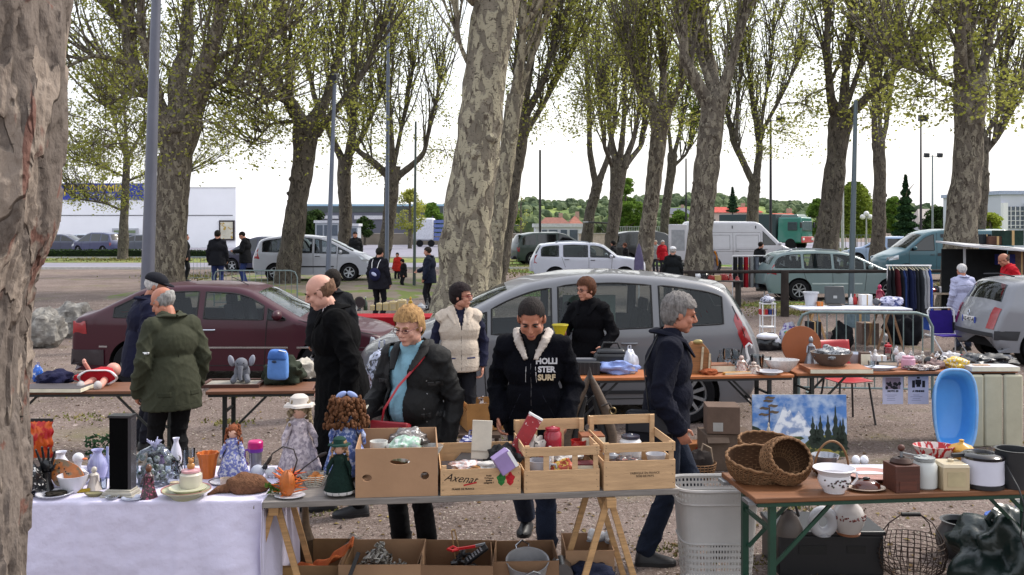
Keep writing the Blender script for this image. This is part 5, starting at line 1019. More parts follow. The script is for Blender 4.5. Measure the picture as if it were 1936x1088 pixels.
  obj('frame_board', MB().box((0, 0, h / 2), (w, .012, h)), M(c2 or '#c8c2b8', .5), t); g = MB(); f = min(w, h) * .07
  for x in (-1, 1): g.box((x * (w / 2 - f / 2), -.004, h / 2), (f, .022, h))
  for z in (0, 1): g.box((0, -.004, f / 2 + z * (h - f)), (w - 2 * f, .022, f))
  obj('frame_border', g, m, t, bev=.002)
 elif kind == 'pot': obj('pot_body', MB().lathe([(r * .7, 0), (r * .96, h), (r * 1.04, h), (r * 1.04, h * .9), (r * .97, h * .9)][:2] + [(r, h * .88), (r * 1.06, h * .89), (r * 1.06, h), (r * .94, h), (r * .66, h * .06), (.001, h * .05)], n=28), m, t)
 elif kind == 'ball': obj('ball_body', MB().ell((0, 0, r), (r, r, r), 20, 12), m, t); obj('ball_stand', MB().lathe([(r * .5, 0), (r * .45, r * .1), (r * .3, r * .16)], n=14), m2, t)
 elif kind == 'lamp':
  obj('lamp_base', MB().lathe([(r * .6, 0), (r * .5, h * .06), (r * .15, h * .12), (r * .3, h * .3), (r * .12, h * .5)], n=20), m2, t); obj('lamp_shade', MB().lathe([(r, h * .5), (r * .6, h), (r * .58, h), (r * .97, h * .5)], n=24, close=False), m, t)
def item(kind, col, px, py, wp, hp, label, cat=None, h=.75, rz=0.0, name=None, group=None, Y=None, z=None, **k):
 loc = G(px, py, h) if Y is None else V(((px - 968) / FX * Y, Y, EYE - (py - HY) / FX * Y if z is None else z))
 s = loc.y / FX; nm = name or {'jar': 'storage_jar', 'figure': 'figurine', 'animal': 'animal_figurine', 'cloth': 'folded_cloth', 'frame': 'picture_frame', 'pot': 'plant_pot', 'ball': 'glass_ball', 'box': 'cardboard_box', 'tin': 'storage_tin'}.get(kind, kind)
 t = thing(nm, label, cat or nm.replace('_', ' '), loc, rz, group); dp = k.pop('dp', None)
 if dp: k['d'] = dp * s
 mk(kind, wp * s, hp * s, col, t, **k); return t
# ---- stall A: white cloth, left foreground
h = .75; A0, A1 = G(-30, 955, h), G(494, 944, h)
t = thing('trestle_table', 'table hidden under the white cloth in the left foreground', 'table', ((A0.x + A1.x) / 2, 5.60, 0))
W2 = (A1.x - A0.x) / 2; obj('tabletop', MB().box((0, 0, h - .03), (2 * W2 - .06, .76, .03)), PLANK, t)
for x in (-1, 1):
 for y in (-1, 1): obj('leg', MB().box((x * (W2 - .2), y * .3, (h - .05) / 2), (.05, .05, h - .05)), WOODL, t)
g = MB(); random.seed(9)
def clothf(u, v):
 import mathutils
 x = A0.x + (A1.x - A0.x + .02) * u; L1 = .80; s = v * 1.52
 yf = 5.17 + (.05 * u)
 if s < L1: y, z = 5.97 - (5.97 - yf) * s / L1, h + .003 + .003 * mathutils.noise.noise(V((x * 9, s * 9, 0)))
 else:
  q = s - L1; fold = .018 * math.sin(x * 7 + 1.3 * math.sin(q * 3)) * min(1, q * 2.5) + .007 * mathutils.noise.noise(V((x * 3, q * 2 + x * 3, 3))) * min(1, q * 6) + .010 * math.exp(-((x * 5) % 2.6 - 1.3) ** 2 * 60) + .006 * mathutils.noise.noise(V((x * 14, q * 16, 1)))
  if u > .72: fold += .09 * ((u - .72) / .28) * math.sin((u - .72) * 16 - q * 2.4) * min(1, q * 3)
  y, z = yf - fold - .03 * min(1, q * 3), h - q * 1.02
 return V((x, y, z))
g.grid(clothf, 170, 110)
def clothe(u, v):
 import mathutils
 y = 5.97 - .78 * u; q = v * .72; return V((A1.x + .018 + .05 * q + .025 * math.sin(y * 14 + q * 2) * min(1, q * 4), y, h + .003 - q))
g.grid(clothe, 50, 40); one('tablecloth', 'white cloth with a lavender cast draped to the ground over the left foreground table', 'tablecloth', g, M('#c9c4da', .9, var=.04, scale=5, bump=.5, bscale=30, sheen=.2), ang=80, solid=.003)
I = item
o = I('cloth', '#1d1e22', 58, 938, 44, 60, 'heap of glossy black ornaments with white flecks at the left table corner', 'ornaments', name='ornament_heap', mat=M('#18191c', .25, var=.4, scale=30, col2='#b9b6b4', c2=(.60, .62)), seed=3, dp=60)
t = thing('hand_sculpture', 'black ceramic hand standing upright beside the white vase', 'sculpture', G(88, 932, h)); g = MB(); g.lathe([(.05, 0), (.045, .02), (.026, .07), (.028, .12)], n=16); obj('wrist', g, M('#17171a', .2), t)
g = MB(); g.ell((0, 0, .145), (.04, .018, .045), 14, 10);
for i, (o_, l) in enumerate(((-.032, .07), (-.012, .085), (.01, .08), (.031, .062))): g.caps((o_, 0, .17), (o_ * 1.7, -.012, .175 + l), .0085, .0065, 8)
g.caps((.035, -.01, .13), (.065, -.03, .17), .010, .007, 8); obj('palm', remesh(g, .004, 1), M('#17171a', .2), t)
t = thing('crisp_bag', 'orange and red foil snack bag standing at the table back by the trunk', 'snack bag', G(78, 866, .755)); g = MB()
def cb(u, v): b = math.sin(u * PI) * (math.sin(v * PI) ** .6); return b
g.grid(lambda u, v: V((-.075 + .15 * u + .006 * math.sin(v * 20), -.03 * cb(u, v) - .004 * math.sin(u * 30 + v * 9), .24 * v)), 16, 20); g.grid(lambda u, v: V((-.075 + .15 * u + .006 * math.sin(v * 20), .03 * cb(u, v), .24 * v)), 16, 20); obj('foil', g, M('#c2521a', .25, .3, var=.3, scale=9, col2='#a81c1c', c2=(.5, .56)), t, 80); obj('seal', MB().box((0, 0, .245), (.155, .006, .02)), M('#17171a', .4), t)
I('vase', '#c9c8d2', 115, 922, 36, 68, 'tall white vase behind the orange dotted dish')
t = thing('duck_figurine', 'white duck figurine with an orange beak above the dotted dish', 'figurine', G(148, 918, h)); obj('duck_body', MB().ell((0, 0, .05), (.06, .045, .055)).caps((-.01, 0, .09), (0, 0, .135), .02), china('#cfcfd4'), t); obj('duck_head', MB().ell((0, 0, .16), (.033, .028, .03)), china('#cfcfd4'), t); obj('beak', MB().ell((.04, -.005, .155), (.016, .011, .007)), M('#c4632a', .5), t)
t = thing('dotted_dish', 'orange leaf shaped ceramic dish with black dots leaning in a white bowl', 'dish', G(130, 926, h)); g = MB(); g.push(Matrix.Translation((-.01, -.02, .1)) @ Matrix.Rotation(.45, 4, 'Y') @ Matrix.Rotation(-.25, 4, 'X'))
pl = [(.095 * math.cos(a) * (1 + .25 * math.cos(2 * a)), .072 * math.sin(a) * (1 + .1 * math.sin(3 * a))) for a in np.linspace(0, 2 * PI, 30)[:-1]]; R90 = Matrix.Rotation(PI / 2, 4, 'X'); g.prism(pl, 0, .012, R90); g.pop(); obj('dish_body', g, M('#a8612c', .35, var=.3, scale=20, col2='#77634a', c2=(.5, .6)), t)
g = MB(); g.push(Matrix.Translation((-.01, -.02, .1)) @ Matrix.Rotation(.45, 4, 'Y') @ Matrix.Rotation(-.25, 4, 'X')); random.seed(2)
for k in range(18): a, r = U(0, 6.3), .06 * math.sqrt(rnd()); g.ell((r * math.cos(a) * 1.3, -.0135, r * math.sin(a)), (.004, .002, .004), 8, 5)
g.pop(); obj('dots', g, BLACK, t)
I('bowl', '#c6c5cc', 138, 932, 56, 34, 'white bowl holding up the orange dotted dish')
I('vase', '#9a9abf', 184, 912, 38, 62, 'lavender glass vase with a white rim left of the black column', 'vase', mat=M('#8d8fb8', .1, spec=.8), c2='#ccccdd')
I('figure', '#b7aea6', 178, 928, 30, 46, 'little Santa shaped figurine in white and red in front of the lavender vase', c2='#b0a89c')
I('bottle', '#8f93b2', 203, 905, 14, 60, 'slim blue glass bottle touching the left side of the black column', mat=M('#8a90b4', .1))
t = thing('plant', 'dark green leafy plant behind the lavender vase', 'plant', G(186, 885, h)); obj('plant_pot', MB().lathe([(.03, 0), (.04, .06), (.036, .06), (.02, .05)], n=14), M('#4a3a2c'), t); g = MB(); random.seed(4)
for k in range(130): leafq(g, V((U(-.07, .07), U(-.05, .05), U(.06, .20))), U(.012, .024))
obj('leaves', g, LEAFD, t, flatshade=True)
I('plate', '#cfcfd6', 103, 940, 66, 8, 'white plate with a dark centre at the front left of the cloth', c2='#8d8da0', dp=70)
I('cloth', '#26221d', 105, 936, 36, 7, 'dark flat trinket lying on the white plate', 'trinket', h=.765, name='trinket', seed=5, dp=30)
t = thing('brass_pipe', 'yellow brass tube lying in front of the Santa figurine', 'tube', G(152, 933, h), .35); obj('pipe', MB().cyl((-.05, 0, .013), (.05, 0, .013), .012, n=12), M('#9c842c', .35, .7), t)
I('plate', '#8b8468', 178, 940, 36, 7, 'small brassy oval tray left of the black column base', c2='#4a4434', mat=M('#8d8560', .4, .5), dp=22)
t = thing('column', 'tall black square column with glossy sides on a stepped stone base', 'ornament', G(226, 940, h), -.05); obj('shaft', MB().box((-.005, .03, .24), (.105, .07, .40)), M('#060607', .8, spec=.05), t, bev=.003); obj('shaft_side', MB().box((.058, .03, .24), (.018, .068, .398)), M('#3b3a3e', .2), t); obj('column_top', MB().box((0, .03, .446), (.13, .08, .012)), M('#2a2a2e', .3), t)
obj('column_base', MB().box((0, .02, .008), (.185, .13, .016)).box((0, .02, .025), (.165, .115, .016)).box((0, .025, .038), (.14, .10, .010)), M('#a49f94', .6), t, bev=.002)
text('base_lettering', 'SOUVENIR', .018, BLACK, t, (0, -.047, .009), bold=.0006)
t = thing('wrapped_bouquet', 'clear plastic wrapped flowers tied at the top right of the black column', 'wrapped flowers', G(292, 918, h)); g = mound(.25, .16, .22, 8, 26, .3); obj('cellophane', g, CLEAR, t, 70)
g = MB(); random.seed(12)
for k in range(46): g.ell((U(-.08, .08), U(-.05, .05), U(.03, .16)), (U(.008, .02),) * 3, 8, 6)
obj('flower_heads', g, M('#a5a7ae', .7, var=.5, scale=30, col2='#4d5a48'), t); g = MB()
for k in range(22): a = U(0, 6.3); g.tube([(0, 0, .2), (.015 * math.cos(a), .015 * math.sin(a), .235), (.045 * math.cos(a), .03 * math.sin(a), U(.245, .28))], .0028, 4)
obj('ribbon', g, M('#b9bad8', .6), t)
I('figure', '#4b2f38', 281, 943, 32, 66, 'dark bronze and pink lady figurine in front of the wrapped flowers', mat=M('#3a2a2e', .35, var=.4, scale=40, col2='#9a4a66', c2=(.55, .6)), c2='#5c3826')
I('vase', '#c5c5d3', 333, 900, 22, 72, 'narrow white bud vase between the wrapped flowers and the tumbler')
I('glass', '#cccccc', 357, 895, 24, 46, 'clear tumbler behind the strawberry sugar bowl')
I('plate', '#a5a584', 352, 942, 92, 16, 'large cream and green oval serving dish at the cloth front', c2='#a06a66', dp=90)
I('plate', '#b9b89f', 355, 934, 70, 12, 'smaller cream dish stacked on the oval serving dish', dp=66, h=.772)
t = I('jar', '#b5b0a2', 361, 922, 42, 36, 'cream sugar bowl with pink trim and an animal lid on the stacked dishes', 'sugar bowl', h=.785, name='sugar_bowl', c2='#b88a90'); obj('lid_bear', MB().ell((0, 0, .12), (.022, .018, .022)).ell((0, 0, .15), (.016, .015, .016)).ell((-.012, 0, .165), (.006, .004, .006)).ell((.012, 0, .165), (.006, .004, .006)), china('#a8743c'), t)
I('figure', '#22222a', 338, 905, 22, 44, 'black and white striped cat figurine left of the sugar bowl', mat=M('#1a1a1e', .3, scale=24, col2='#d0d0d6', c2=(.52, .54)))
t = thing('pleated_vase', 'bright orange pleated terracotta pot with a wavy rim', 'pot', G(393, 905, h)); obj('pot_body', MB().lathe([(.035, 0), (.04, .02), (.05, .12), (.062, .155), (.055, .155), (.044, .12), (.001, .02)], n=40, fn=lambda a, z: 1 + (.10 * math.sin(9 * a) if z > .1 else .03 * math.sin(9 * a))), M('#b8601c', .5), t)
def doll(label, px, py, hm, dress, hair, hatc=None, c2=None, curls=True, h=.75, Y=None, rz=0, bow=None, lace=None, big=1):
 loc = G(px, py, h) if Y is None else V(((px - 968) / FX * Y, Y, h)); t = thing('doll', label, 'doll', loc, rz, 'dolls on the foreground tables'); s = hm / .45; t.scale = (s,) * 3; random.seed(px)
 dm = M(dress, .9, var=.35, scale=26, bump=.6, bscale=60, col2=c2, c2=(.5, .56)) if c2 else M(dress, .9, var=.2, scale=26, bump=.6, bscale=60)
 obj('doll_dress', MB().lathe([(.115, .03), (.118, .05), (.09, .15), (.05, .24), (.045, .27), (.05, .31), (.02, .335)], n=48, fn=lambda a, z: 1 + .07 * math.sin(13 * a + z * 20) * (z < .25)), dm, t, 60)
 if lace: obj('lace_hem', MB().lathe([(.116, .045), (.124, .055), (.122, .035), (.118, .03)], n=60, fn=lambda a, z: 1 + .03 * math.sin(30 * a), close=False), M(lace, .9), t)
 for q in (1, -1):
  obj('doll_arm', MB().caps((q * .045, 0, .30), (q * .085, -.02, .225), .021, .017).caps((q * .085, -.02, .225), (q * .09, -.04, .18), .013, .010), dm, t); obj('doll_leg', MB().caps((q * .025, 0, .015), (q * .025, 0, .1), .014), M('#b9b3ac', .6), t); obj('doll_shoe', MB().ell((q * .025, -.012, .013), (.016, .026, .013)), china('#8d8d80'), t)
 obj('doll_head', MB().ell((0, 0, .375), (.042, .044, .05)), M('#c49a86', .4), t); g = MB()
 g.ell((0, .008, .385), (.052, .05, .055), 18, 12, fn=lambda v: U(.93, 1.07))
 if curls:
  for k in range(int(80 * big ** 3)): a = U(-.7, 3.9) if big < 1.5 else U(-1.2, 4.3); z = U(.28, .43); r = (.052 + .02 * (.42 - z) / .14) * (1 + (big - 1) * rnd()); g.ell((r * math.cos(a), r * math.sin(a) * .9, z), (U(.007, .012), U(.007, .012), U(.010, .018)) if big > 1 else (U(.006, .012), U(.006, .012), U(.010, .018)), 7, 5)
 obj('doll_hair', g, M(hair, .8, var=.5, scale=60, bump=.5, bscale=120), t, 70)
 if hatc: obj('doll_hat', MB().lathe([(.085, .40), (.08, .412), (.055, .418), (.05, .45), (.03, .465), (.001, .468)], n=30, fn=lambda a, z: 1 + (.09 * math.sin(6 * a) if z < .415 else 0)), M(hatc, .85), t)
 if bow:
  for q in (1, -1): obj('hair_bow', MB().ell((q * .03, -.01, .445), (.032, .012, .016), rot=Matrix.Rotation(q * .5, 3, 'Y')), M(bow, .7), t)
 return t
doll('doll with auburn hair and a blue and white floral dress beside the travel mug', 441, 905, .33, '#6a70a8', '#7a452c', c2='#b9b9c6')
t = thing('travel_mug', 'steel travel mug with a pink lid and purple handle', 'mug', G(483, 893, h)); obj('mug_body', MB().lathe([(.032, 0), (.034, .01), (.04, .13)], n=24, close=2), M('#8e8d90', .25, .7), t); obj('mug_lid', MB().lathe([(.043, .145), (.046, .15), (.046, .185), (.04, .192), (.001, .192)], n=24), M('#b8146c', .35), t); obj('mug_collar', MB().lathe([(.042, .125), (.045, .13), (.045, .148), (.04, .15)], n=24), M('#6a2a90', .35), t); obj('mug_handle', MB().tube([(-.04, -.01, .14), (-.065, -.012, .135), (-.062, -.012, .07), (-.045, -.01, .05)], .008, 6), M('#6a2a90', .35), t)
t = thing('fur_stole', 'brown fur animal toy with a long tail lying on the cloth', 'fur toy', G(468, 932, h)); g = mound(.24, .15, .11, 3, 26, .2); g.tube([(-.10, -.01, .03), (-.16, -.03, .025), (-.2, -.08, .012)], [.03, .02, .006], 8); obj('fur', g, M('#6d4c38', .95, var=.4, scale=60, bump=1, bscale=150), t, 80)
I('plate', '#b8b8c0', 435, 915, 80, 5, 'thin white tray with a black edge behind the fur toy', c2='#17171a', dp=60)
I('ball', '#b9bcc8', 487, 905, 26, 26, 'glass snow globe in front of the travel mug', c2='#5a4a3c')
t = thing('flower_arrangement', 'autumn arrangement of orange flowers and dark twigs on a white saucer', 'flower arrangement', G(545, 938, h)); random.seed(5); g = MB()
for k in range(60): a = U(0, 6.3); l = U(.03, .12); z = U(.01, .12); d = V((math.cos(a), math.sin(a) * .5, U(-.3, .7))); g.ell(V((.0, 0, z)) + d * l * .5, (l * .5, .007, .004), 8, 5, rot=d.to_track_quat('X', 'Z').to_matrix())
obj('petals', g, M('#c2601a', .7, var=.35, scale=12, col2='#a8301c', c2=(.55, .62)), t, 80); obj('gourd', MB().ell((0, -.02, .075), (.045, .04, .075), fn=lambda v: 1 + .05 * math.sin(9 * math.atan2(v.y, v.x))), M('#a85a20', .5, var=.25, scale=20), t)
g = MB();
for k in range(26): leafq(g, V((U(-.12, -.03), U(-.04, .02), U(.02, .07))), .022)
obj('leaves', g, LEAFG, t, flatshade=True); g = MB(); g.tube([(.02, 0, .1), (.05, 0, .2), (.03, 0, .26), (-.03, 0, .275), (-.09, 0, .235), (-.10, -.01, .2)], [.005, .004, .004, .004, .004, .003], 6); g.tube([(.02, 0, .1), (.09, 0, .16), (.17, 0, .22)], [.005, .004, .003], 6); g.ell((-.105, -.01, .2), (.011, .005, .028), rot=Matrix.Rotation(.5, 3, 'Y')); g.ell((.19, 0, .23), (.032, .006, .011), rot=Matrix.Rotation(-.4, 3, 'Y')); obj('twigs', g, M('#241a17', .5), t)
I('plate', '#c9c9cf', 548, 941, 58, 5, 'white saucer under the autumn flower arrangement', dp=50)
I('animal', '#c8c8cc', 512, 905, 28, 30, 'tiny black and white panda figurine beside the fur toy', c2='#1c1c20')
for kd, c_, px, py, w_, h_, lb in (('glass', '#cccccc', 196, 926, 14, 22, 'tiny clear shot glass left of the black column base'), ('bottle', '#7d84b0', 172, 900, 12, 40, 'blue scent bottle behind the Santa figurine'), ('goblet', '#cccccc', 318, 912, 18, 36, 'small stemmed glass right of the wrapped flowers'), ('mug', '#b9a99a', 426, 922, 20, 18, 'beige egg cup in front of the auburn haired doll'), ('figure', '#a8a4b4', 268, 915, 14, 34, 'grey saint figurine behind the bronze lady'),
 ('bowl', '#8f949c', 212, 948, 26, 8, 'small pewter ashtray at the very front of the cloth'), ('vase', '#5a3f6a', 306, 905, 14, 44, 'thin purple bud vase by the wrapped flowers'), ('goblet', '#cccccc', 455, 898, 16, 34, 'clear egg timer like glass beside the travel mug'), ('jar', '#b5a58a', 330, 930, 20, 20, 'tiny beige mustard pot left of the sugar bowl'), ('plate', '#9da3b8', 250, 948, 40, 5, 'blue grey saucer in front of the black column')): I(kd, c_, px, min(py, 946), w_, h_, lb)
# ---- stall B: grey plank on wooden trestles
B0, B1 = G(496, 951, .75), G(1284, 925, .75); dB = (B1 - B0); LB = dB.length; rzB = math.atan2(dB.y, dB.x); nB = V((-math.sin(rzB), math.cos(rzB), 0)); cB = (B0 + B1) / 2 + nB * .31
t = thing('plank_table', 'long weathered grey plank tabletop carrying the crates', 'table', (cB.x, cB.y, 0), rzB); obj('tabletop', MB().box((0, 0, .735), (LB, .62, .035)), PLANK, t, bev=.004)
def trestle(label, px, Y, sp=.17, z=.717):
 t = thing('trestle', label, 'trestle', ((px - 968) / FX * Y, Y + .28, 0), rzB); obj('top_bar', MB().box((0, 0, z - .03), (.055, .64, .055)), WOODL, t, bev=.003)
 for y in (-.24, .22):
  for q in (1, -1): obj('leg', MB().bar((q * .012, y + .012 * q, z - .03), (q * sp, y + .012 * q, 0), .035, .022, up=(0, 1, 0)), WOODL, t, bev=.002)
trestle('wooden trestle at the left end of the grey plank beside the white cloth', 507, 5.28, .2); trestle('wooden trestle under the slatted crates at the right of the grey plank', 1143, 5.42, .22)
def atB(px, dy=0, z=.7535): # point on plank by photo column at front edge
 k = (px - 496) / (1284 - 496); p = B0.lerp(B1, k); p.x = (px - 968) / FX * p.y; p = p + nB * dy; p.z = z; return p
def openbox(label, loc, w, d, hh, rz=0, mat=CARD, th=.006, name='cardboard_box', holes=False, group=None, flaps=False):
 t = thing(name, label, 'cardboard box' if 'card' in name else 'crate', loc, rz, group); g = MB()
 g.box((0, 0, th / 2 + .001), (w - .01, d - .01, th)); obj('box_bottom', g, mat, t)
 obj('box_back', MB().box((0, d / 2 - th / 2, hh / 2), (w, th, hh)), mat, t)
 for q in (1, -1): obj('box_side', MB().box((q * (w / 2 - th / 2), 0, hh / 2), (th, d - 2 * th - .001, hh)), mat, t)
 if not holes: obj('box_front', MB().box((0, -d / 2 + th / 2, hh / 2), (w, th, hh)), mat, t)
 else:
  pts = [V(p) for p in ((-w / 2, 0), (w / 2, 0), (w / 2, hh), (-w / 2, hh))]; ed = [(0, 1), (1, 2), (2, 3), (3, 0)]; hs_ = []
  for cx, cz, rx, rz_ in holes: hp = [(cx * w + rx * math.cos(a) * (1 if abs(math.cos(a)) < .9 else 1), cz * hh + rz_ * math.sin(a)) for a in np.linspace(0, 2 * PI, 17)[:-1]]; k = len(pts); pts += [V(p) for p in hp]; ed += [(k + i, k + (i + 1) % 16) for i in range(16)]; hs_.append(hp)
  r = geometry.delaunay_2d_cdt(pts, ed, [], 0, 1e-5); ff = [tuple(f) for f in r[2] if not any(inpoly(sum(r[0][i][0] for i in f) / 3, sum(r[0][i][1] for i in f) / 3, hp) for hp in hs_)]
  g = MB(); g.add([(p[0], -d / 2 + th / 2, p[1]) for p in r[0]], ff); obj('box_front', g, mat, t, solid=th, flatshade=True)
 if flaps:
  for q in (1, -1): obj('box_flap', MB().box((q * (w / 2 + .04), 0, hh - .03), (.005, d * .9, .12), (0, q * .9, 0)), mat, t)
 return t
W = lambda px, Y: px * Y / FX
p = atB(752, .285); openbox('big plain brown cardboard box with an oval hand hole on the plank', p, .455, .54, .27, rzB - .02, holes=[(.04, .72, .055, .018), (-.36, .40, .026, .02), (.34, .42, .024, .022)])
def inb(px, py, Y): return V(((px - 968) / FX * Y, Y, EYE - (py - HY) / FX * Y))
def IN(kind, col, px, py, Y, wp, hp, label, cat=None, **k):
 y0 = B0.y + (B1.y - B0.y) * (px - 496) / 788; Y2 = max(y0 + .03 + max(wp, 20) * .5 * y0 / FX, Y + (y0 - 5.2) * .9); py = min(py, HY + (EYE - .77) * FX / Y2); Y = Y2; return item(kind, col, px, py, wp, hp, label, cat, Y=Y, **k)
IN('mug', '#c9c9c6', 716, 868, 5.55, 34, 34, 'white mug near the left wall of the big brown box')
IN('cloth', '#6d8f78', 765, 868, 5.5, 60, 40, 'green and clear plastic wrapper inside the big brown box', 'wrapper', name='plastic_wrapper', mat=M('#8fb09c', .2, var=.4, scale=20, col2='#c4c8c8'), seed=4, dp=60)
IN('cloth', '#77706c', 775, 850, 5.7, 70, 36, 'grey jumble of glassware at the back of the big brown box', 'glassware', name='glassware', mat=M('#6f6a68', .2, var=.5, scale=30, col2='#c0c0c0', c2=(.58, .62)), seed=6, dp=70)
IN('plate', '#b8b8b4', 818, 862, 5.6, 40, 18, 'pale saucer at the right wall of the big brown box')
IN('mug', '#c4c4c4', 786, 904, 5.3, 30, 30, 'pale cup seen through the hand hole of the big box')
def crate(label, px0, px1, hh, dep, rows, rz, back, mat=WOODC, group='wooden crates on the plank'):
 "slatted crate; rows = list of (z0,z1) front boards"
 pc = atB((px0 + px1) / 2, dep / 2 + .005); w = (px1 - px0) * pc.y / FX * (pc.y - dep / 2) / pc.y; t = thing('wooden_crate', label, 'crate', pc, rz, group)
 for z0, z1 in rows: obj('front_board', MB().box((0, -dep / 2, (z0 + z1) / 2), (w, .006, z1 - z0)), mat, t, bev=.001);
 for z0, z1 in back: obj('back_board', MB().box((0, dep / 2, (z0 + z1) / 2), (w, .006, z1 - z0)), mat, t, bev=.001)
 for q in (1, -1):
  for z0, z1 in rows: obj('side_board', MB().box((q * (w / 2 - .003), 0, (z0 + z1) / 2), (.006, dep - .008, z1 - z0)), mat, t)
  for y in (1, -1): obj('corner_post', MB().box((q * (w / 2 - .02), y * (dep / 2 - .014), max(back[-1][1], hh) / 2 if y > 0 else hh / 2), (.026, .018, (max(back[-1][1], hh) if y > 0 else hh) - .004)), mat, t)
 obj('crate_bottom', MB().box((0, 0, .006), (w - .014, dep - .014, .008)), mat, t); g = MB(); random.seed(px0)
 for z0, z1 in rows:
  for q in (1, -1):
   for k in range(3): g.box((q * (w / 2 - .015 + U(-.004, .004)), -dep / 2 - .0035, z0 + (z1 - z0) * (.2 + .3 * k)), (.007, .001, .0022), (0, U(-.8, .8), 0))
 obj('staples', g, BLACK, t); return t, w
t, w_ = crate('low wooden crate printed with strawberries and cursive red underlined writing', 834, 986, .165, .46, [(.0, .145)], rzB - .01, [(.08, .19)])
PR = M('#1c1a1c', .8)
text('cursive_writing', 'Axenat', .062, PR, t, (-.115, -.2335, .092), (PI / 2, .12, 0), shear=.5, ext=.0003)
obj('red_stroke', MB().box((-.06, -.2335, .062), (.075, .001, .009), (0, -.2, 0)), M('#a81c20', .7), t); text('small_print', 'FRAISES DE FRANCE', .014, PR, t, (-.10, -.2335, .034), ext=.0003, bold=.0004)
text('small_print', 'Fruits\n12 France\nqualité\ncatégorie 1', .013, PR, t, (.045, -.2335, .085), ext=.0003, bold=.0005)
for x, c in ((.115, '#2c6a34'), (.165, '#a8242c')): obj('strawberry_print', MB().add([(x + .024 * math.cos(a) * (1 + .2 * math.sin(5 * a)), -.2332, .085 + .034 * math.sin(a) * (1 + .15 * math.cos(4 * a))) for a in np.linspace(0, 2 * PI, 25)[:-1]], [tuple(range(24))]), M(c, .8, var=.5, scale=60), t, flatshade=True)
t, w_ = crate('tall slatted wooden crate with four window gaps in its front', 989, 1134, .265, .42, [(.0, .125), (.205, .255)], rzB + .02, [(.0, .15), (.265, .33)])
for x in (-.09, .075): obj('front_slat', MB().box((x, -.206, .165), (.032, .005, .1)), WOODC, t); obj('back_slat', MB().box((x, .206, .21), (.032, .005, .13)), WOODC, t)
t, w_ = crate('tall wooden crate at the right end with small green print on its broad board', 1139, 1278, .27, .42, [(.0, .165), (.215, .265)], rzB + .02, [(.0, .17), (.29, .345)])
text('small_print', 'FABRIQUE EN FRANCE\nBOIS DE PAYS', .017, M('#2e2c28', .8), t, (.03, -.2145, .085), ext=.0003)
for a in [('book', '#2a2022', 880, 890, 5.5, 90, 12, 'brown leather album lying flat in the strawberry crate', 'album', dict(rz=.1, dp=60)), ('book', '#201b1d', 905, 876, 5.55, 80, 12, 'dark photo album stacked behind in the strawberry crate', 'album', dict(rz=-.15, dp=60)),
   ('cloth', '#b89a96', 885, 886, 5.35, 60, 14, 'pink and white paper fan in the strawberry crate', 'paper fan', dict(name='paper_fan', mat=M('#c0a29c', .6, var=.3, scale=30, col2='#cfcfcf'), seed=7, dp=40)), ('cloth', '#bdbab6', 925, 888, 5.3, 50, 16, 'crumpled white lace in the strawberry crate', 'lace', dict(name='lace_cloth', seed=9, dp=40)),
   ('cloth', '#8a5a20', 905, 892, 5.28, 40, 12, 'amber bead necklace heap at the front of the strawberry crate', 'beads', dict(name='bead_heap', mat=M('#8a5c22', .3, var=.5, scale=40), seed=10, dp=30)), ('cloth', '#1b1b1e', 950, 884, 5.4, 60, 40, 'black leather glove heap at the right of the strawberry crate', 'gloves', dict(name='glove_heap', seed=11, dp=60))]:
 IN(*a[:8], a[8], **a[9])
def slab(name, label, cat, px, py, Y, w, hh, th, rot, mat, extra=None):
 t = thing(name, label, cat, inb(px, py, Y)); t.rotation_euler = rot; obj('board', MB().box((0, 0, hh / 2), (w, th, hh)), mat, t, bev=.002)
 if extra: extra(t)
 return t
slab('notebook', 'cream notebook cover standing upright in the strawberry crate', 'notebook', 909, 868, 5.52, .115, .22, .02, (-.12, .05, .05), M('#b8b0a2', .7), lambda t: obj('binding', MB().box((0, -.012, .045), (.115, .006, .006)), M('#8d8478'), t))
slab('paint_box', 'dark red box with white flecks leaning up out of the crates', 'box', 966, 872, 5.6, .085, .30, .05, (-.1, .52, 0), M('#8a1420', .4, scale=24, col2='#c8a8a8', c2=(.64, .66)), lambda t: obj('white_edge', MB().box((0, 0, .297), (.088, .055, .012)), WHITE, t))
slab('gift_box', 'lilac cardboard box tipped on its corner between the two left crates', 'box', 962, 888, 5.35, .10, .11, .07, (0, -.55, .3), M('#8d78a8', .5), lambda t: obj('white_side', MB().box((.046, 0, .05), (.02, .075, .1)), WHITE, t))
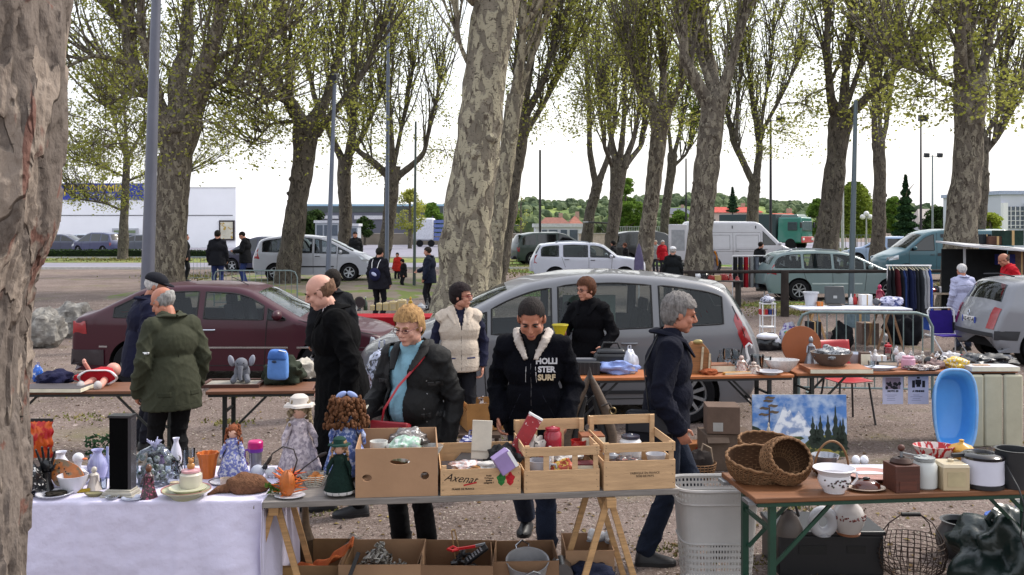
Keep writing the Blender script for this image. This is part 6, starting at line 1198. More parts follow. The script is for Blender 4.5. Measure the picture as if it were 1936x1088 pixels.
for a in [('cloth', '#b8b2ac', 1012, 872, 5.5, 50, 46, 'crumpled grey and white newspaper at the left of the slatted crate', 'newspaper', dict(name='newspaper', mat=M('#a8a29c', .8, var=.2, scale=20, col2='#4a4644', c2=(.58, .6)), seed=14, dp=50)), ('jar', '#8c1f30', 1045, 850, 5.5, 34, 44, 'raspberry red plastic beaker leaning in the slatted crate', 'beaker', dict(name='beaker', c2='#8c1f30')),
   ('mug', '#8a2430', 1028, 872, 5.4, 22, 24, 'dark pink cup beside the white candle', 'cup', dict()), ('bottle', '#c6c6c4', 1040, 874, 5.38, 14, 30, 'stub of white candle in the slatted crate', 'candle', dict(name='candle')),
   ('mug', '#8f1c1c', 1094, 862, 5.5, 30, 30, 'red tin mug beside the brown leather case', 'mug', dict()), ('book', '#7a4424', 1118, 850, 5.55, 44, 30, 'tan leather case lying across the slatted crate', 'case', dict(name='leather_case', rz=.1, dp=40)),
   ('mug', '#9a9aa2', 1020, 910, 5.3, 44, 40, 'grey patterned mug behind the first window gap', 'mug', dict()), ('cloth', '#b0442a', 1065, 905, 5.32, 46, 34, 'colourful folded packet behind the second window gap', 'packet', dict(name='packet', mat=M('#9a3a20', .5, scale=25, var=.4, col2='#c9a84a', c2=(.52, .56)), seed=21, dp=30)),
   ('book', '#5a1018', 1108, 900, 5.32, 44, 26, 'maroon box behind the third window gap', 'box', dict(name='maroon_box', dp=30)), ('cloth', '#c3c1bd', 1072, 868, 5.45, 60, 16, 'white ceramic shards lying on top of the slatted crate', 'ceramics', dict(name='ceramics', seed=23, dp=50)),
   ('jar', '#c6c6c8', 1192, 868, 5.55, 42, 48, 'white ceramic pot with a yellow flower and dark lid in the right crate', 'pot', dict(name='ceramic_pot', c2='#2a2c3c')), ('teapot', '#7d8088', 1158, 872, 5.45, 36, 20, 'small striped teapot left of the white pot', 'teapot', dict()),
   ('cloth', '#3a2c2e', 1185, 885, 5.35, 60, 20, 'dark beads and trinkets behind the front board of the right crate', 'trinkets', dict(name='trinket_heap', mat=M('#30262a', .3, scale=40, var=.5, col2='#a86a60', c2=(.6, .62)), seed=25, dp=40)), ('bowl', '#b9b9be', 1240, 884, 5.35, 38, 26, 'grey white bowl tipped behind the right crate front', 'bowl', dict())]:
 IN(*a[:8], a[8], **a[9])
# dolls on the plank
doll('doll in a cream frilled dress and floppy white hat standing left of the dark doll', 566, 900, .48, '#b3a9b0', '#8a7a62', hatc='#bdb6b0', c2='#8f8690', Y=5.72, lace='#c4bec4', rz=.3)
doll('tall doll with a bushy brown head of curls and a blue bow', 655, 900, .50, '#5a6ea8', '#5d3c26', bow='#8fa0d0', c2='#b4bfe0', Y=5.70, rz=PI, big=1.75)
doll('small doll in a dark green dress with a lace hem and flat green hat', 642, 938, .32, '#10241f', '#9a7a5e', hatc='#17352e', lace='#b8b8b8')
t = thing('wire_basket', 'small netted basket holding orange fruit left of the green doll', 'basket', G(595, 918, .75)); g = MB()
for k in range(6): g.lathe([(.05 + .006 * k, .012 * k + .002), (.052 + .006 * k, .012 * k + .004), (.05 + .006 * k, .012 * k + .006)], n=20, close=False)
for k in range(16): a = k * PI / 8; g.tube([(.05 * math.cos(a), .05 * math.sin(a), 0), (.083 * math.cos(a + .3), .083 * math.sin(a + .3), .07)], .0022, 4)
obj('net', g, M('#b9b4a8', .6), t); obj('fruit', MB().ell((-.02, 0, .035), (.026,) * 3).ell((.03, .01, .035), (.026,) * 3).ell((0, .03, .05), (.024,) * 3), M('#b8702a', .5, var=.4, scale=20), t)
I('book', '#1a1a1d', 534, 928, 34, 10, 'small flat black box behind the autumn flowers', 'box', name='black_box', dp=40)
# ---- on the ground under stall B
p0 = lambda px, Y: V(((px - 968) / FX * Y, Y, 0))
openbox('plain cardboard box of white china shards on the ground under the plank', p0(726, 5.80), .48, .46, .275, .02)
openbox('cardboard box with a round hole holding red and black tools under the plank', p0(866, 5.80), .45, .46, .27, -.03, mat=CARD2, flaps=False)
openbox('shallow cardboard box holding the big steel pan', p0(990, 5.86), .40, .38, .26, .05, mat=CARD2)
openbox('cardboard tray with shoes on the ground beyond the right trestle', p0(1110, 6.0), .30, .34, .27, .03)
openbox('open wooden edged box with an orange garment under the left of the plank', p0(590, 5.9), .48, .50, .24, 0, mat=M('#8d6f50', .8))
openbox('small brown carton at the left trestle foot', p0(520, 5.75), .22, .30, .24, .2, mat=M('#a07c50', .85))
def GI(kind, col, px, Y, z, wp, hp, label, cat=None, **k): return item(kind, col, px, 0, wp, hp, label, cat, Y=Y, z=z, **k)
random.seed(8)
def shards(label, px, Y, z, n, col, w, d, nm, cat, c2=None):
 t = thing(nm, label, cat, V(((px - 968) / FX * Y, Y, z))); g = MB()
 for k in range(n):
  x, y = random.gauss(0, w * .35), random.gauss(0, d * .3); h0 = max(0, .16 * (1 - abs(x) / w * 1.6)); g.box((x, y, U(0, 1) * h0 + .01), (U(.02, .06), U(.01, .03), U(.004, .012)), (U(-1, 1), U(-1, 1), U(0, 3)))
 obj('pieces', g, M(col, .4, var=.4, scale=30, col2=c2, c2=(.5, .55)) if c2 else M(col, .4, var=.3, scale=30), t, bev=.001); return t
shards('heap of white and grey cutlery in the plain box', 715, 5.9, .13, 110, '#b5b2aa', .2, .16, 'cutlery_heap', 'cutlery', '#4a453e')
shards('pile of black and red kitchen tools in the box with a round hole', 875, 5.9, .12, 40, '#1c1c20', .15, .12, 'tool_heap', 'tools')
t = thing('red_scissors', 'bright red shears lying on the black tools', 'shears', V(((868 - 968) / FX * 5.85, 5.85, .27))); obj('blades', MB().bar((0, 0, 0), (.16, .02, .03), .012), STEEL, t); obj('grips', MB().tube([(0, 0, 0), (-.04, .02, .01), (-.07, 0, .0), (-.04, -.025, 0)], .009, 6, closed=True).bar((-.03, 0, 0), (.10, .0, .02), .014), M('#b8161c', .35), t)
t = thing('remote_control', 'dark remote control sticking out of the box with a round hole', 'remote control', V(((905 - 968) / FX * 5.85, 5.85, .22))); t.rotation_euler = (.3, -.6, .2); obj('case', MB().box((0, 0, .03), (.16, .05, .02)), BLACK, t, bev=.004); g = MB(); [g.box((-.06 + .02 * i, -.015 + .015 * j, .042), (.01, .008, .004)) for i in range(6) for j in range(3)]; obj('buttons', g, M('#8d8d92', .5), t)
t = thing('wooden_tongs', 'pale wooden tongs standing in the box with a round hole', 'tongs', V(((870 - 968) / FX * 6.0, 6.0, .1))); obj('arm', MB().bar((-.02, 0, 0), (-.055, 0, .24), .008), WOODL, t); obj('arm', MB().bar((.02, 0, 0), (-.035, 0, .245), .008), WOODL, t)
t = thing('pan', 'large round aluminium pan with two looped handles', 'pan', V(((997 - 968) / FX * 5.72, 5.72, .17))); t.rotation_euler = (.28, -.05, .2); obj('pan_body', MB().lathe([(.10, 0), (.115, .01), (.125, .09), (.131, .095), (.121, .092), (.11, .012), (.001, .01)], n=40), M('#a9a9ac', .35, .35), t)
for q in (1, -1): obj('pan_handle', MB().tube([(-.035, q * .12, .075), (-.04, q * .145, .10), (0, q * .155, .125), (.04, q * .145, .10), (.035, q * .12, .075)], .006, 8), CHROME, t)
t = thing('grater', 'steel grater drum standing right of the big pan', 'grater', V(((1062 - 968) / FX * 5.8, 5.8, .06))); obj('drum', MB().cyl((0, -.08, .1), (0, .08, .1), .065, n=24), M('#8a8c90', .3, .9), t); obj('crank', MB().bar((-.03, -.09, .1), (-.03, -.1, .2), .014), CHROME, t)
GI('cloth', '#1f2438', 1120, 5.75, .10, 76, 36, 'navy cap in the cardboard tray with shoes', 'cap', name='cap', seed=31, dp=60)
for i, (x, lb) in enumerate(((1130, 'white laced shoe at the back of the cardboard tray'), (1152, 'second white shoe leaning on the first at the tray back'))):
 t = thing('shoe', lb, 'shoe', V(((x - 968) / FX * 6.1, 6.1, .24)), .4 + i, 'white shoes in the tray'); obj('upper', MB().ell((0, 0, .03), (.075, .03, .03)).ell((-.04, 0, .05), (.03, .027, .035)), WHITE, t); obj('sole', MB().ell((0, 0, .008), (.08, .033, .012)), M('#77777c'), t)
t = thing('garment', 'crumpled orange garment spilling over the wooden edged box', 'garment', V(((612 - 968) / FX * 5.75, 5.75, .16))); g = MB(); g.grid(lambda u, v: V((-.17 + .34 * u, -.06 + .12 * v + .02 * math.sin(u * 9), .02 + .16 * u * u + .02 * math.sin(v * 7 + u * 20))), 30, 14); obj('fabric', g, cloth('#c0673c', ), t, 80, solid=.012)
t = thing('frying_pan', 'black frying pan leaning beside the plain cardboard box', 'frying pan', V(((622 - 968) / FX * 5.45, 5.45, .10))); t.rotation_euler = (1.15, 0, 0); obj('pan_body', MB().lathe([(.10, 0), (.14, .035), (.136, .035), (.098, .006), (.001, .005)], n=36), M('#17181a', .3), t); obj('pan_handle', MB().bar((.10, .10, .03), (.16, .27, .05), .022, .014), BLACK, t)
t = thing('wooden_stand', 'tall narrow dark wooden stand flaring at the foot behind the box', 'stand', p0(577, 6.15)); t.scale = (1, 1, 1.0); obj('stem', MB().lathe([(.058, .24), (.045, .27), (.026, .34), (.021, .44), (.023, .50), (.027, .505), (.001, .505)], n=20), wood('#5a4630'), t); obj('foot', MB().lathe([(.075, 0), (.07, .02), (.055, .06), (.052, .24)], n=20), wood('#4a3826'), t)
GI('bag', '#2a5f9a', 518, 6.25, .0, 52, 132, 'crumpled blue plastic bag behind the left trestle', 'plastic bag', name='plastic_bag', mat=M('#2a6aa8', .3, var=.3, scale=14), seed=17)
GI('cloth', '#a8a4bc', 520, 6.0, .24, 64, 34, 'white crumpled cloth lying below the blue bag', 'cloth', seed=19, dp=60)
t = thing('newspaper', 'open magazine lying on the ground under the plank behind the stand', 'magazine', G(570, 962, 0), .3); g = MB(); g.grid(lambda u, v: V((-.16 + .32 * u, -.1 + .2 * v, .01 + .03 * abs(math.sin(u * PI)))), 12, 6); obj('sheets', g, M('#b0aea8', .8, scale=10, var=.2, col2='#2a2a2e', c2=(.52, .54)), t)
slab('ceramic_tile', 'pale translucent plastic sheet leaning on the plain box', 'plastic sheet', 655, 1060, 6.05, .12, .16, .006, (-.2, .5, 0), CLEAR)
# striped cloth bag and cardboard box behind the crates
t = GI('bag', '#22286a', 893, 7.9, .30, 60, 60, 'navy and white striped bag behind the cream notebook', 'striped bag', name='striped_bag', mat=M('#22286a', .8, scale=6, stretch=(.3, .3, 9), col2='#c8c8d8', c2=(.5, .52), var=.1), seed=2)
openbox('battered brown box full of small things in front of the grey car', V(((912 - 968) / FX * 9.3, 9.3, .30)), .38, .36, .26, .25, mat=M('#9a6f42', .85, var=.2, scale=5), flaps=True)
shards('mixed trinkets filling the battered brown box', 910, 9.3, .44, 46, '#3a2a2c', .14, .12, 'trinket_pile', 'trinkets', '#b8b0b0')
t = thing('stool', 'low dark stool carrying the battered brown box', 'stool', V(((908 - 968) / FX * 9.2, 9.2, 0))); obj('seat', MB().box((0, 0, .28), (.40, .5, .03)), wood('#3c2c22'), t)
for x in (-.16, .16):
 for y in (-.2, .2): obj('leg', MB().cyl((x, y, 0), (x, y, .27), .018, n=8), wood('#3c2c22'), t)
# ---- stall C: beer table at the right foreground with green legs
hC = .77
tC = beer_table('brown folding table with green legs at the right foreground', (1428, 943), (2080, 921), hC, .56, legcol='#123b2c', legs=(.06, .94))
for q in (1, -1): obj('corner_plate', MB().box((-.5 * (G(2080, 921, hC) - G(1428, 943, hC)).length, q * .2, hC - .035), (.06, .1, .02)), STEEL, tC)
def wick(g, prof, n=44, sx=1, sy=1, wr=.004, st=24):
 for i, (r, z) in enumerate(prof): g.tube([(r * sx * (1 + .012 * (-1) ** (k + i)) * math.cos(2 * PI * k / n), r * sy * (1 + .012 * (-1) ** (k + i)) * math.sin(2 * PI * k / n), z) for k in range(n)], wr, 4, closed=True)
 for k in range(st): a = 2 * PI * k / st; g.tube([(r * sx * math.cos(a), r * sy * math.sin(a), z) for r, z in prof], wr * 1.15, 4)
def prof_interp(keys, n): zs = np.linspace(keys[0][1], keys[-1][1], n); return [(float(np.interp(z, [k[1] for k in keys], [k[0] for k in keys])), float(z)) for z in zs]
def basket(label, loc, keys, n, sx, sy, rot, handle=None, scale=1, st=30, rz=0):
 scale = .9; loc = loc - V((0, 0, .015)); t = thing('wicker_basket', label, 'basket', loc, rz, 'wicker baskets on the brown table'); t.rotation_euler = rot; t.scale = (scale,) * 3; p = prof_interp(keys, n); g = MB(); wick(g, p, sx=sx, sy=sy, st=st); obj('weave', g, WICK, t)
 g = MB(); g.lathe([(r * .97, z) for r, z in p], n=40, sx=sx, sy=sy); obj('lining', g, WICKD, t); r, z = p[-1]
 g = MB(); m = 60; g.tube([((r + .004 * math.cos(k * 2.2)) * sx * math.cos(2 * PI * k / m), (r + .004 * math.cos(k * 2.2)) * sy * math.sin(2 * PI * k / m), z + .004 * math.sin(k * 2.2)) for k in range(m)], .0085, 6, closed=True); obj('rim', g, WICK, t)
 if handle: g = MB(); g.tube([(handle[0] * math.cos(a), 0, z - .02 + handle[1] * math.sin(a)) for a in np.linspace(0, PI, 20)], .008, 6); obj('basket_handle', g, M('#7a5636', .7, bump=.3), t)
 return t
L0 = lambda px, py, h=hC: G(px, py, h)
basket('long boat shaped wicker basket tilted over the table corner', V(((1432 - 968) / FX * 5.6, 5.60, .775)), [(.12, 0), (.17, .05), (.20, .11), (.215, .17)], 13, 1.35, .72, (.42, .10, .38), st=46)
basket('second long wicker basket behind the boat shaped one', V(((1448 - 968) / FX * 5.95, 5.95, .80)), [(.12, 0), (.17, .05), (.2, .10), (.21, .15)], 11, 1.2, .7, (.35, .12, .30), st=46)
basket('round bellied wicker basket lying on its side with the opening toward the viewer', V(((1482 - 968) / FX * 5.5, 5.58, .865)), [(.07, 0), (.13, .03), (.168, .09), (.16, .15), (.13, .20)], 18, 1.0, .92, (1.02, 0, .12), st=40, handle=None)
g = MB(); g.tube([(-.11, 0, 0), (0, .05, -.02), (.11, 0, 0)], .008, 6)
basket('small wicker basket with a tall round handle behind the chamber pot', L0(1572, 898), [(.06, 0), (.09, .03), (.11, .06)], 6, 1.15, .85, (0, 0, .2), handle=(.125, .20), st=20)
I('bowl', '#8d929c', 1560, 882, 52, 22, 'ribbed steel fruit bowl inside the handled basket', h=.80, mat=M('#9a9ca4', .25, .6))
t = thing('chamber_pot', 'white enamel chamber pot painted with dark flowers', 'chamber pot', L0(1577, 930)); t.scale = (.86,) * 3; obj('pot_body', MB().lathe([(.065, 0), (.068, .012), (.09, .04), (.105, .08), (.098, .115), (.112, .135), (.135, .155), (.13, .158), (.095, .118), (.1, .08), (.06, .015), (.001, .012)], n=40), china('#d4d2d6'), t); obj('pot_handle', MB().tube([(.1, 0, .125), (.145, 0, .125), (.15, 0, .085), (.12, 0, .05), (.095, 0, .05)], .008, 8), china('#d4d2d6'), t)
g = MB(); random.seed(3)
for k in range(26): a = -PI / 2 + U(-.9, .9); z = U(.05, .10); r = .1065 if z > .06 else .0985; g.ell((r * math.cos(a), r * math.sin(a), z), (.007, .004, .006), 6, 4)
obj('painted_flowers', g, M('#4a1f2c', .6, var=.5, scale=60, col2='#2f4a34'), t)
t = thing('butter_dish', 'brown glazed domed dish lid on an oval saucer', 'dish', L0(1638, 927)); obj('saucer', MB().lathe([(.06, 0), (.075, .004), (.108, .016), (.104, .02), (.07, .009), (.001, .008)], n=40, sy=.7), china('#b09a88'), t); obj('dome', MB().lathe([(.08, .014), (.078, .03), (.055, .05), (.02, .058), (.001, .058)], n=36, sy=.7), M('#4a1f14', .15, spec=.8), t); obj('knob', MB().ell((0, 0, .066), (.022, .01, .009)), M('#1b1414', .3), t)
t = thing('coffee_grinder', 'old square wooden coffee grinder with a crank on top', 'coffee grinder', L0(1704, 926), .12); obj('grinder_body', MB().box((0, 0, .075), (.145, .145, .15)), wood('#4a2418'), t, bev=.004); obj('dome', MB().lathe([(.06, .15), (.062, .16), (.045, .18), (.02, .185)], n=24), M('#3c2a24', .4, .6), t); obj('crank', MB().cyl((0, 0, .18), (0, 0, .215), .008).bar((0, 0, .21), (.10, -.02, .19), .014, .006), STEEL, t); obj('crank_knob', MB().ell((0, 0, .235), (.02,) * 3), wood('#4a2418'), t); obj('drawer', MB().box((0, -.0735, .04), (.10, .004, .05)), wood('#54291b'), t)
t = I('jar', '#b7b9b6', 1748, 922, 46, 62, 'frosted glass storage jar with a wire bail right of the grinder', h=hC, c2='#8b8e8d'); obj('bail', MB().tube([(-.07, 0, .13), (-.1, 0, .17), (-.02, -.07, .175), (.06, 0, .17)], .0025, 5), STEEL, t)
I('tin', '#b3a283', 1797, 922, 50, 54, 'cream square canister with a round pale stopper', h=hC, c2='#b8aa90')
t = thing('rice_cooker', 'white electric cooker with a black lid and base', 'cooker', L0(1858, 920)); obj('cooker_body', MB().lathe([(.10, .02), (.112, .03), (.112, .165)], n=40), china('#c5c5d2'), t); obj('cooker_base', MB().lathe([(.105, 0), (.114, .005), (.114, .026)], n=40), BLACK, t); obj('cooker_lid', MB().lathe([(.115, .165), (.116, .18), (.10, .192), (.06, .195), (.055, .186), (.001, .186)], n=40), M('#15151a', .15), t); obj('lid_grip', MB().bar((-.17, .01, .175), (-.09, .01, .18), .03, .02), BLACK, t)
t = thing('kettle', 'dark grey tall plastic pot with a cord at the right edge', 'pot', L0(1917, 920)); obj('kettle_body', MB().lathe([(.085, 0), (.10, .21), (.105, .215), (.09, .215), (.08, .02)], n=32), M('#232528', .4), t); obj('cord', MB().tube([(-.08, -.05, .15), (-.09, -.22, .05), (-.085, -.27, -.03), (-.10, -.26, -.2), (-.06, -.26, -.33), (-.02, -.26, -.45)], .005, 6), BLACK, t)
I('jar', '#b7b4a6', 1900, 906, 46, 62, 'cream lidded crock behind the dark grey pot', h=hC, c2='#17181a')
I('bowl', '#a81c22', 1766, 872, 78, 30, 'red and white striped oval basket behind the storage jar', h=hC, mat=M('#a81c24', .5, scale=2.4, stretch=(9, 9, .4), col2='#c9c4c0', c2=(.5, .52), var=.1), dp=60)
t = I('bowl', '#b8862a', 1818, 874, 46, 26, 'mustard yellow casserole with a domed lid behind the square canister', h=hC, name='casserole'); obj('casserole_lid', MB().lathe([(.078, .08), (.06, .105), (.02, .12), (.012, .13), (.016, .14), (.001, .145)], n=28), china('#b88a30'), t)
I('plate', '#a87a70', 1648, 905, 100, 9, 'pinkish glass platter behind the brown domed dish', h=hC, dp=90)
I('book', '#b9b9c4', 1650, 893, 80, 6, 'white speckled tray behind the coffee grinder', 'tray', h=hC, name='tray', dp=70)
for px, lb in ((1618, 'white egg shaped ornament beside the handled basket'), (1634, 'pale speckled egg shaped ornament right of the other')): t = thing('egg', lb, 'ornament', L0(px, 880)); obj('shell', MB().ell((0, 0, .03), (.026, .026, .032)), china(), t); obj('stand', MB().lathe([(.018, 0), (.014, .008)], n=14), china('#777777'), t)
# under stall C
t = thing('plastic_chest', 'large black plastic storage chest under the green legged table', 'chest', V(((1552 - 968) / FX * 6.35, 6.35, 0))); obj('chest_body', MB().box((0, 0, .13), (.68, .42, .26)), M('#141519', .45), t, bev=.01); obj('chest_lid', MB().box((0, 0, .275), (.70, .44, .03)), M('#1d1e22', .4), t, bev=.008); obj('vent', MB().box((-.12, -.212, .17), (.18, .004, .06)).box((.16, -.212, .17), (.12, .004, .05)), M('#08090b', .6), t)
hz = .29
t = I('vase', '#b5aeaa', 1604, 1010, 62, 72, 'white globe lamp vase with a painted flower band on the black chest', h=hz, mat=china('#b7b1ae')); s_ = G(1604, 1010, hz).y / FX; g = MB(); random.seed(4)
for k in range(36): a = -PI / 2 + U(-1.2, 1.2); g.ell((.99 * 31 * s_ * math.cos(a), .99 * 31 * s_ * math.sin(a), 36 * s_ + U(-.016, .016)), (.005, .004, .005), 6, 4)
obj('flower_band', g, M('#6d2a24', .6), t); obj('gold_collar', MB().lathe([(.05, .245), (.06, .26), (.05, .275)], n=20), M('#8a6a34', .4), t); obj('foot_ring', MB().lathe([(.07, -.0), (.075, .012), (.06, .02)], n=24), M('#8a5a40', .5), t)
t = thing('ring_ornament', 'white ring shaped ceramic lamp base beside the globe vase', 'ornament', G(1556, 1012, hz)); g = MB(); g.tube([(.062 * math.cos(a), 0, .085 + .068 * math.sin(a)) for a in np.linspace(0, 2 * PI, 30)[:-1]], .034, 12, closed=True); obj('ring', g, china('#b0b0b4'), t); obj('foot', MB().lathe([(.05, 0), (.03, .02)], n=16), china('#8d8d90'), t)
t = thing('iron', 'old grey flat iron shaped appliance on the left of the chest', 'iron', G(1492, 1012, hz)); obj('iron_body', MB().lathe([(.09, 0), (.085, .05), (.05, .13), (.02, .16)], n=24, sy=.7), M('#4e4744', .4, .3), t); obj('iron_handle', MB().tube([(-.05, 0, .13), (-.03, 0, .19), (.04, 0, .19), (.06, 0, .12)], .01, 8), BLACK, t)
t = thing('egg_basket', 'rusty wire basket with a dark handle standing on the ground', 'basket', V(((1722 - 968) / FX * 6.15, 6.15, .0))); g = MB(); wick(g, prof_interp([(.12, .0), (.20, .06), (.225, .16), (.20, .24)], 9), sy=.9, wr=.0028, st=34); obj('wire_mesh', g, M('#3b2e28', .6, .5), t)
g = MB()
for q in (1, -1): g.tube([(q * .19, -.05, .24), (q * .14, 0, .34), (q * .06, 0, .395)], .004, 6); g.tube([(q * .17, .08, .24), (q * .13, .03, .33), (q * .06, 0, .395)], .004, 6)
obj('wire_handle', g, M('#3b2e28', .6, .5), t); obj('grip', MB().cyl((-.06, 0, .395), (.06, 0, .395), .014), BLACK, t)
t = GI('bowl', '#3d3c3c', 1818, 6.5, .12, 72, 40, 'grey stoneware crock with a wide mouth behind the dark bag', name='crock', mat=M('#38393b', .45, bump=.2)); t.location.z = 0; obj('crock_wall', MB().lathe([(.11, 0), (.16, .07), (.165, .15), (.125, .22), (.128, .245), (.14, .25), (.12, .25), (.11, .22)], n=32), M('#38393b', .4), t)
t = thing('bin_bag', 'dark green crumpled waste bag at the bottom right corner', 'bag', V(((1910 - 968) / FX * 6.0, 6.0, 0))); me = mound(.62, .5, .42, 12, 44, .5); obj('bag_body', me, M('#10211f', .3, bump=.8, bscale=12), t, 70); obj('knot', MB().tube([(-.12, -.02, .36), (-.16, -.03, .42), (-.12, -.02, .45)], .02, 8), M('#10211f', .3), t)
t = thing('blue_lid', 'blue plastic bowl half buried behind the dark waste bag', 'bowl', V(((1893 - 968) / FX * 6.35, 6.35, .30))); obj('bowl_body', MB().lathe([(.11, 0), (.10, .03), (.06, .05), (.001, .055)], n=28), M('#3a62b8', .35), t); obj('support', MB().lathe([(.05, -.30), (.08, 0)], n=16), M('#2a2a2e'), t)
GI('mug', '#b0b0ac', 1932, 6.3, .32, 26, 40, 'white mug at the right edge above the waste bag').location.z = .30
t = thing('storage_tub', 'dark tub under the white mug at the right edge', 'tub', V(((1938 - 968) / FX * 6.35, 6.35, 0))); obj('tub_body', MB().box((0, 0, .145), (.3, .3, .29), tp=1.08), M('#1c2226', .5), t, bev=.01); obj('tub_rim', MB().box((0, 0, .28), (.34, .34, .02)), M('#262c30', .5), t)
# laundry basket
t = thing('laundry_basket', 'tall white plastic laundry basket with rows of small holes', 'laundry basket', V(((1352 - 968) / FX * 6.02, 6.02, 0)), .02); PW = M('#b4b2b0', .4, var=.06, spec=.4)
def lb(u, z, o=0):
 a = 2 * PI * u; k = .205 + .045 * z / .62 + o; ca, sa = math.cos(a), math.sin(a); r = 1 / max(abs(ca) ** 5 + abs(sa) ** 5, 1e-9) ** .2; return V((k * r * ca, k * .74 * r * sa, z))
def band(z0, z1, nu, nv, hole=None, o=0):
 g = MB()
 for j in range(nv):
  for i in range(nu):
   if hole and hole(i, j): continue
   a, b, c, d = (lb(i / nu, z0 + (z1 - z0) * j / nv, o), lb((i + 1) / nu, z0 + (z1 - z0) * j / nv, o), lb((i + 1) / nu, z0 + (z1 - z0) * (j + 1) / nv, o), lb(i / nu, z0 + (z1 - z0) * (j + 1) / nv, o)); g.add([a, b, c, d], [(0, 1, 2, 3)])
 return g
hl = lambda i, j: i % 2 == 0 and j % 2 == 1
obj('tub_wall', band(.30, .545, 96, 6), PW, t, 60); obj('lower_grille', band(.0, .30, 160, 16, hl), PW, t, 60); obj('upper_grille', band(.545, .63, 160, 5, hl, .012), PW, t, 60); g = MB(); g.tube([lb(i / 60, .63, .015) for i in range(60)], .012, 6, closed=True); g.tube([lb(i / 60, .545, .008) for i in range(60)], .008, 6, closed=True); g.tube([lb(i / 60, .30, .003) for i in range(60)], .006, 6, closed=True); obj('rim', g, PW, t); g = MB(); g.add([lb(i / 40, .01) for i in range(40)], [tuple(range(40))]); obj('tub_floor', g, PW, t)
# ---- stall D: left middle folding tables
beer_table('brown folding table behind the older men with the red dressed doll', (-60, 741), (330, 739), .77, .5, top=wood('#6a432c'), legs=(.06, .9), legcol='#1b211f')
beer_table('brown folding table carrying the toy elephant left of the bald man', (388, 741), (720, 737), .77, .5, top=wood('#6a432c'), legs=(.10, .92), legcol='#1b211f')
hD = .77
t = thing('doll', 'doll in a red dress with white trim lying on its back', 'doll', G(186, 728, hD), .1, 'dolls on the left middle table'); t.location.y = 9.0
LY = Matrix.Translation((0, -.1, .075)) @ Matrix.Rotation(-PI / 2 + .2, 4, 'X') @ Matrix.Diagonal((1.15, .5, 1, 1)); obj('doll_dress', MB().push(LY).lathe([(.14, 0), (.145, .02), (.10, .12), (.07, .2), (.02, .26)], n=30, fn=lambda a, z: 1 + .08 * math.sin(9 * a)).pop().box((-.15, -.02, .05), (.16, .1, .04), (0, .3, 0)), M('#9c1420', .8, bump=.4), t); obj('dress_trim', MB().push(LY).tube([(.148 * math.cos(a), .148 * math.sin(a), .012 * math.sin(5 * a)) for a in np.linspace(0, 2 * PI, 30)[:-1]], .013, 6, closed=True), M('#c8c4c6', .9, bump=.6), t)
for q, x in ((1, -.03), (-1, .07)): obj('doll_leg', MB().caps((x - .01, -.08, .05), (x - .05 * q * .5 - .02, -.27, .02), .035, .028), M('#c08a7c', .5), t); obj('doll_sock', MB().ell((x - .05 * q * .5 - .03, -.30, .03), (.035, .05, .045)), M('#a9a4a4', .8), t)
obj('doll_arm', MB().caps((-.12, .04, .12), (-.15, .0, .20), .018).ell((-.155, 0, .215), (.018, .016, .024)), M('#c08a7c', .5), t); obj('doll_head', MB().ell((.05, .2, .1), (.07, .07, .07)), M('#c08a7c', .5), t)
I('bag', '#2450a8', 72, 722, 20, 36, 'small blue and white plastic bag at the left end of the table', 'bag', h=hD, mat=M('#1f58b0', .3, scale=14, col2='#b8c0d0', c2=(.58, .62)), seed=3)
I('cloth', '#1c1d38', 102, 728, 60, 26, 'dark navy folded garment beside the red dressed doll', h=hD, seed=5, dp=50)
I('book', '#3a3335', 105, 738, 120, 8, 'flat dark grey cushion under the navy garment', 'cushion', h=hD, name='cushion', dp=60)
t = thing('framed_tray', 'large framed tray under the toy elephant', 'tray', G(442, 728, hD), .06); obj('tray_board', MB().box((0, 0, .012), (.50, .34, .012)), M('#8d877c', .6, scale=16, var=.3), t)
for q in (1, -1): obj('tray_edge', MB().box((0, q * .17, .016), (.54, .03, .03)), wood('#4a2a20'), t); obj('tray_edge', MB().box((q * .255, 0, .016), (.03, .31, .03)), wood('#4a2a20'), t)
EL = M('#6a6c74', .95, var=.15, scale=30, bump=.6, bscale=120)
t = thing('toy_elephant', 'grey plush elephant with big ears sitting on the framed tray', 'toy elephant', G(457, 722, hD + .02), .15); obj('elephant_body', MB().ell((0, .02, .09), (.075, .07, .09)), EL, t); obj('elephant_head', MB().ell((0, -.03, .17), (.062, .06, .062)), EL, t); obj('trunk', MB().tube([(0, -.08, .155), (0, -.105, .11), (0, -.11, .06), (.01, -.12, .03)], [.026, .022, .018, .014], 10), EL, t)
for q in (1, -1): obj('ear', MB().ell((q * .095, -.01, .20), (.028, .02, .055), rot=Matrix.Rotation(q * .25, 3, 'Y')), M('#8a8b96', .9), t); obj('leg', MB().caps((q * .05, -.05, .05), (q * .065, -.10, .025), .03, .028), EL, t); obj('eye', MB().ell((q * .028, -.082, .185), (.006,) * 3, 8, 6), BLACK, t)
t = thing('doll_pram_bag', 'light blue baby bag with a white strap sitting on a dark green cushion', 'bag', G(526, 718, hD + .11)); obj('bag_body', MB().box((0, 0, .13), (.20, .12, .27), (.06, .04, 0), tp=.88), M('#5a88cc', .7, bump=.6, bscale=9, var=.15), t, bev=.04, sub=1); obj('bag_flap', MB().box((0, -.012, .225), (.19, .125, .10), (.06, .04, 0), tp=.8), M('#3a68b0', .7, bump=.5), t, bev=.03, sub=1); obj('bag_strap', MB().tube([(.02, -.06, .27), (.08, -.03, .25), (.06, -.05, .21)], .012, 6, flat=.4), WHITE, t); obj('logo_patch', MB().ell((-.02, -.072, .17), (.022, .006, .012)), M('#20304a'), t)
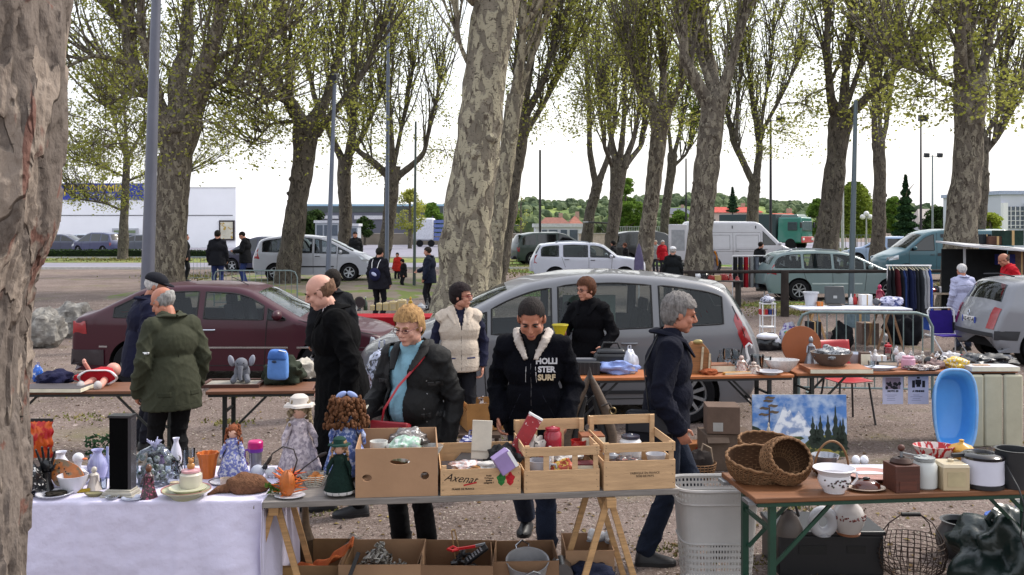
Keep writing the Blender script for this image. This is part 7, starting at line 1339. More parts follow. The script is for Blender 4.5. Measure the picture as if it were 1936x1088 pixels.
I('cloth', '#2c3228', 538, 725, 72, 46, 'dark green cushion under the light blue baby bag', 'cushion', h=hD, name='cushion', seed=6, dp=60)
I('cloth', '#b0aaa0', 573, 715, 46, 34, 'cream crumpled paper bag next to the dark green cushion', 'paper bag', h=hD, name='paper_bag', seed=8, dp=40)
I('bag', '#8c93b0', 722, 735, 56, 90, 'clear and silver plastic bag hanging between the bald man and the woman', 'plastic bag', h=hD, name='plastic_bag', mat=M('#9aa0b4', .15, scale=18, var=.4, col2='#2a2c34', c2=(.52, .56)), seed=9)
# ---- stall E: middle table in front of the grey car
hE = .77
beer_table('orange brown folding table in the middle in front of the grey car', (1066, 716), (1502, 709), hE, .5, top=wood('#9c5a2c'), legs=(.08, .90), legcol='#1c1d20')
t = thing('sewing_case', 'black ribbed case with a carry handle on the middle table', 'case', G(1153, 702, hE), -.05); t.location.y = 9.72; obj('case_body', MB().box((0, 0, .10), (.34, .2, .20)), M('#17181b', .4), t, bev=.03); obj('case_lid', MB().box((0, 0, .215), (.30, .17, .05), tp=.9), M('#202125', .35), t, bev=.02); obj('carry_handle', MB().tube([(-.10, 0, .23), (-.07, 0, .30), (.07, 0, .30), (.10, 0, .23)], .011, 8), BLACK, t)
t = thing('black_crate', 'low black ribbed plastic crate left on the middle table', 'crate', G(1108, 706, hE)); obj('crate_body', MB().box((0, 0, .065), (.26, .26, .13)), M('#15161a', .5), t, bev=.006); g = MB(); [g.box((-.11 + .044 * k, -.132, .065), (.012, .008, .11)) for k in range(6)]; obj('ribs', g, M('#25262a', .5), t); obj('papers', MB().box((0, 0, .14), (.2, .12, .02)), M('#55565c'), t)
g = MB(); t = I('cloth', '#7d90c8', 1165, 706, 72, 26, 'blue and white striped blouse folded on the middle table', 'blouse', h=hE, name='blouse', mat=cloth('#8a9cd0', ), seed=11, dp=50)
I('bag', '#b9bcc8', 1190, 706, 30, 52, 'white paper carrier standing behind the folded blouse', 'paper bag', h=hE, name='paper_bag', seed=12)
t = thing('wooden_cabinet', 'small rounded wooden cabinet with open doors on the middle table', 'cabinet', G(1316, 704, hE)); t.location.y = 9.7
pl = [(-.13, 0), (.13, 0), (.14, .12), (.11, .24), (.05, .31), (-.05, .31), (-.11, .24), (-.14, .12)]; obj('cabinet_body', MB().prism(pl, -.07, .07, R90), wood('#8a5c34'), t, bev=.004); obj('door_edge', MB().bar((.03, -.08, .02), (.05, -.08, .27), .02).bar((.11, -.08, .02), (.12, -.08, .2), .018), wood('#b3a68c'), t); obj('cabinet_knob', MB().ell((0, -.07, .32), (.05, .02, .025)), M('#9a8a5a', .4, .5), t)
for a in [('book', '#7a4a2c', 1350, 702, 70, 14, 'stack of reddish boards beside the wooden cabinet', 'boards', dict(name='boards', dp=40)), ('frame', '#b0a89a', 1370, 704, 80, 8, 'pale picture frame lying flat behind the wooden spoons', 'frame', dict(dp=30)), ('book', '#b88a4a', 1395, 708, 60, 5, 'pair of light wooden spoons on the middle table', 'spoons', dict(name='wooden_spoons', rz=.3, dp=10)),
   ('goblet', '#cccccc', 1376, 704, 20, 44, 'tall wine glass left of the glass swan', None, {}), ('goblet', '#cccccc', 1390, 702, 18, 40, 'second wine glass beside the tall one', None, {}), ('figure', '#b08a7c', 1402, 706, 26, 34, 'pink and white porcelain couple figurine', None, dict(mat=M('#b5a39a', .3, scale=40, col2='#8a3a3c', c2=(.56, .6)))),
   ('glass', '#cccccc', 1432, 697, 26, 26, 'clear cut glass beaker before the oval dish', None, {}), ('glass', '#cccccc', 1447, 699, 24, 24, 'shorter cut glass beaker touching the oval dish', None, {}), ('figure', '#a87c70', 1425, 706, 30, 22, 'small reddish floral ornament heap by the beakers', 'ornament', dict(mat=M('#b0a59a', .3, scale=50, col2='#7a2a2a', c2=(.55, .6)))),
   ('bowl', '#c9c6c4', 1478, 702, 66, 22, 'white oval tureen with blue flecks at the end of the middle table', 'tureen', dict(mat=M('#c4c0be', .25, scale=50, col2='#4a5a8a', c2=(.66, .68)), dp=50)), ('plate', '#bdbcc0', 1455, 708, 50, 6, 'white saucer in front of the oval tureen', None, {}), ('cloth', '#8d4a2c', 1340, 708, 30, 10, 'crumpled orange cloth strip near the cabinet', None, dict(seed=4)),
   ('bottle', '#b9bcbc', 1362, 698, 12, 36, 'slim glass decanter behind the wine glasses', None, dict(mat=CLEAR))]: I(*a[:7], a[7], h=hE, **a[8])
t = thing('glass_swan', 'white and clear glass swan with a curved neck', 'swan ornament', G(1400, 700, hE)); t.location.y = 9.75; obj('swan_body', MB().ell((-.03, 0, .08), (.08, .05, .06)).ell((-.06, .01, .14), (.05, .02, .10), rot=Matrix.Rotation(-.5, 3, 'Y')), CLEAR, t); obj('swan_neck', MB().tube([(.02, 0, .08), (.055, 0, .13), (.035, 0, .20), (.03, 0, .26), (.06, 0, .29), (.085, 0, .27), (.085, 0, .24)], [.02, .016, .013, .012, .012, .011, .006], 8), china('#c9c9cc'), t)
# horse collar and cartons in front of / below the middle table
t = thing('horse_collar', 'old pointed wooden horse collar with brass rings standing on the ground', 'horse collar', V(((1115 - 968) / FX * 8.5, 8.5, 0)))
for q in (1, -1):
 obj('collar_arm', MB().tube([(0, 0, .93), (q * .05, 0, .82), (q * .14, 0, .62), (q * .20, 0, .40), (q * .20, 0, .2), (q * .14, 0, .03)], [.02, .035, .045, .045, .04, .03], 8), wood('#4e3f33'), t, 60); obj('collar_pad', MB().tube([(q * .04, .02, .74), (q * .09, .02, .55), (q * .13, .02, .38), (q * .12, .02, .18)], [.02, .035, .045, .04], 8), M('#1b1a1b', .7), t, 60)
 obj('ring', MB().tube([(q * .2 + .028 * math.cos(a), -.05, .62 + .028 * math.sin(a)) for a in np.linspace(0, 2 * PI, 16)[:-1]], .007, 6, closed=True), M('#6a5a3a', .4, .7), t); obj('hook', MB().tube([(q * .1, -.04, .66), (q * .17, -.06, .69), (q * .19, -.05, .65)], .008, 6), M('#4a4440', .4, .6), t)
obj('leather_tip', MB().cyl((0, 0, .90), (0, -.01, 1.0), .03, .004, 10), M('#2a2220', .6), t)
gb = lambda px, py: G(px, py)
t = thing('cardboard_box', 'closed brown carton with a white shipping label on top of the stack', 'cardboard box', V(((1364 - 968) / FX * 8.9, 8.9, .34)), -.08); obj('box_body', MB().box((0, 0, .13), (.30, .28, .25)), M('#5f4e44', .85, bump=.2), t, bev=.004); obj('shipping_label', MB().box((-.05, -.1415, .07), (.09, .002, .08)), M('#9a9894', .7), t)
t = thing('cardboard_box', 'large greyish carton under the labelled carton', 'cardboard box', V(((1372 - 968) / FX * 8.95, 8.95, 0)), .05); obj('box_body', MB().box((0, 0, .17), (.46, .34, .335)), M('#5a4c42', .85, bump=.2), t, bev=.004); obj('box_flap', MB().box((-.12, -.18, .30), (.2, .09, .005), (.8, 0, 0)), M('#64554a', .85), t)
t = thing('cardboard_box', 'orange brown carton printed with dark slanted stripes on the ground', 'cardboard box', G(1322, 871), .05); obj('box_body', MB().box((0, 0, .09), (.27, .2, .18)), M('#8d5c3a', .85), t, bev=.004)
for k in range(4): obj('printed_stripe', MB().box((-.075 + .036 * k, -.1012, .095), (.014, .0015, .12), (0, .45, 0)), M('#1a1718' if k % 2 else '#8a1a1c', .8), t)
obj('shipping_label', MB().box((.085, -.1015, .13), (.055, .002, .045), (0, .2, 0)), M('#b4b4b8'), t); obj('symbol', MB().box((.095, -.1015, .08), (.022, .002, .028)), BLACK, t)
t = thing('wicker_basket', 'low brown basket of dark rags behind the striped carton', 'basket', V(((1322 - 968) / FX * 8.55, 8.55, .0))); g = MB(); wick(g, prof_interp([(.10, 0), (.14, .08), (.15, .14)], 7), st=26); obj('weave', g, WICK, t); obj('rags', mound(.24, .2, .24, 4), M('#2a2422', .9), t); obj('basket_handle', MB().tube([(.12, 0, .14), (.10, -.02, .27), (.03, -.02, .31), (.0, -.02, .2)], .009, 6), M('#8a7a6a', .8), t)
t = thing('figurine', 'small white bottle shaped figurine in front of the landscape painting', 'figurine', L0(1453, 862)); t.location = V(((1453 - 968) / FX * 8.2, 8.2, .42)); mk('figure', .045, .15, '#b8b0a4', t); obj('stick_post', MB().cyl((0, 0, -.42), (0, 0, 0), .018), wood('#4a3a2c'), t)
# painting: a plain landscape canvas
t = thing('landscape_painting', 'landscape painting of snowy mountains with dark firs and a stream', 'painting', V(((1512 - 968) / FX * 9.28, 9.28, 0))); t.rotation_euler = (-.05, 0, 0); t.scale = (1.04, 1, .86); obj('canvas', MB().box((0, 0, .365), (.885, .022, .70)), M('#8d8a80', .8), t)
def pp(pts, col, k, **kw): m = MB(); m.add([(x * .885 - .4425, -.0118 - .0006 * k, .015 + z * .70) for x, z in pts], [tuple(range(len(pts)))]); return m, M(col, .5, **kw)
def lay(items, name):
 me = bpy.data.meshes.new(name); vs, fs, mi, ms = [], [], [], []
 for g_, m_ in items:
  if m_ not in ms: ms.append(m_)
  k = len(vs); vs += g_.v; fs += [tuple(i + k for i in f) for f in g_.f]; mi += [ms.index(m_)] * len(g_.f)
 me.from_pydata(vs, [], fs); [me.materials.append(m_) for m_ in ms]; me.polygons.foreach_set('material_index', mi); return obj(name, me, None, t)
it = [pp([(0, .35), (1, .35), (1, 1), (0, 1)], '#4a78b8', 0, scale=5, col2='#a9bcd8', c2=(.42, .62)), pp([(0, 0), (1, 0), (1, .40), (0, .40)], '#34421e', 0, scale=14, var=.6, col2='#8d8a4a', c2=(.56, .64))]
random.seed(15); mt = [(.2, .33)] + [(x, z) for x, z in ((.24, .5), (.29, .64), (.34, .86), (.37, .72), (.40, .76), (.44, .62), (.49, .74), (.53, .66), (.60, .5), (.68, .33))]; it.append(pp(mt, '#7f95bd', 1, scale=5, col2='#e3e8f0', c2=(.46, .56)))
it.append(pp([(0, .5), (.06, .47), (.12, .40), (.22, .36), (.34, .30), (.2, .22), (0, .24)], '#1a2c1c', 2, var=.5, scale=30)); it.append(pp([(.6, .26), (.72, .3), (1, .34), (1, .12), (.62, .14)], '#16281c', 2, var=.5, scale=30)); it.append(pp([(.50, .34), (.55, .30), (.47, .24), (.44, .16), (.36, .08), (.50, .10), (.54, .2), (.60, .28), (.58, .34)], '#a9bcd4', 3, scale=20, var=.3))
for x, z0, h_ in ((.64, .2, .46), (.72, .18, .50), (.80, .14, .55), (.88, .10, .74), (.96, .12, .52), (.68, .22, .30), (.93, .2, .4)):
 n_ = 9; L_ = [(x - .07 * (1 - j / n_) * (1 if j % 2 == 0 else .55), z0 + h_ * j / n_) for j in range(n_)]; it.append(pp(L_ + [(x, z0 + h_)] + [(2 * x - a, b) for a, b in L_[::-1]], '#12251a', 4, var=.6, scale=40))
it.append(pp([(.165, .25), (.18, .25), (.19, .8), (.175, .8)], '#3a2a22', 4))
for x, z in ((.13, .78), (.22, .82), (.17, .9), (.23, .72), (.12, .68), (.19, .95)): it.append(pp([(x + .055 * math.cos(a), z + .022 * math.sin(a) * (1 + .4 * math.sin(4 * a))) for a in np.linspace(0, 2 * PI, 14)[:-1]], '#5a4a38', 5, var=.4, scale=40))
it.append(pp([(.62, .06), (.7, .14), (.82, .12), (.9, .04), (.75, .0)], '#8a7a28', 5, var=.5, scale=50)); lay(it, 'painted_scene')
# ---- stall F
hF = .77
tF = beer_table('brown folding table crowded with bric-a-brac before the silver hatchback', (1506, 706), (1925, 700), hF, .58, top=wood('#8d5430'), legs=(.08, .93), legcol='#1d2220')
B_ = lambda c, c2, sc=45, k=(.52, .56), r=.4: M(c, r, scale=sc, var=.3, col2=c2, c2=k)
rows = [('book', '#8d5838', 1578, 702, 116, 9, 'square wooden board under the clay bowl', 'board', dict(name='board', dp=70)),
 ('bowl', '#6b5a50', 1572, 694, 78, 28, 'wide grey brown clay bowl', 'bowl', dict(mat=M('#5f5148', .7, bump=.3), h=hF + .03)), ('cloth', '#8a8a8e', 1572, 678, 60, 22, 'heap of glass and foil inside the clay bowl', 'glassware', dict(name='glassware', mat=B_('#8a8c90', '#2a2a2e', 40), h=hF + .12, seed=3)),
 ('figure', '#9a9aa0', 1533, 690, 24, 54, 'grey metal coffee pot in front of the round orange board', 'coffee pot', dict(name='coffee_pot', mat=M('#8a8c92', .3, .7))), ('bowl', '#b4b8c4', 1622, 690, 46, 22, 'pale blue white salad bowl beside the red chair back', 'bowl', dict(dp=40)), ('plate', '#c9ccd8', 1618, 700, 62, 6, 'white oval plate left at the table front edge', 'plate', dict(c2='#1c1c20', dp=40)), ('plate', '#c9ccd8', 1662, 700, 70, 6, 'white oval plate right of the first at the table edge', 'plate', dict(c2='#1c1c20', dp=40)),
 ('book', '#4a3226', 1634, 694, 18, 28, 'small brown leather purse standing behind the oval plates', 'purse', dict(name='purse', dp=14)), ('figure', '#b5b5bb', 1645, 690, 14, 26, 'thin white porcelain angel behind the oval plates', 'figurine', {}), ('figure', '#b8b2b0', 1655, 688, 16, 28, 'small pale dancer figurine behind the right oval plate', 'figurine', {}), ('box', '#9ea0a8', 1664, 690, 18, 18, 'little white square box in the middle of the crowded table', 'box', dict(mat=WHITE)),
 ('jar', '#a81424', 1679, 684, 16, 34, 'clear jar with a shiny red stopper', 'jar', dict(mat=CLEAR, c2='#a81424')), ('bottle', '#a01624', 1679, 668, 14, 20, 'red glass lamp top above the clear jar', 'lamp', dict(name='oil_lamp', mat=M('#a01624', .2), h=hF + .08)), ('glass', '#cccccc', 1692, 690, 18, 20, 'clear tumbler right of the jar with the red stopper', 'glass', {}),
 ('animal', '#c4c2c6', 1703, 692, 26, 36, 'spotted white dog figurine with a red collar', 'dog figurine', dict(mat=B_('#c4c2c6', '#1b1b1e', 30, (.6, .62)))), ('jar', '#c08a9a', 1717, 698, 26, 26, 'pink and white money box in front of the spotted dog', 'money box', dict(name='money_box', mat=china('#c592a4'))), ('book', '#17181c', 1676, 692, 34, 8, 'pair of black square boxes before the clear jar', 'box', dict(name='black_box', dp=12)),
 ('cloth', '#5a4038', 1745, 700, 60, 10, 'brown leather tray of small trinkets', 'tray', dict(name='trinket_tray', mat=B_('#4a3228', '#a8a0a0'), seed=7, dp=30)), ('animal', '#a8a4a2', 1732, 690, 30, 24, 'grey and white cat figurine above the leather tray', 'cat figurine', dict(mat=B_('#a8a4a4', '#3a3436'))), ('figure', '#b5b1a8', 1744, 690, 14, 26, 'white owl shaped candle holder', 'ornament', {}), ('ball', '#16181a', 1757, 694, 20, 20, 'black round telephone dial ornament with a pale centre', 'ornament', dict(c2='#9aa89a')), ('cloth', '#8a7470', 1768, 697, 30, 16, 'pinkish soft toy lying beside the black round ornament', 'soft toy', dict(name='soft_toy', seed=3)),
 ('animal', '#c2c0c2', 1782, 692, 28, 26, 'black and white cow figurine', 'cow figurine', dict(mat=B_('#c4c2c4', '#161618', 22, (.5, .52)))), ('cloth', '#c9a428', 1806, 696, 44, 20, 'bright yellow cord heap behind the blue tub', 'cord', dict(name='cord_heap', mat=B_('#c9a428', '#c8c4c4', 26, (.55, .58)), seed=9)), ('cloth', '#c2c0c2', 1797, 688, 30, 22, 'white lace doily heap above the yellow cord', 'lace', dict(name='lace_cloth', seed=13)), ('cloth', '#20242a', 1840, 690, 60, 20, 'dark heap of tools with a pale knob', 'tools', dict(name='tool_heap', mat=B_('#1b2026', '#8a8a90', 40, (.62, .64)), seed=15)),
 ('cloth', '#17181c', 1880, 688, 70, 18, 'black electric clutter in front of the hatchback wheel', 'electric parts', dict(name='electric_parts', mat=B_('#17181b', '#6a6a70', 40, (.64, .66), .6), seed=18)), ('book', '#b0aeb0', 1872, 700, 90, 9, 'pale folded papers at the right front of the crowded table', 'papers', dict(name='papers', dp=40)), ('mug', '#8a8c94', 1902, 690, 18, 18, 'grey metal cup at the right of the black clutter', 'cup', {}), ('bowl', '#7d4a34', 1660, 682, 44, 6, 'shallow wooden dish at the table back', 'dish', dict(mat=wood('#7d4a34'))),
 ('figure', '#4a3a34', 1600, 700, 10, 10, 'tiny brown bell by the wooden board', 'bell', dict(name='bell')), ('glass', '#cccccc', 1648, 697, 14, 14, 'small clear shot glass between the oval plates', 'glass', {}), ('figure', '#9a8a84', 1722, 686, 14, 24, 'beige rabbit figurine behind the pink money box', 'figurine', {}), ('animal', '#8d7a6c', 1770, 686, 22, 18, 'little tan horse figurine at the table back', 'horse figurine', {}), ('bottle', '#1d2a24', 1817, 684, 10, 24, 'small dark green bottle beside the lace heap', 'bottle', {}), ('box', '#7a6a58', 1855, 700, 30, 10, 'small brown cigar box behind the tub rim', 'box', dict(dp=12))]
for a in rows: d_ = dict(a[8]); hh = d_.pop('h', hF); I(*a[:7], a[7], h=hh, **d_)
t = thing('round_board', 'round orange brown wooden board standing upright on the table', 'board', G(1531, 694, hF)); t.location.y = 10.35; obj('disc', MB().cyl((0, 0, .19), (0, .02, .19), .215, n=48), M('#8a4a22', .6, var=.15, scale=3), t, bev=.003); obj('foot', MB().box((0, .05, .01), (.12, .10, .02)), wood('#7a4020'), t); t.rotation_euler = (-.12, 0, 0)
t = thing('red_cushion', 'glossy red padded bag lying in front of the hatchback', 'bag', G(1842, 689, hF)); t.location.y = 10.4; obj('bag_body', MB().ell((0, 0, .05), (.17, .08, .045)), M('#a81018', .25), t); obj('blue_end', MB().ell((-.17, 0, .05), (.07, .07, .05)), M('#1a2050', .5), t)
# red plastic chair
t = thing('chair', 'red plastic chair with black metal legs behind the crowded table', 'chair', V(((1600 - 968) / FX * 11.0, 11.0, 0)), .2); t.scale = (1, 1, 1.1); RP = M('#a01822', .45)
g = MB(); g.grid(lambda u, v: V((-.22 + .44 * u, -.20 + .42 * v, .44 - .03 * math.sin(u * PI) * math.sin(v * PI) + .02 * abs(u - .5))), 12, 12); obj('seat', g, RP, t, solid=.008); g = MB(); g.grid(lambda u, v: V((-.21 + .42 * u, .22 + .08 * v + .03 * math.sin(u * PI), .50 + .33 * v)), 12, 8); obj('backrest', g, RP, t, solid=.008)
for x in (-.2, .2): obj('back_support', MB().tube([(x, .2, .44), (x, .24, .5), (x, .31, .82)], .010, 6), STEEL, t)
for x, y in ((-.2, -.19), (.2, -.19), (-.2, .2), (.2, .2)): obj('leg', MB().cyl((x * .9, y * .9, .43), (x * 1.15, y * 1.2, 0), .012, n=8), M('#26262a', .4), t)
# posters on the table edge
for px, lb, v_ in ((1688, 'white poster with a photo of dark shapes hanging from the table edge', 0), (1736, 'white poster with a dark machine drawing hanging from the table edge', 1)):
 Y = 9.93; t = thing('poster', lb, 'poster', V(((px - 968) / FX * Y, Y, .735))); obj('sheet', MB().box((0, 0, -.165), (.215, .003, .33)), M('#c9c9e2', .8, var=.03), t); g = MB(); random.seed(px)
 if v_ == 0:
  obj('photo', MB().box((0, -.0022, -.115), (.155, .0015, .12)), M('#8f7f94', .6), t)
  for k in range(16): g.ell((U(-.07, .07), -.0035, -.115 + U(-.055, .01)), (U(.008, .022), .0008, U(.006, .02)), 8, 5)
 else:
  for x, z, a_, b_ in ((-.05, -.12, .03, .075), (.055, -.12, .03, .07), (0, -.10, .06, .05), (0, -.055, .03, .02), (.0, -.135, .04, .03)): g.box((x, -.003, z), (a_, .0015, b_))
 obj('printed_shapes', g, M('#14121e', .7), t); text('poster_writing', 'MOTO 50' if v_ == 0 else 'A VENDRE', .026, M('#100f18', .7), t, (0, -.003, -.195), bold=.0015)
 g = MB(); [g.box((-.02, -.0025, -.235 - .018 * k), (U(.06, .13), .001, .004)) for k in range(4)]; obj('small_lines', g, M('#77779a', .7), t)
# blue baby tub standing upright
t = thing('baby_tub', 'light blue plastic baby bath standing upright against the table', 'baby bath', V(((1808 - 968) / FX * 9.45, 9.45, 0)), .0); t.rotation_euler = (-.06, .02, 0)
def tubp(a, k, y): return V((.225 * k * math.cos(a) * (1 if math.sin(a) > 0 else .86), y, .42 + .40 * k * math.sin(a) * (1 if math.sin(a) > -.2 else 1)))
def tubq(u, v):
 a = 2 * PI * u; k, y = ((1.0, -.0), (.96, -.0), (.88, .02), (.80, .10), (.74, .19), (.70, .20), (0.001, .205))[int(round(v * 6))]; ca, sa = math.cos(a), math.sin(a); e = 3.2; r = 1 / (abs(ca) ** e + abs(sa) ** e) ** (1 / e); return V((.212 * k * r * ca * (1 if sa > 0 else .9 + .1 * (1 + sa)), y, .42 + .41 * k * r * sa))
g = MB(); g.grid(tubq, 64, 6); obj('tub_shell', g, M('#5299dc', .35, var=.05), t, 50); g = MB(); g.tube([tubq(i / 64, 0) for i in range(64)], .014, 8, closed=True); obj('tub_rim', g, M('#7aa9dc', .3), t)
t = thing('folding_mattress', 'cream folding mattress panels standing beside the blue tub', 'mattress', V(((1878 - 968) / FX * 9.75, 9.75, 0)))
for k in range(3): obj('panel', MB().box((-.2 + .2 * k, .012 * (k % 2), .37), (.192, .05, .74)), M('#aaa692', .8, bump=.4, bscale=8, var=.08), t, bev=.02)
# ---- crowd barriers
def barrier(label, px0, px1, Y, ztop, slope=0, n=13, zlow=.12):
 t = thing('crowd_barrier', label, 'barrier', (((px0 + px1) / 2 - 968) / FX * Y, Y, 0), slope, 'metal crowd barriers'); w = (px1 - px0) * Y / FX / 2; m = M('#6d7c7c', .45, .5)
 g = MB(); g.tube([(-w, 0, 0), (-w, 0, ztop - .15), (-w + .05, 0, ztop - .04), (-w + .15, 0, ztop), (w - .2, 0, ztop), (w - .07, 0, ztop - .04), (w, 0, ztop - .18), (w, 0, 0)], .02, 8); g.tube([(-w, 0, zlow), (w, 0, zlow)], .014, 6); obj('barrier_frame', g, m, t)
 g = MB(); [g.cyl((-w + 2 * w * (k + 1) / (n + 1), 0, zlow), (-w + 2 * w * (k + 1) / (n + 1), 0, ztop), .008, n=6) for k in range(n)]; obj('barrier_bars', g, m, t)
 for x in (-w * .8, w * .8): obj('barrier_foot', MB().bar((x, -.28, .015), (x, .28, .015), .05, .02), m, t)
barrier('grey metal crowd barrier behind the crowded right hand table', 1513, 1758, 12.6, 1.12, -.10)
barrier('metal crowd barrier beyond the roof of the maroon car', 405, 562, 27, 1.02)
barrier('distant metal barrier by the man in the black coat at left', 352, 400, 40, 1.0, n=6)
# ---- stall H: white trestle table, clothes rail and things behind the barrier
Y = 17.8; t = thing('trestle_table', 'white trestle table with a computer screen seen from behind', 'table', ((1606 - 968) / FX * Y, Y, 0), -.02); obj('tabletop', MB().box((0, 0, .74), (2.05, .75, .035)), M('#c4c6d0', .5), t, bev=.01)
for x in (-.72, .66):
 for y in (-.28, .28):
  for q in (1, -1): obj('leg', MB().bar((x + q * .02, y, .72), (x + q * .24, y, 0), .04, .025, up=(0, 1, 0)), wood('#7a5a40') if x > 0 else WOODL, t)
hH = .76
t = thing('monitor', 'back of a dark flat computer monitor on the white table', 'monitor', G(1578, 578, hH)); obj('monitor_back', MB().box((0, 0, .20), (.40, .05, .34), (-.15, 0, 0), tp=.92), M('#3b3e40', .5), t, bev=.02); obj('monitor_foot', MB().box((0, .02, .01), (.24, .18, .02)), BLACK, t); obj('monitor_label', MB().box((0, -.028, .16), (.07, .012, .06)), M('#9a9c9c'), t)
for a in [('pot', '#b5b7bd', 1533, 578, 28, 26, 'white plastic plant pot at the left of the white table', 'plant pot', {}), ('box', '#b8651c', 1550, 579, 10, 8, 'tiny orange carton by the white plant pot', 'carton', dict(mat=M('#b8651c'))), ('bottle', '#a81c1c', 1616, 576, 9, 20, 'red detergent bottle on the white table', 'bottle', {}), ('bottle', '#c9a028', 1609, 576, 8, 20, 'bottle with a yellow cap beside the red one', 'bottle', dict(mat=WHITE)), ('box', '#b0b0b4', 1636, 577, 20, 20, 'pale square kitchen scale on the white table', 'scale', dict(name='kitchen_scale', mat=WHITE)),
   ('ball', '#4a4a50', 1657, 578, 14, 14, 'round metal alarm clock on the white table', 'clock', dict(name='alarm_clock')), ('cloth', '#a9a9c4', 1684, 578, 40, 16, 'blue and white patterned cloth at the right of the white table', 'cloth', dict(mat=B_('#b0b0c8', '#3a4478', 9), seed=4)), ('figure', '#8a2440', 1663, 572, 20, 34, 'vase with a bunch of pink roses', 'vase', dict(name='rose_vase', c2='#a81c50'))]: I(*a[:7], a[7], h=hH, **a[8])
Y = 19.6; xr = (1718 - 968) / FX * Y; t = thing('clothes_rail', 'white clothes rail standing behind the white table', 'clothes rail', (xr, Y, 0), -.04); g = MB(); g.cyl((-.46, 0, 1.46), (.46, 0, 1.46), .016, n=8); obj('rail', g, WHITE, t)
for q in (1, -1): obj('rail_post', MB().cyl((q * .43, 0, 0), (q * .43, 0, 1.46), .014, n=8).bar((q * .43, -.25, .02), (q * .43, .25, .02), .03), WHITE, t)
cols = ['#1b1c22', '#15161a', '#4a1a20', '#16181f', '#2a3a68', '#1a1f38', '#1b2240', '#20253f', '#23262c', '#2b2e33', '#8d9094', '#a5a6aa', '#3150a0']
names = ['black blouse', 'black jacket', 'black and dark red top', 'black sequin dress', 'mid blue shirt', 'navy dress', 'navy coat', 'long navy jacket', 'dark grey trousers', 'charcoal coat', 'pale grey shirt', 'white grey long shirt', 'bright blue long gown']
for k, c_ in enumerate(cols):
 x = -.40 + .80 * k / 12; L_ = (.6, .62, .66, .75, .85, .85, .9, .8, .9, .95, .8, .9, 1.25)[k]
 t2 = thing('hanging_garment', names[k] + (' first from the left on the clothes rail' if k == 0 else ' last at the right end of the clothes rail' if k == 12 else ' hanging on the clothes rail next to the ' + names[k - 1]), 'garment', (xr + x, Y, 1.44), U(-.3, .3), 'garments on the clothes rail')
 g = MB(); g.grid(lambda u, v: V((.03 * math.cos(2 * PI * u) * (1 + v) + .006 * math.sin(v * 9 + k), .17 * math.sin(2 * PI * u) * (.55 + .45 * min(1, v * 5)) * (1 + .2 * v), -.05 - L_ * v)), 16, 10); obj('garment_cloth', g, cloth(c_), t2, 80); obj('hanger', MB().tube([(0, -.16, -.07), (0, 0, -.01), (0, .16, -.07)], .007, 5).tube([(0, 0, -.01), (0, 0, .035)], .004, 5), M('#b0a890'), t2)
t = thing('shelf_rack', 'narrow white plastic shelf rack with red and blue things', 'shelf', G(1451, 646)); hh = 74 * t.location.y / FX
for x in (-.12, .12):
 for y in (-.1, .1): obj('post', MB().cyl((x, y, 0), (x, y, hh), .014, n=8), WHITE, t)
for k in range(4): obj('shelf', MB().box((0, 0, .06 + (hh - .08) * k / 3), (.28, .24, .02)), WHITE, t)
for px, py, c_, lb in ((1443, 600, '#a01c24', 'red box on the middle shelf of the white rack'), (1459, 600, '#20306a', 'blue box on the middle shelf of the white rack')): I('box', c_, px, py, 14, 10, lb, 'box', Y=t.location.y, z=.06 + (hh - .08) * .667 + .011, mat=M(c_))
I('bag', '#b8bac4', 1451, 560, 26, 14, 'patterned parcel on top of the white rack', 'parcel', Y=t.location.y, z=hh, name='parcel', mat=B_('#b0b2c0', '#2a3050', 20), seed=3)
t = thing('bin_bag', 'shiny black waste bag with a white cloth on top beside the barrier', 'bag', G(1452, 662)); obj('bag_body', mound(.46, .36, .30, 2, 30, .5), M('#14161b', .22), t, 70); g = MB(); g.ell((-.02, -.03, .25), (.2, .16, .07)); g.ell((.14, -.05, .15), (.09, .08, .1)); obj('white_cloth', g, M('#c4c4cc', .7), t)
t = thing('carrier_bag', 'transparent bag stuffed with colourful clothes by the barrier', 'bag', G(1494, 657)); obj('bag_body', mound(.36, .3, .44, 6, 30, .3), M('#a8a8b4', .3, scale=9, var=.3, col2='#4a2a80', c2=(.54, .56)), t, 70); g = MB(); [g.ell((U(-.12, .12), -.13 + U(-.02, .02), U(.1, .33)), (.04, .02, .03), 8, 5) for k in range(7)]; obj('clothes', g, M('#2a8a80', .7, scale=8, var=.3, col2='#b89a28', c2=(.5, .52)), t)
t = thing('folding_chair', 'purple folding garden chair with a white tube frame', 'chair', G(1784, 668), .1); g = MB(); g.tube([(-.22, 0, .0), (-.22, 0, .30), (-.25, .1, .75), (-.2, .12, .80), (.2, .12, .80), (.25, .1, .75), (.22, 0, .3), (.22, 0, 0)], .012, 8); g.tube([(-.22, -.4, .02), (.22, -.4, .02), (.22, 0, .34), (-.22, 0, .34)], .012, 8, closed=True); obj('frame', g, WHITE, t); obj('backrest', MB().box((0, .07, .55), (.42, .012, .42), (-.15, 0, 0)), M('#2a1a70', .8), t); obj('seat', MB().box((0, -.18, .335), (.42, .36, .012)), M('#34207c', .8), t)
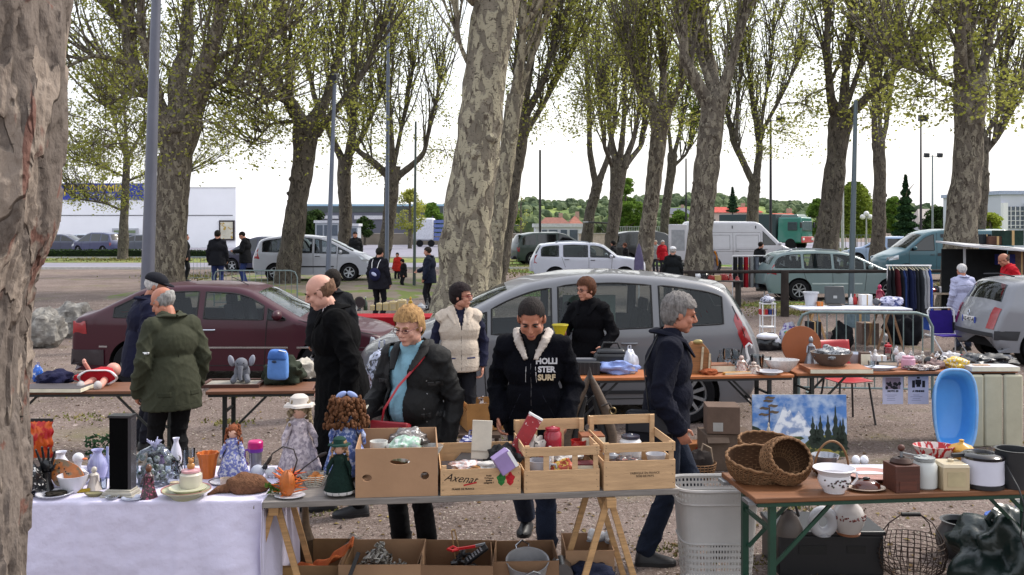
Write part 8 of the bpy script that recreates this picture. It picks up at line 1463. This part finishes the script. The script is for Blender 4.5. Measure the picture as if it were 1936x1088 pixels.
for i, (px, py, wd, hh_, c_, lb) in enumerate(((1537, 664, 24, 56, '#1b1a1f', 'dark tall speaker box behind the barrier'), (1592, 660, 36, 46, '#141518', 'black bulging sack under the white table'), (1708, 650, 60, 60, '#15161c', 'dark heap of clothes boxes below the clothes rail'), (1640, 650, 32, 40, '#6a5a52', 'brown carton under the white table right side'), (1620, 618, 36, 34, '#5f7078', 'grey green board with letters leaning under the white table'), (1570, 655, 34, 26, '#9a8a88', 'white and brown soft toys heap under the white table'))):
 I('cloth' if i in (1, 2, 5) else 'box', c_, px, py, wd, hh_, lb, ('sack', 'sack', 'clothes', 'carton', 'board', 'toys')[i] if i else 'speaker', h=0, name=('speaker_box', 'sack', 'clothes_heap', 'cardboard_box', 'lettered_board', 'soft_toys')[i], mat=M(c_, .8, var=.3, scale=9), seed=i + 2)
# fence rail with wooden posts
Y = 24; t = thing('rail_fence', 'low dark wooden rail fence with stout posts behind the stalls', 'fence', ((1540 - 968) / FX * Y, Y, 0)); obj('top_rail', MB().cyl((-3.3, 0, 1.12), (5.2, .3, 1.14), .045, n=10), M('#2f2a28', .8, var=.3), t)
for x in (-3.1, -.75, 2.0, 4.6): obj('post', MB().cyl((x, 0, 0), (x, 0, 1.16), .11, .095, 12), M('#332d2a', .85, var=.3), t, bev=.01)
# red table with cream tins behind the maroon car
Y = 16.2; hR = .75; t = thing('covered_table', 'table with a red cloth behind the bonnet of the maroon car', 'table', ((728 - 968) / FX * Y, Y, 0), .03); obj('tabletop', MB().box((0, 0, hR - .02), (1.55, .7, .03)), PLANK, t); g = MB(); g.grid(lambda u, v: V((-.79 + 1.58 * u, (-.36 if v > .5 else .36 - 1.44 * v) - .01 * math.sin(u * 30) * (v > .5), hR if v <= .5 else hR - (v - .5) * 1.2)), 60, 10); obj('red_cloth', g, M('#8a0f1c', .85), t)
for x in (-.7, .7):
 for y in (-.28, .28): obj('leg', MB().box((x, y, .36), (.04, .04, .72)), WOODL, t)
for k, (px, wd, hh_) in enumerate(((704, 8, 11), (717, 10, 15), (730, 11, 16), (744, 14, 19), (760, 16, 22))): I('tin', '#b9a878', px, 587, wd, hh_, ('smallest cream kitchen canister', 'second smallest cream kitchen canister', 'middle cream kitchen canister', 'second largest cream kitchen canister', 'largest cream kitchen canister')[k] + ' in the row on the red cloth', 'canister', h=hR, group='cream canisters on the red cloth', c2='#b5a57c', dp=wd)
t = thing('table_fan', 'round dark table fan on the red clothed table', 'fan', G(680, 588, hR)); obj('fan_cage', MB().tube([(.10 * math.cos(a), 0, .15 + .10 * math.sin(a)) for a in np.linspace(0, 2 * PI, 24)[:-1]], .008, 6, closed=True).cyl((0, 0, .15), (0, .03, .15), .09, n=20), M('#2a2426', .4), t); obj('fan_base', MB().lathe([(.06, 0), (.05, .02), (.012, .05)], n=16), BLACK, t)
for a in [('figure', '#8a6a60', 662, 587, 12, 24, 'brown porcelain figurine left of the table fan', 'figurine', {}), ('figure', '#b0b0ac', 672, 588, 10, 12, 'white bird figurine in front of the table fan', 'figurine', {}), ('bottle', '#2a3a2c', 691, 587, 8, 26, 'green bottle with a white flower top by the fan', 'bottle', dict(c2='#b8b8b8')), ('figure', '#a8882a', 776, 587, 12, 26, 'golden and black clock ornament right of the canisters', 'clock', dict(name='mantel_clock')), ('teapot', '#8a8d92', 796, 588, 26, 16, 'silver teapot at the right of the red cloth', 'teapot', {}), ('bottle', '#1c1d20', 808, 587, 8, 22, 'black bottle at the right end of the red cloth', 'bottle', {})]: I(*a[:7], a[7], h=hR, **a[8])
# boulders
for i, (px, py, wd, hh_, lb) in enumerate(((138, 636, 82, 62, 'large grey rough boulder left of the maroon car'), (84, 656, 70, 68, 'second grey boulder partly behind the near trunk'))):
 import mathutils
 p = G(px, py); s = p.y / FX; g = MB(); g.ell((0, 0, hh_ * s * .42), (wd * s / 2, wd * s * .45, hh_ * s * .58), 44, 30, fn=lambda v: 1 + .30 * mathutils.noise.noise(v * 1.8 + V((i * 4, 0, 0))) + .16 * abs(mathutils.noise.noise(v * 4)) + .06 * mathutils.noise.noise(v * 11)); one('boulder', lb, 'boulder', g, M('#6d6a66', .9, var=.35, scale=5, bump=.9, bscale=22, col2='#9a9791', c2=(.45, .7)), p, 0, 'boulders at the left', ang=30)
# dark vehicle at right, built as a covered stall with poles, distant stalls
Y = 21; t = thing('vehicle_stall', 'dark vehicle built as a covered stall with shelves behind the man in the red jacket', 'market stall', ((1905 - 968) / FX * Y, Y, 0)); obj('stall_frame', MB().box((-.95, 0, .9), (.04, .04, 1.8)).box((.6, 0, .9), (.04, .04, 1.8)), M('#8d9094', .4), t); obj('stall_roof', MB().box((-.1, .3, 1.80), (2.1, 1.4, .04), (.05, .08, 0)), M('#b0b0b4', .6), t); obj('stall_back', MB().box((-.3, .9, .9), (1.5, .04, 1.7)), M('#171a1c', .8, var=.4, scale=3), t); obj('stall_shelf', MB().box((-.2, .4, .8), (1.4, .6, .04)), PLANK, t)
for i, (px, py, z, wd, hh_, c_, lb, nm) in enumerate(((1905, 0, 1.85, 40, 28, '#1d2f28', 'dark green box on the stall roof at the far right', 'storage_box'), (1878, 0, 1.86, 34, 16, '#4a332a', 'brown crate on the stall roof', 'storage_crate'), (1862, 0, 1.88, 16, 18, '#1b2024', 'black square case on the stall roof', 'case'), (1900, 0, 1.4, 26, 20, '#20245a', 'blue cloth bundle inside the dark stall', 'cloth_bundle'), (1925, 0, 1.0, 26, 60, '#5a4a44', 'patterned fabric hanging at the right of the stall', 'hanging_fabric'))): I('box', c_, px, 0, wd, hh_, lb, nm.replace('_', ' '), Y=Y + (.2 if i < 3 else .5), z=z, name=nm, mat=M(c_, .8, var=.4, scale=9))
def farstall(label, px0, px1, Y, col, n, seed, nm='stall_table'):
 t = thing(nm, label, 'stall table', (((px0 + px1) / 2 - 968) / FX * Y, Y, 0)); w = (px1 - px0) * Y / FX; obj('tabletop', MB().box((0, 0, .73), (w, .7, .03)), M(col, .7), t)
 for x in (-.45, .45): obj('leg', MB().box((x * w, 0, .36), (.05, .5, .7)), M('#2a2826'), t)
 random.seed(seed)
 for k in range(n):
  c_ = random.choice(['#b0aeb0', '#8a2a28', '#3a3c48', '#a8905a', '#c0c0c4', '#24242a']); x = w * (k + .5) / n - w / 2; kd = random.choice(['jar', 'box', 'vase', 'figure']); cn = {'#b0aeb0': 'light grey', '#8a2a28': 'brick red', '#3a3c48': 'slate', '#a8905a': 'tan', '#c0c0c4': 'white', '#24242a': 'black'}[c_]
  q = thing({'jar': 'storage_jar', 'box': 'cardboard_box', 'vase': 'vase', 'figure': 'figurine'}[kd], '%s %s standing %s from the left on the %s' % (cn, kd, ('first', 'second', 'third', 'fourth', 'fifth', 'sixth', 'seventh')[k], label.split(' table')[0]), kd, (t.location.x + x, Y, .746)); mk(kd, U(.12, .3), U(.12, .28), c_, q, mat=M(c_, .5) if kd == 'box' else None)
farstall('long distant stall table in front of the mottled tree', 1195, 1262, 28, '#2c2c30', 6, 3); farstall('narrow distant stall table beside the striped jumper', 1312, 1400, 27, '#3a3634', 7, 5); farstall('low stall table behind the lavender jacket', 1752, 1800, 22, '#9a8a78', 4, 8)
t = thing('clothes_rail', 'short rail of dark and red coats in front of the white van', 'clothes rail', ((1415 - 968) / FX * 30, 30, 0)); g = MB(); g.cyl((-.5, 0, 1.35), (.5, 0, 1.35), .02, n=8).cyl((-.5, 0, 0), (-.5, 0, 1.35), .02, n=8).cyl((.5, 0, 0), (.5, 0, 1.35), .02, n=8); obj('rail', g, WHITE, t)
for k in range(6): c_ = ('#1a1b1e', '#24262a', '#8a1420', '#7d7f80', '#5a606a', '#1b1c22')[k]; q = thing('hanging_garment', ('black', 'charcoal', 'crimson', 'grey', 'blue grey', 'navy black')[k] + ' coat hanging on the short rail before the white van', 'garment', (t.location.x - .42 + .17 * k, 30, 1.33), 0, 'coats on the short rail'); g = MB(); g.grid(lambda u, v: V((.07 * math.cos(2 * PI * u), .2 * math.sin(2 * PI * u) * (.6 + .4 * v), -.02 - .95 * v)), 12, 6); obj('garment_cloth', g, cloth(c_), q, 80)
t = thing('sunshade', 'folded purple grey parasol leaning by the trees', 'parasol', ((1208 - 968) / FX * 30, 30, 0)); obj('canopy', MB().lathe([(.02, .75), (.16, .8), (.15, 1.2), (.07, 1.6), (.005, 1.75)], n=12, fn=lambda a, z: 1 + .12 * math.sin(6 * a)), M('#5a5470', .8), t); obj('pole', MB().cyl((0, 0, 0), (0, 0, .8), .02), WHITE, t)
# ---------------------------------------------------------------- lamp posts, masts, buildings, far trees
def pole(label, px_b, px_t, Y, ytop, wb, wt, col, heads=(), z0=0, name='lamp_post', cat='lamp post', flood=False, group=None):
 X = (px_b - 968) / FX * Y; s = Y / FX; zt = EYE - (ytop - HY) * s; t = thing(name, label, cat, (X, Y, z0), 0, group); lean = (px_t - px_b) * s; m = M(col, .45, .3, var=.1, scale=2)
 obj('shaft', MB().tube([(0, 0, 0), (lean, 0, zt - z0)], [wb * s / 2, wt * s / 2], 14), m, t); obj('foot_plate', MB().cyl((0, 0, 0), (0, 0, .04), wb * s), m, t)
 for dx, dz, w_, h_ in heads: obj('lamp_head', MB().box((lean + dx * s, -.1, zt - z0 + dz * s), (w_ * s, .35, h_ * s), (.25, 0, 0)), M('#22242c', .5), t, bev=.02); obj('arm', MB().bar((lean, 0, zt - z0 - .05), (lean + dx * s, 0, zt - z0 + dz * s - h_ * s / 2), .05), m, t)
 return t
pole('thick grey lamp post rising out of view at the left', 275, 299, 17.5, -120, 26, 16, '#5c5e6a')
pole('grey lamp post in front of the silver people carrier', 619, 633, 31, 150, 10, 7, '#626a7a', [(0, 4, 12, 10)], z0=.2)
pole('thin grey post by the long armed tree', 731, 735, 44, -60, 8, 5, '#5f6878')
pole('thin green grey post near the seated children', 783, 786, 34, 230, 6, 4, '#46524e')
pole('dark wooden mast standing before the white kiosk', 1021, 1021, 62, 284, 5, 4, '#17161c', name='mast', cat='mast')
pole('dark thin mast beside the white van', 1297, 1297, 70, 300, 4, 3, '#1b1b22', name='mast', cat='mast')
pole('tall grey lamp post in front of the pale green estate car', 1609, 1618, 27.5, 190, 12, 7, '#56636a')
pole('floodlight mast with one lamp above the green lorry', 1457, 1457, 70, 226, 6, 4, '#23222c', [(18, 0, 16, 10)])
pole('floodlight mast with one lamp over the dark fir', 1741, 1741, 70, 228, 5, 3, '#2b2430', [(3, 4, 16, 12)])
pole('floodlight mast with two lamps right of the dark fir', 1763, 1763, 90, 294, 4, 3, '#7d8488', [(-12, 0, 9, 8), (13, 0, 9, 8)])
pole('white post left of the tall grey lamp post by the willow', 1593, 1593, 62, 338, 6, 5, '#a5a8a8', name='white_post', cat='post')
t = thing('lattice_mast', 'concrete ladder like lattice mast beside the willow', 'mast', ((1582 - 968) / FX * 60, 60, 0)); s = 60 / FX
for q in (-1, 1): obj('upright', MB().bar((q * 4.5 * s, 0, 0), (q * 2.5 * s, 0, 130 * s), 3 * s * .8), M('#8d8a84', .8), t)
g = MB(); [g.box((0, 0, (6 + 9 * k) * s), (8 * s, .08, 3 * s)) for k in range(13)]; obj('rungs', g, M('#8d8a84', .8), t)
t = thing('globe_lamp', 'street lamp with three white globes by the fence', 'lamp post', ((1638 - 968) / FX * 62, 62, 0)); s = 62 / FX; obj('shaft', MB().cyl((0, 0, 0), (0, 0, 95 * s), .06, .04), M('#9a9c9c'), t)
for dx, dz in ((-7, 90), (7, 90), (0, 97)): obj('globe', MB().ell((dx * s, 0, (dz + 4) * s * .9), (5 * s,) * 3), M('#d0d0d0', .4), t)
def building(name, label, px0, px1, ytop, Y, ybot=None, depth=12, col='#c4c4c6', roofcol=None, z0=0):
 s = Y / FX; zt = EYE - (ytop - HY) * s; t = thing(name, label, 'building', (((px0 + px1) / 2 - 968) * s, Y + depth / 2, 0)); w_ = (px1 - px0) * s; obj('wall', MB().box((0, 0, zt / 2), (w_, depth, zt)), M(col, .8, var=.04, scale=.3), t); t['zt'] = zt; t['ww'] = w_; t['dd'] = depth; t['s'] = s
 if roofcol: obj('roof', MB().box((0, 0, zt + .15), (w_ + .3, depth + .3, .3)), M(roofcol, .6), t)
 return t
def onb(t, name, px0, px1, y0, y1, mat, off=.06, parent=None):
 s = t['s']; cx = ((px0 + px1) / 2 - 968) * s - t.location.x; z = EYE - ((y0 + y1) / 2 - HY) * s; return obj(name, MB().box((cx, -t['dd'] / 2 - off / 2, z), ((px1 - px0) * s, off, abs(y1 - y0) * s)), mat, parent or t)
WB = '#ececf0'; DK = M('#2c3038', .3); GL = M('#46505c', .15)
b = building('store', 'long white store with a blue banner and yellow lettering at left', 20, 446, 355, 104, depth=30, col=WB)
bn = onb(b, 'banner', 88, 272, 347, 378, M('#24348c', .6, var=.25, scale=.5), .12); s = b['s']; YB = -b['dd'] / 2 - .14
text('banner_writing', "D'ECONOMIA", 14.5 * s * 1.25, M('#c9b040', .6), b, ((178 - 968) * s - b.location.x, YB, EYE - (357 - HY) * s), ext=.02, bold=.015); text('banner_writing', 'TOUS LES JOURS', 8 * s * 1.25, M('#c9c4b0', .6), b, ((180 - 968) * s - b.location.x, YB, EYE - (371 - HY) * s), ext=.02); text('banner_writing', 'N°1', 22 * s * 1.2, M('#c9b040', .6), b, ((108 - 968) * s - b.location.x, YB, EYE - (362 - HY) * s), ext=.02, bold=.02)
for a_, c_ in (((30, 440, 407, 408.2), DK), ((345, 446, 354.6, 355.8), M('#8d9094'))): onb(b, 'wall_joint', *a_, c_, .05)
f = onb(b, 'poster_frame', 415, 444, 417, 455, M('#2a2024'), .2); onb(b, 'poster_sheet', 418, 441, 420, 452, M('#c4bfae', .7, scale=1.2, var=.2, col2='#a88a3a', c2=(.56, .6)), .24, f)
e = onb(b, 'entrance', 214, 262, 432, 458, M('#a8aab0'), .3); onb(b, 'entrance_glass', 218, 258, 436, 441, M('#6a7a5a'), .36, e); onb(b, 'entrance_door', 240, 262, 444, 470, GL, .36, e)
b = building('warehouse', 'grey warehouse with a pale blue roof edge behind the left trees', 450, 838, 390, 150, depth=30, col='#5e5f6a', roofcol='#8fb0c4')
onb(b, 'cladding_upper', 450, 838, 392, 402, M('#4a5250', .8, var=.2, scale=.5), .1)
for a_, nm in (((487, 530, 407, 414), 'sign_panel'), ((575, 640, 408, 414), 'window_band'), ((670, 730, 408, 415), 'window_band'), ((450, 505, 428, 444), 'white_annex')): onb(b, nm, *a_, M('#b9bac0', .6), .2)
onb(b, 'dock_door', 485, 505, 435, 446, DK, .25)
b = building('kiosk', 'small white kiosk with glass doors behind the dark mast', 1012, 1104, 430, 78, depth=5, col='#c2c4cc', roofcol='#b5b7bb')
for a_ in ((1025, 1034), (1038, 1054), (1060, 1072), (1077, 1092)): onb(b, 'window', a_[0], a_[1], 435, 458, GL, .08)
onb(b, 'round_sign', 1046, 1060, 440, 452, M('#2a4a7a'), .12)
b = building('bus_shelter', 'white framed shelter in front of the warehouse', 596, 640, 422, 110, depth=2.5, col='#9aa0a8', roofcol='#b9bbc0'); [onb(b, 'shelter_glass', a_, a_ + 11, 426, 446, GL, .06) for a_ in (599, 613, 627)]
b = building('bus_shelter', 'second white framed shelter right of the dark tree', 660, 676, 428, 110, depth=2.5, col='#9aa0a8', roofcol='#b9bbc0'); onb(b, 'shelter_glass', 662, 674, 432, 448, GL, .06)
def house(label, px0, px1, yeave, yridge, Y, wall='#b8a898', roof='#8a4a38', wins=3, name='house'):
 s = Y / FX; ze = EYE - (yeave - HY) * s; zr = EYE - (yridge - HY) * s; w_ = (px1 - px0) * s; t = thing(name, label, 'house', (((px0 + px1) / 2 - 968) * s, Y + 4, 0)); obj('wall', MB().box((0, 0, ze / 2), (w_, 8, ze)), M(wall, .85), t)
 r = obj('roof', MB().add([(-w_ / 2 - .4, -4.4, ze), (w_ / 2 + .4, -4.4, ze), (w_ / 2 + .4, 4.4, ze), (-w_ / 2 - .4, 4.4, ze), (-w_ / 2 + 1, 0, zr), (w_ / 2 - 1, 0, zr)], [(0, 1, 5, 4), (2, 3, 4, 5), (1, 2, 5), (3, 0, 4), (0, 3, 2, 1)]), M(roof, .8, var=.25, scale=2), t, flatshade=True); obj('chimney', MB().box((w_ * .25, .5, zr), (.7, .7, 1.6)), M('#a08878', .9), r)
 for k in range(wins): f_ = obj('window', MB().box((-w_ / 2 + w_ * (k + .5) / wins, -4.03, ze * .62), (min(1.1, w_ / wins * .5), .1, 1.2)), DK, t)
house('reddish roofed house behind the white kiosk', 1022, 1076, 425, 411, 170, roof='#7a5248'); house('second small red roofed house right of the kiosk house', 1078, 1100, 425, 408, 172, roof='#8a5a4c', wins=2)
house('long white house with a red roof behind the white van', 1340, 1440, 402, 391, 190, wall='#b0a49a', roof='#a8463c', wins=6); house('white gabled house with an orange roof above the green lorry', 1462, 1523, 417, 403, 150, wall='#c4c0bc', roof='#b25a48', wins=3)
house('low grey roofed hall in the gap by the thin dark tree', 1262, 1308, 405, 393, 230, wall='#a8a49c', roof='#5a5e68', wins=3); house('pale house on the slope behind the floodlight masts', 1740, 1790, 425, 395, 260, wall='#a8aab0', roof='#a8a09a', wins=4)
b = building('gymnasium', 'white modern building with a grid window at the far right', 1892, 2010, 368, 75, depth=10, col='#b9bcc8', roofcol='#9aa4bc'); f = onb(b, 'window', 1902, 1936, 391, 432, GL, .06)
for k in range(4): onb(b, 'window_bar', 1902 + 8.5 * k + 7.5, 1902 + 8.5 * k + 8.8, 391, 432, WHITE, .12, f)
for k in range(4): onb(b, 'window_bar', 1902, 1936, 399 + 9 * k, 400 + 9 * k, WHITE, .11, f)
onb(b, 'column', 1892, 1901, 384, 448, WHITE, .4); onb(b, 'column', 1936, 1945, 384, 448, WHITE, .4)
s = 110 / FX; t = thing('container_trailer', 'white and blue tanker trailer parked left of the widest trunk', 'trailer', ((812 - 968) * s, 110, 0)); obj('trailer_body', MB().box((-.6, 0, 2.0), (2.4, 2.4, 2.6)), M('#c4c6d0', .5), t, bev=.2); g = MB(); [g.box((1.9, 0, .9 + .5 * k), (2.6, 2.2, .36)) for k in range(5)]; obj('stacked_crates', g, M('#5a6aa0', .6), t); [obj('wheel', MB().cyl((x, -1.1, .4), (x, -1.3, .4), .4), TYRE, t) for x in (-1, .3, 2.2)]
# long low wall, hedge, fences
t = thing('low_wall', 'long pale low wall running behind the distant car park', 'wall', (0, 122, 0)); obj('wall_face', MB().box((-4, 0, .7), (40, .4, 1.4)), M('#7d7468', .9, var=.2, scale=.6), t); obj('wall_cap', MB().box((-4, 0, 1.44), (40.2, .5, .1)), M('#a39c92'), t)
t = thing('low_wall', 'pinkish white wall between the trees left of the white van', 'wall', ((1190 - 968) / FX * 75, 75, 0)); obj('wall_face', MB().box((0, 0, .85), (8, .3, 1.7)), M('#b0a099', .9), t); obj('wall_cap', MB().box((0, 0, 1.73), (8.1, .4, .06)), M('#8d857e'), t)
def leafbox(name, label, cat, c, d, n, mat, s, core=None, group=None):
 t = thing(name, label, cat, c, 0, group); g = MB(); random.seed(n)
 for k in range(n): leafq(g, V((U(-d[0], d[0]) / 2, U(-d[1], d[1]) / 2, U(0, d[2]))), s * U(.7, 1.3))
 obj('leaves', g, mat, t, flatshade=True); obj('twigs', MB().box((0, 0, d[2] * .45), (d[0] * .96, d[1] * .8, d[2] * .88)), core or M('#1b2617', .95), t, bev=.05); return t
leafbox('hedge', 'clipped dark hedge along the road in front of the store', 'hedge', ((165 - 968) / FX * 69, 69, 0), (9.5, .8, .65), 4000, HEDGE, .07); leafbox('hedge', 'short clipped hedge right of the thick forked tree', 'hedge', ((372 - 968) / FX * 69, 69, 0), (2.6, .8, .6), 1200, HEDGE, .07)
def fence(label, px0, px1, Y, z, col, n):
 t = thing('railing', label, 'fence', (((px0 + px1) / 2 - 968) / FX * Y, Y, 0)); w_ = (px1 - px0) * Y / FX; m = M(col, .5); obj('rails', MB().box((0, 0, z), (w_, .05, .05)).box((0, 0, z * .3), (w_, .05, .05)), m, t); g = MB(); [g.box((-w_ / 2 + w_ * k / n, 0, z / 2), (.04, .04, z)) for k in range(n + 1)]; obj('pickets', g, m, t)
fence('white picket railing by the globe lamp', 1565, 1700, 56, .8, '#b5b8b8', 60); fence('grey railing along the field behind the willow', 1540, 1760, 80, 1.6, '#59625e', 30); fence('high grey mesh fence left of the white van', 1150, 1270, 85, 2.3, '#8a9090', 36)
def crown(label, px, ybot, ytop, wpx, Y, mat, n, s, name='broadleaf_tree', kind='round', group='trees beyond the market'):
 q = Y / FX; z0 = EYE - (ybot - HY) * q; z1 = EYE - (ytop - HY) * q; w_ = wpx * q; t = thing(name, label, 'tree', ((px - 968) * q, Y, 0), 0, group); g = MB(); random.seed(px); cl = [(U(-.5, .5), U(-.5, .5), rnd()) for k in range(26)]
 for k in range(n):
  if kind == 'fir': h_ = rnd() ** 1.3; r = (1 - h_) * (.35 + .65 * abs(math.sin(h_ * 24))) * w_ / 2 * math.sqrt(rnd()); a = U(0, 6.3); p = V((r * math.cos(a), r * math.sin(a), z0 + (z1 - z0) * h_ - r * .15))
  elif kind == 'willow': a = U(0, 6.3); r = w_ / 2 * rnd() ** .4; h_ = rnd(); r *= math.sqrt(max(.1, 1 - h_ ** 4)); st = round(a * 9) / 9; p = V((r * math.cos(st), r * math.sin(st), z0 + (z1 - z0) * h_))
  else: c_ = random.choice(cl); v = V((random.gauss(0, 1), random.gauss(0, 1), random.gauss(0, 1))).normalized() * rnd() ** .4; h_ = c_[2]; rr = math.sin(PI * min(.98, max(.1, h_ * .8 + .15))); p = V((c_[0] * w_ * .75 * rr + v.x * w_ * .17, c_[1] * w_ * .75 * rr + v.y * w_ * .17, z0 + (z1 - z0) * (.06 + .84 * h_) + v.z * w_ * .13))
  leafq(g, p, s * U(.6, 1.3))
 obj('crown', g, mat, t, flatshade=True); g = MB(); g.tube([(0, 0, 0), (0, 0, (z0 + z1) / 2), (0, 0, z1 * .96)], [w_ * .04 + .08, w_ * .025 + .04, .03], 8)
 for k in range(7): a = k * .9; h_ = z0 + (z1 - z0) * (.1 + .1 * k); g.tube([(0, 0, h_), (w_ * .3 * math.cos(a), w_ * .3 * math.sin(a), h_ + (z1 - z0) * .15)], [.06, .02], 4)
 obj('trunk', g, BARKD, t)
crown('weeping willow with hanging yellow green curtains', 1615, 450, 345, 72, 95, WILLOW, 9000, .14, 'willow', 'willow'); crown('dark pointed fir behind the teal van', 1712, 445, 332, 56, 75, LEAFD, 7000, .13, 'fir_tree', 'fir'); crown('small dark fir on the skyline above the white van', 1385, 400, 355, 26, 150, LEAFD, 2500, .2, 'fir_tree', 'fir')
crown('bright green birch between the forked trees', 1183, 445, 330, 80, 88, LEAFG, 5500, .15, 'birch'); crown('yellow green young tree right of the large plane', 1872, 448, 400, 52, 60, LEAFY, 4000, .09); crown('green tree behind the young tree and the stall', 1890, 445, 378, 50, 90, LEAFG, 4500, .14)
crown('green tree left of the dark fir', 1690, 445, 368, 50, 100, LEAFG, 4500, .16); crown('olive tree in front of the warehouse wall', 596, 446, 398, 66, 118, HEDGE, 4000, .17); crown('brownish budding tree left of the widest trunk', 775, 446, 352, 70, 100, LEAF, 2600, .13); crown('green bushy tree at the warehouse end', 815, 446, 384, 60, 118, LEAFG, 4500, .17)
crown('small olive bush tree between the lamp post and the dark tree', 690, 446, 410, 44, 118, HEDGE, 2600, .15); crown('low green shrub tree right of the warehouse', 960, 430, 390, 60, 200, LEAFG, 2600, .3); crown('bare thin tree with few twigs beside the wide trunks', 985, 440, 366, 30, 110, LEAF, 260, .09); crown('broad green tree under the skyline by the grey hall', 1283, 440, 400, 60, 160, LEAFG, 3500, .24); crown('wide light green tree left of the stout plane', 1545, 450, 372, 50, 120, LEAFG, 4500, .18); crown('round green tree above the teal van', 1770, 440, 392, 60, 140, HEDGE, 3500, .2)
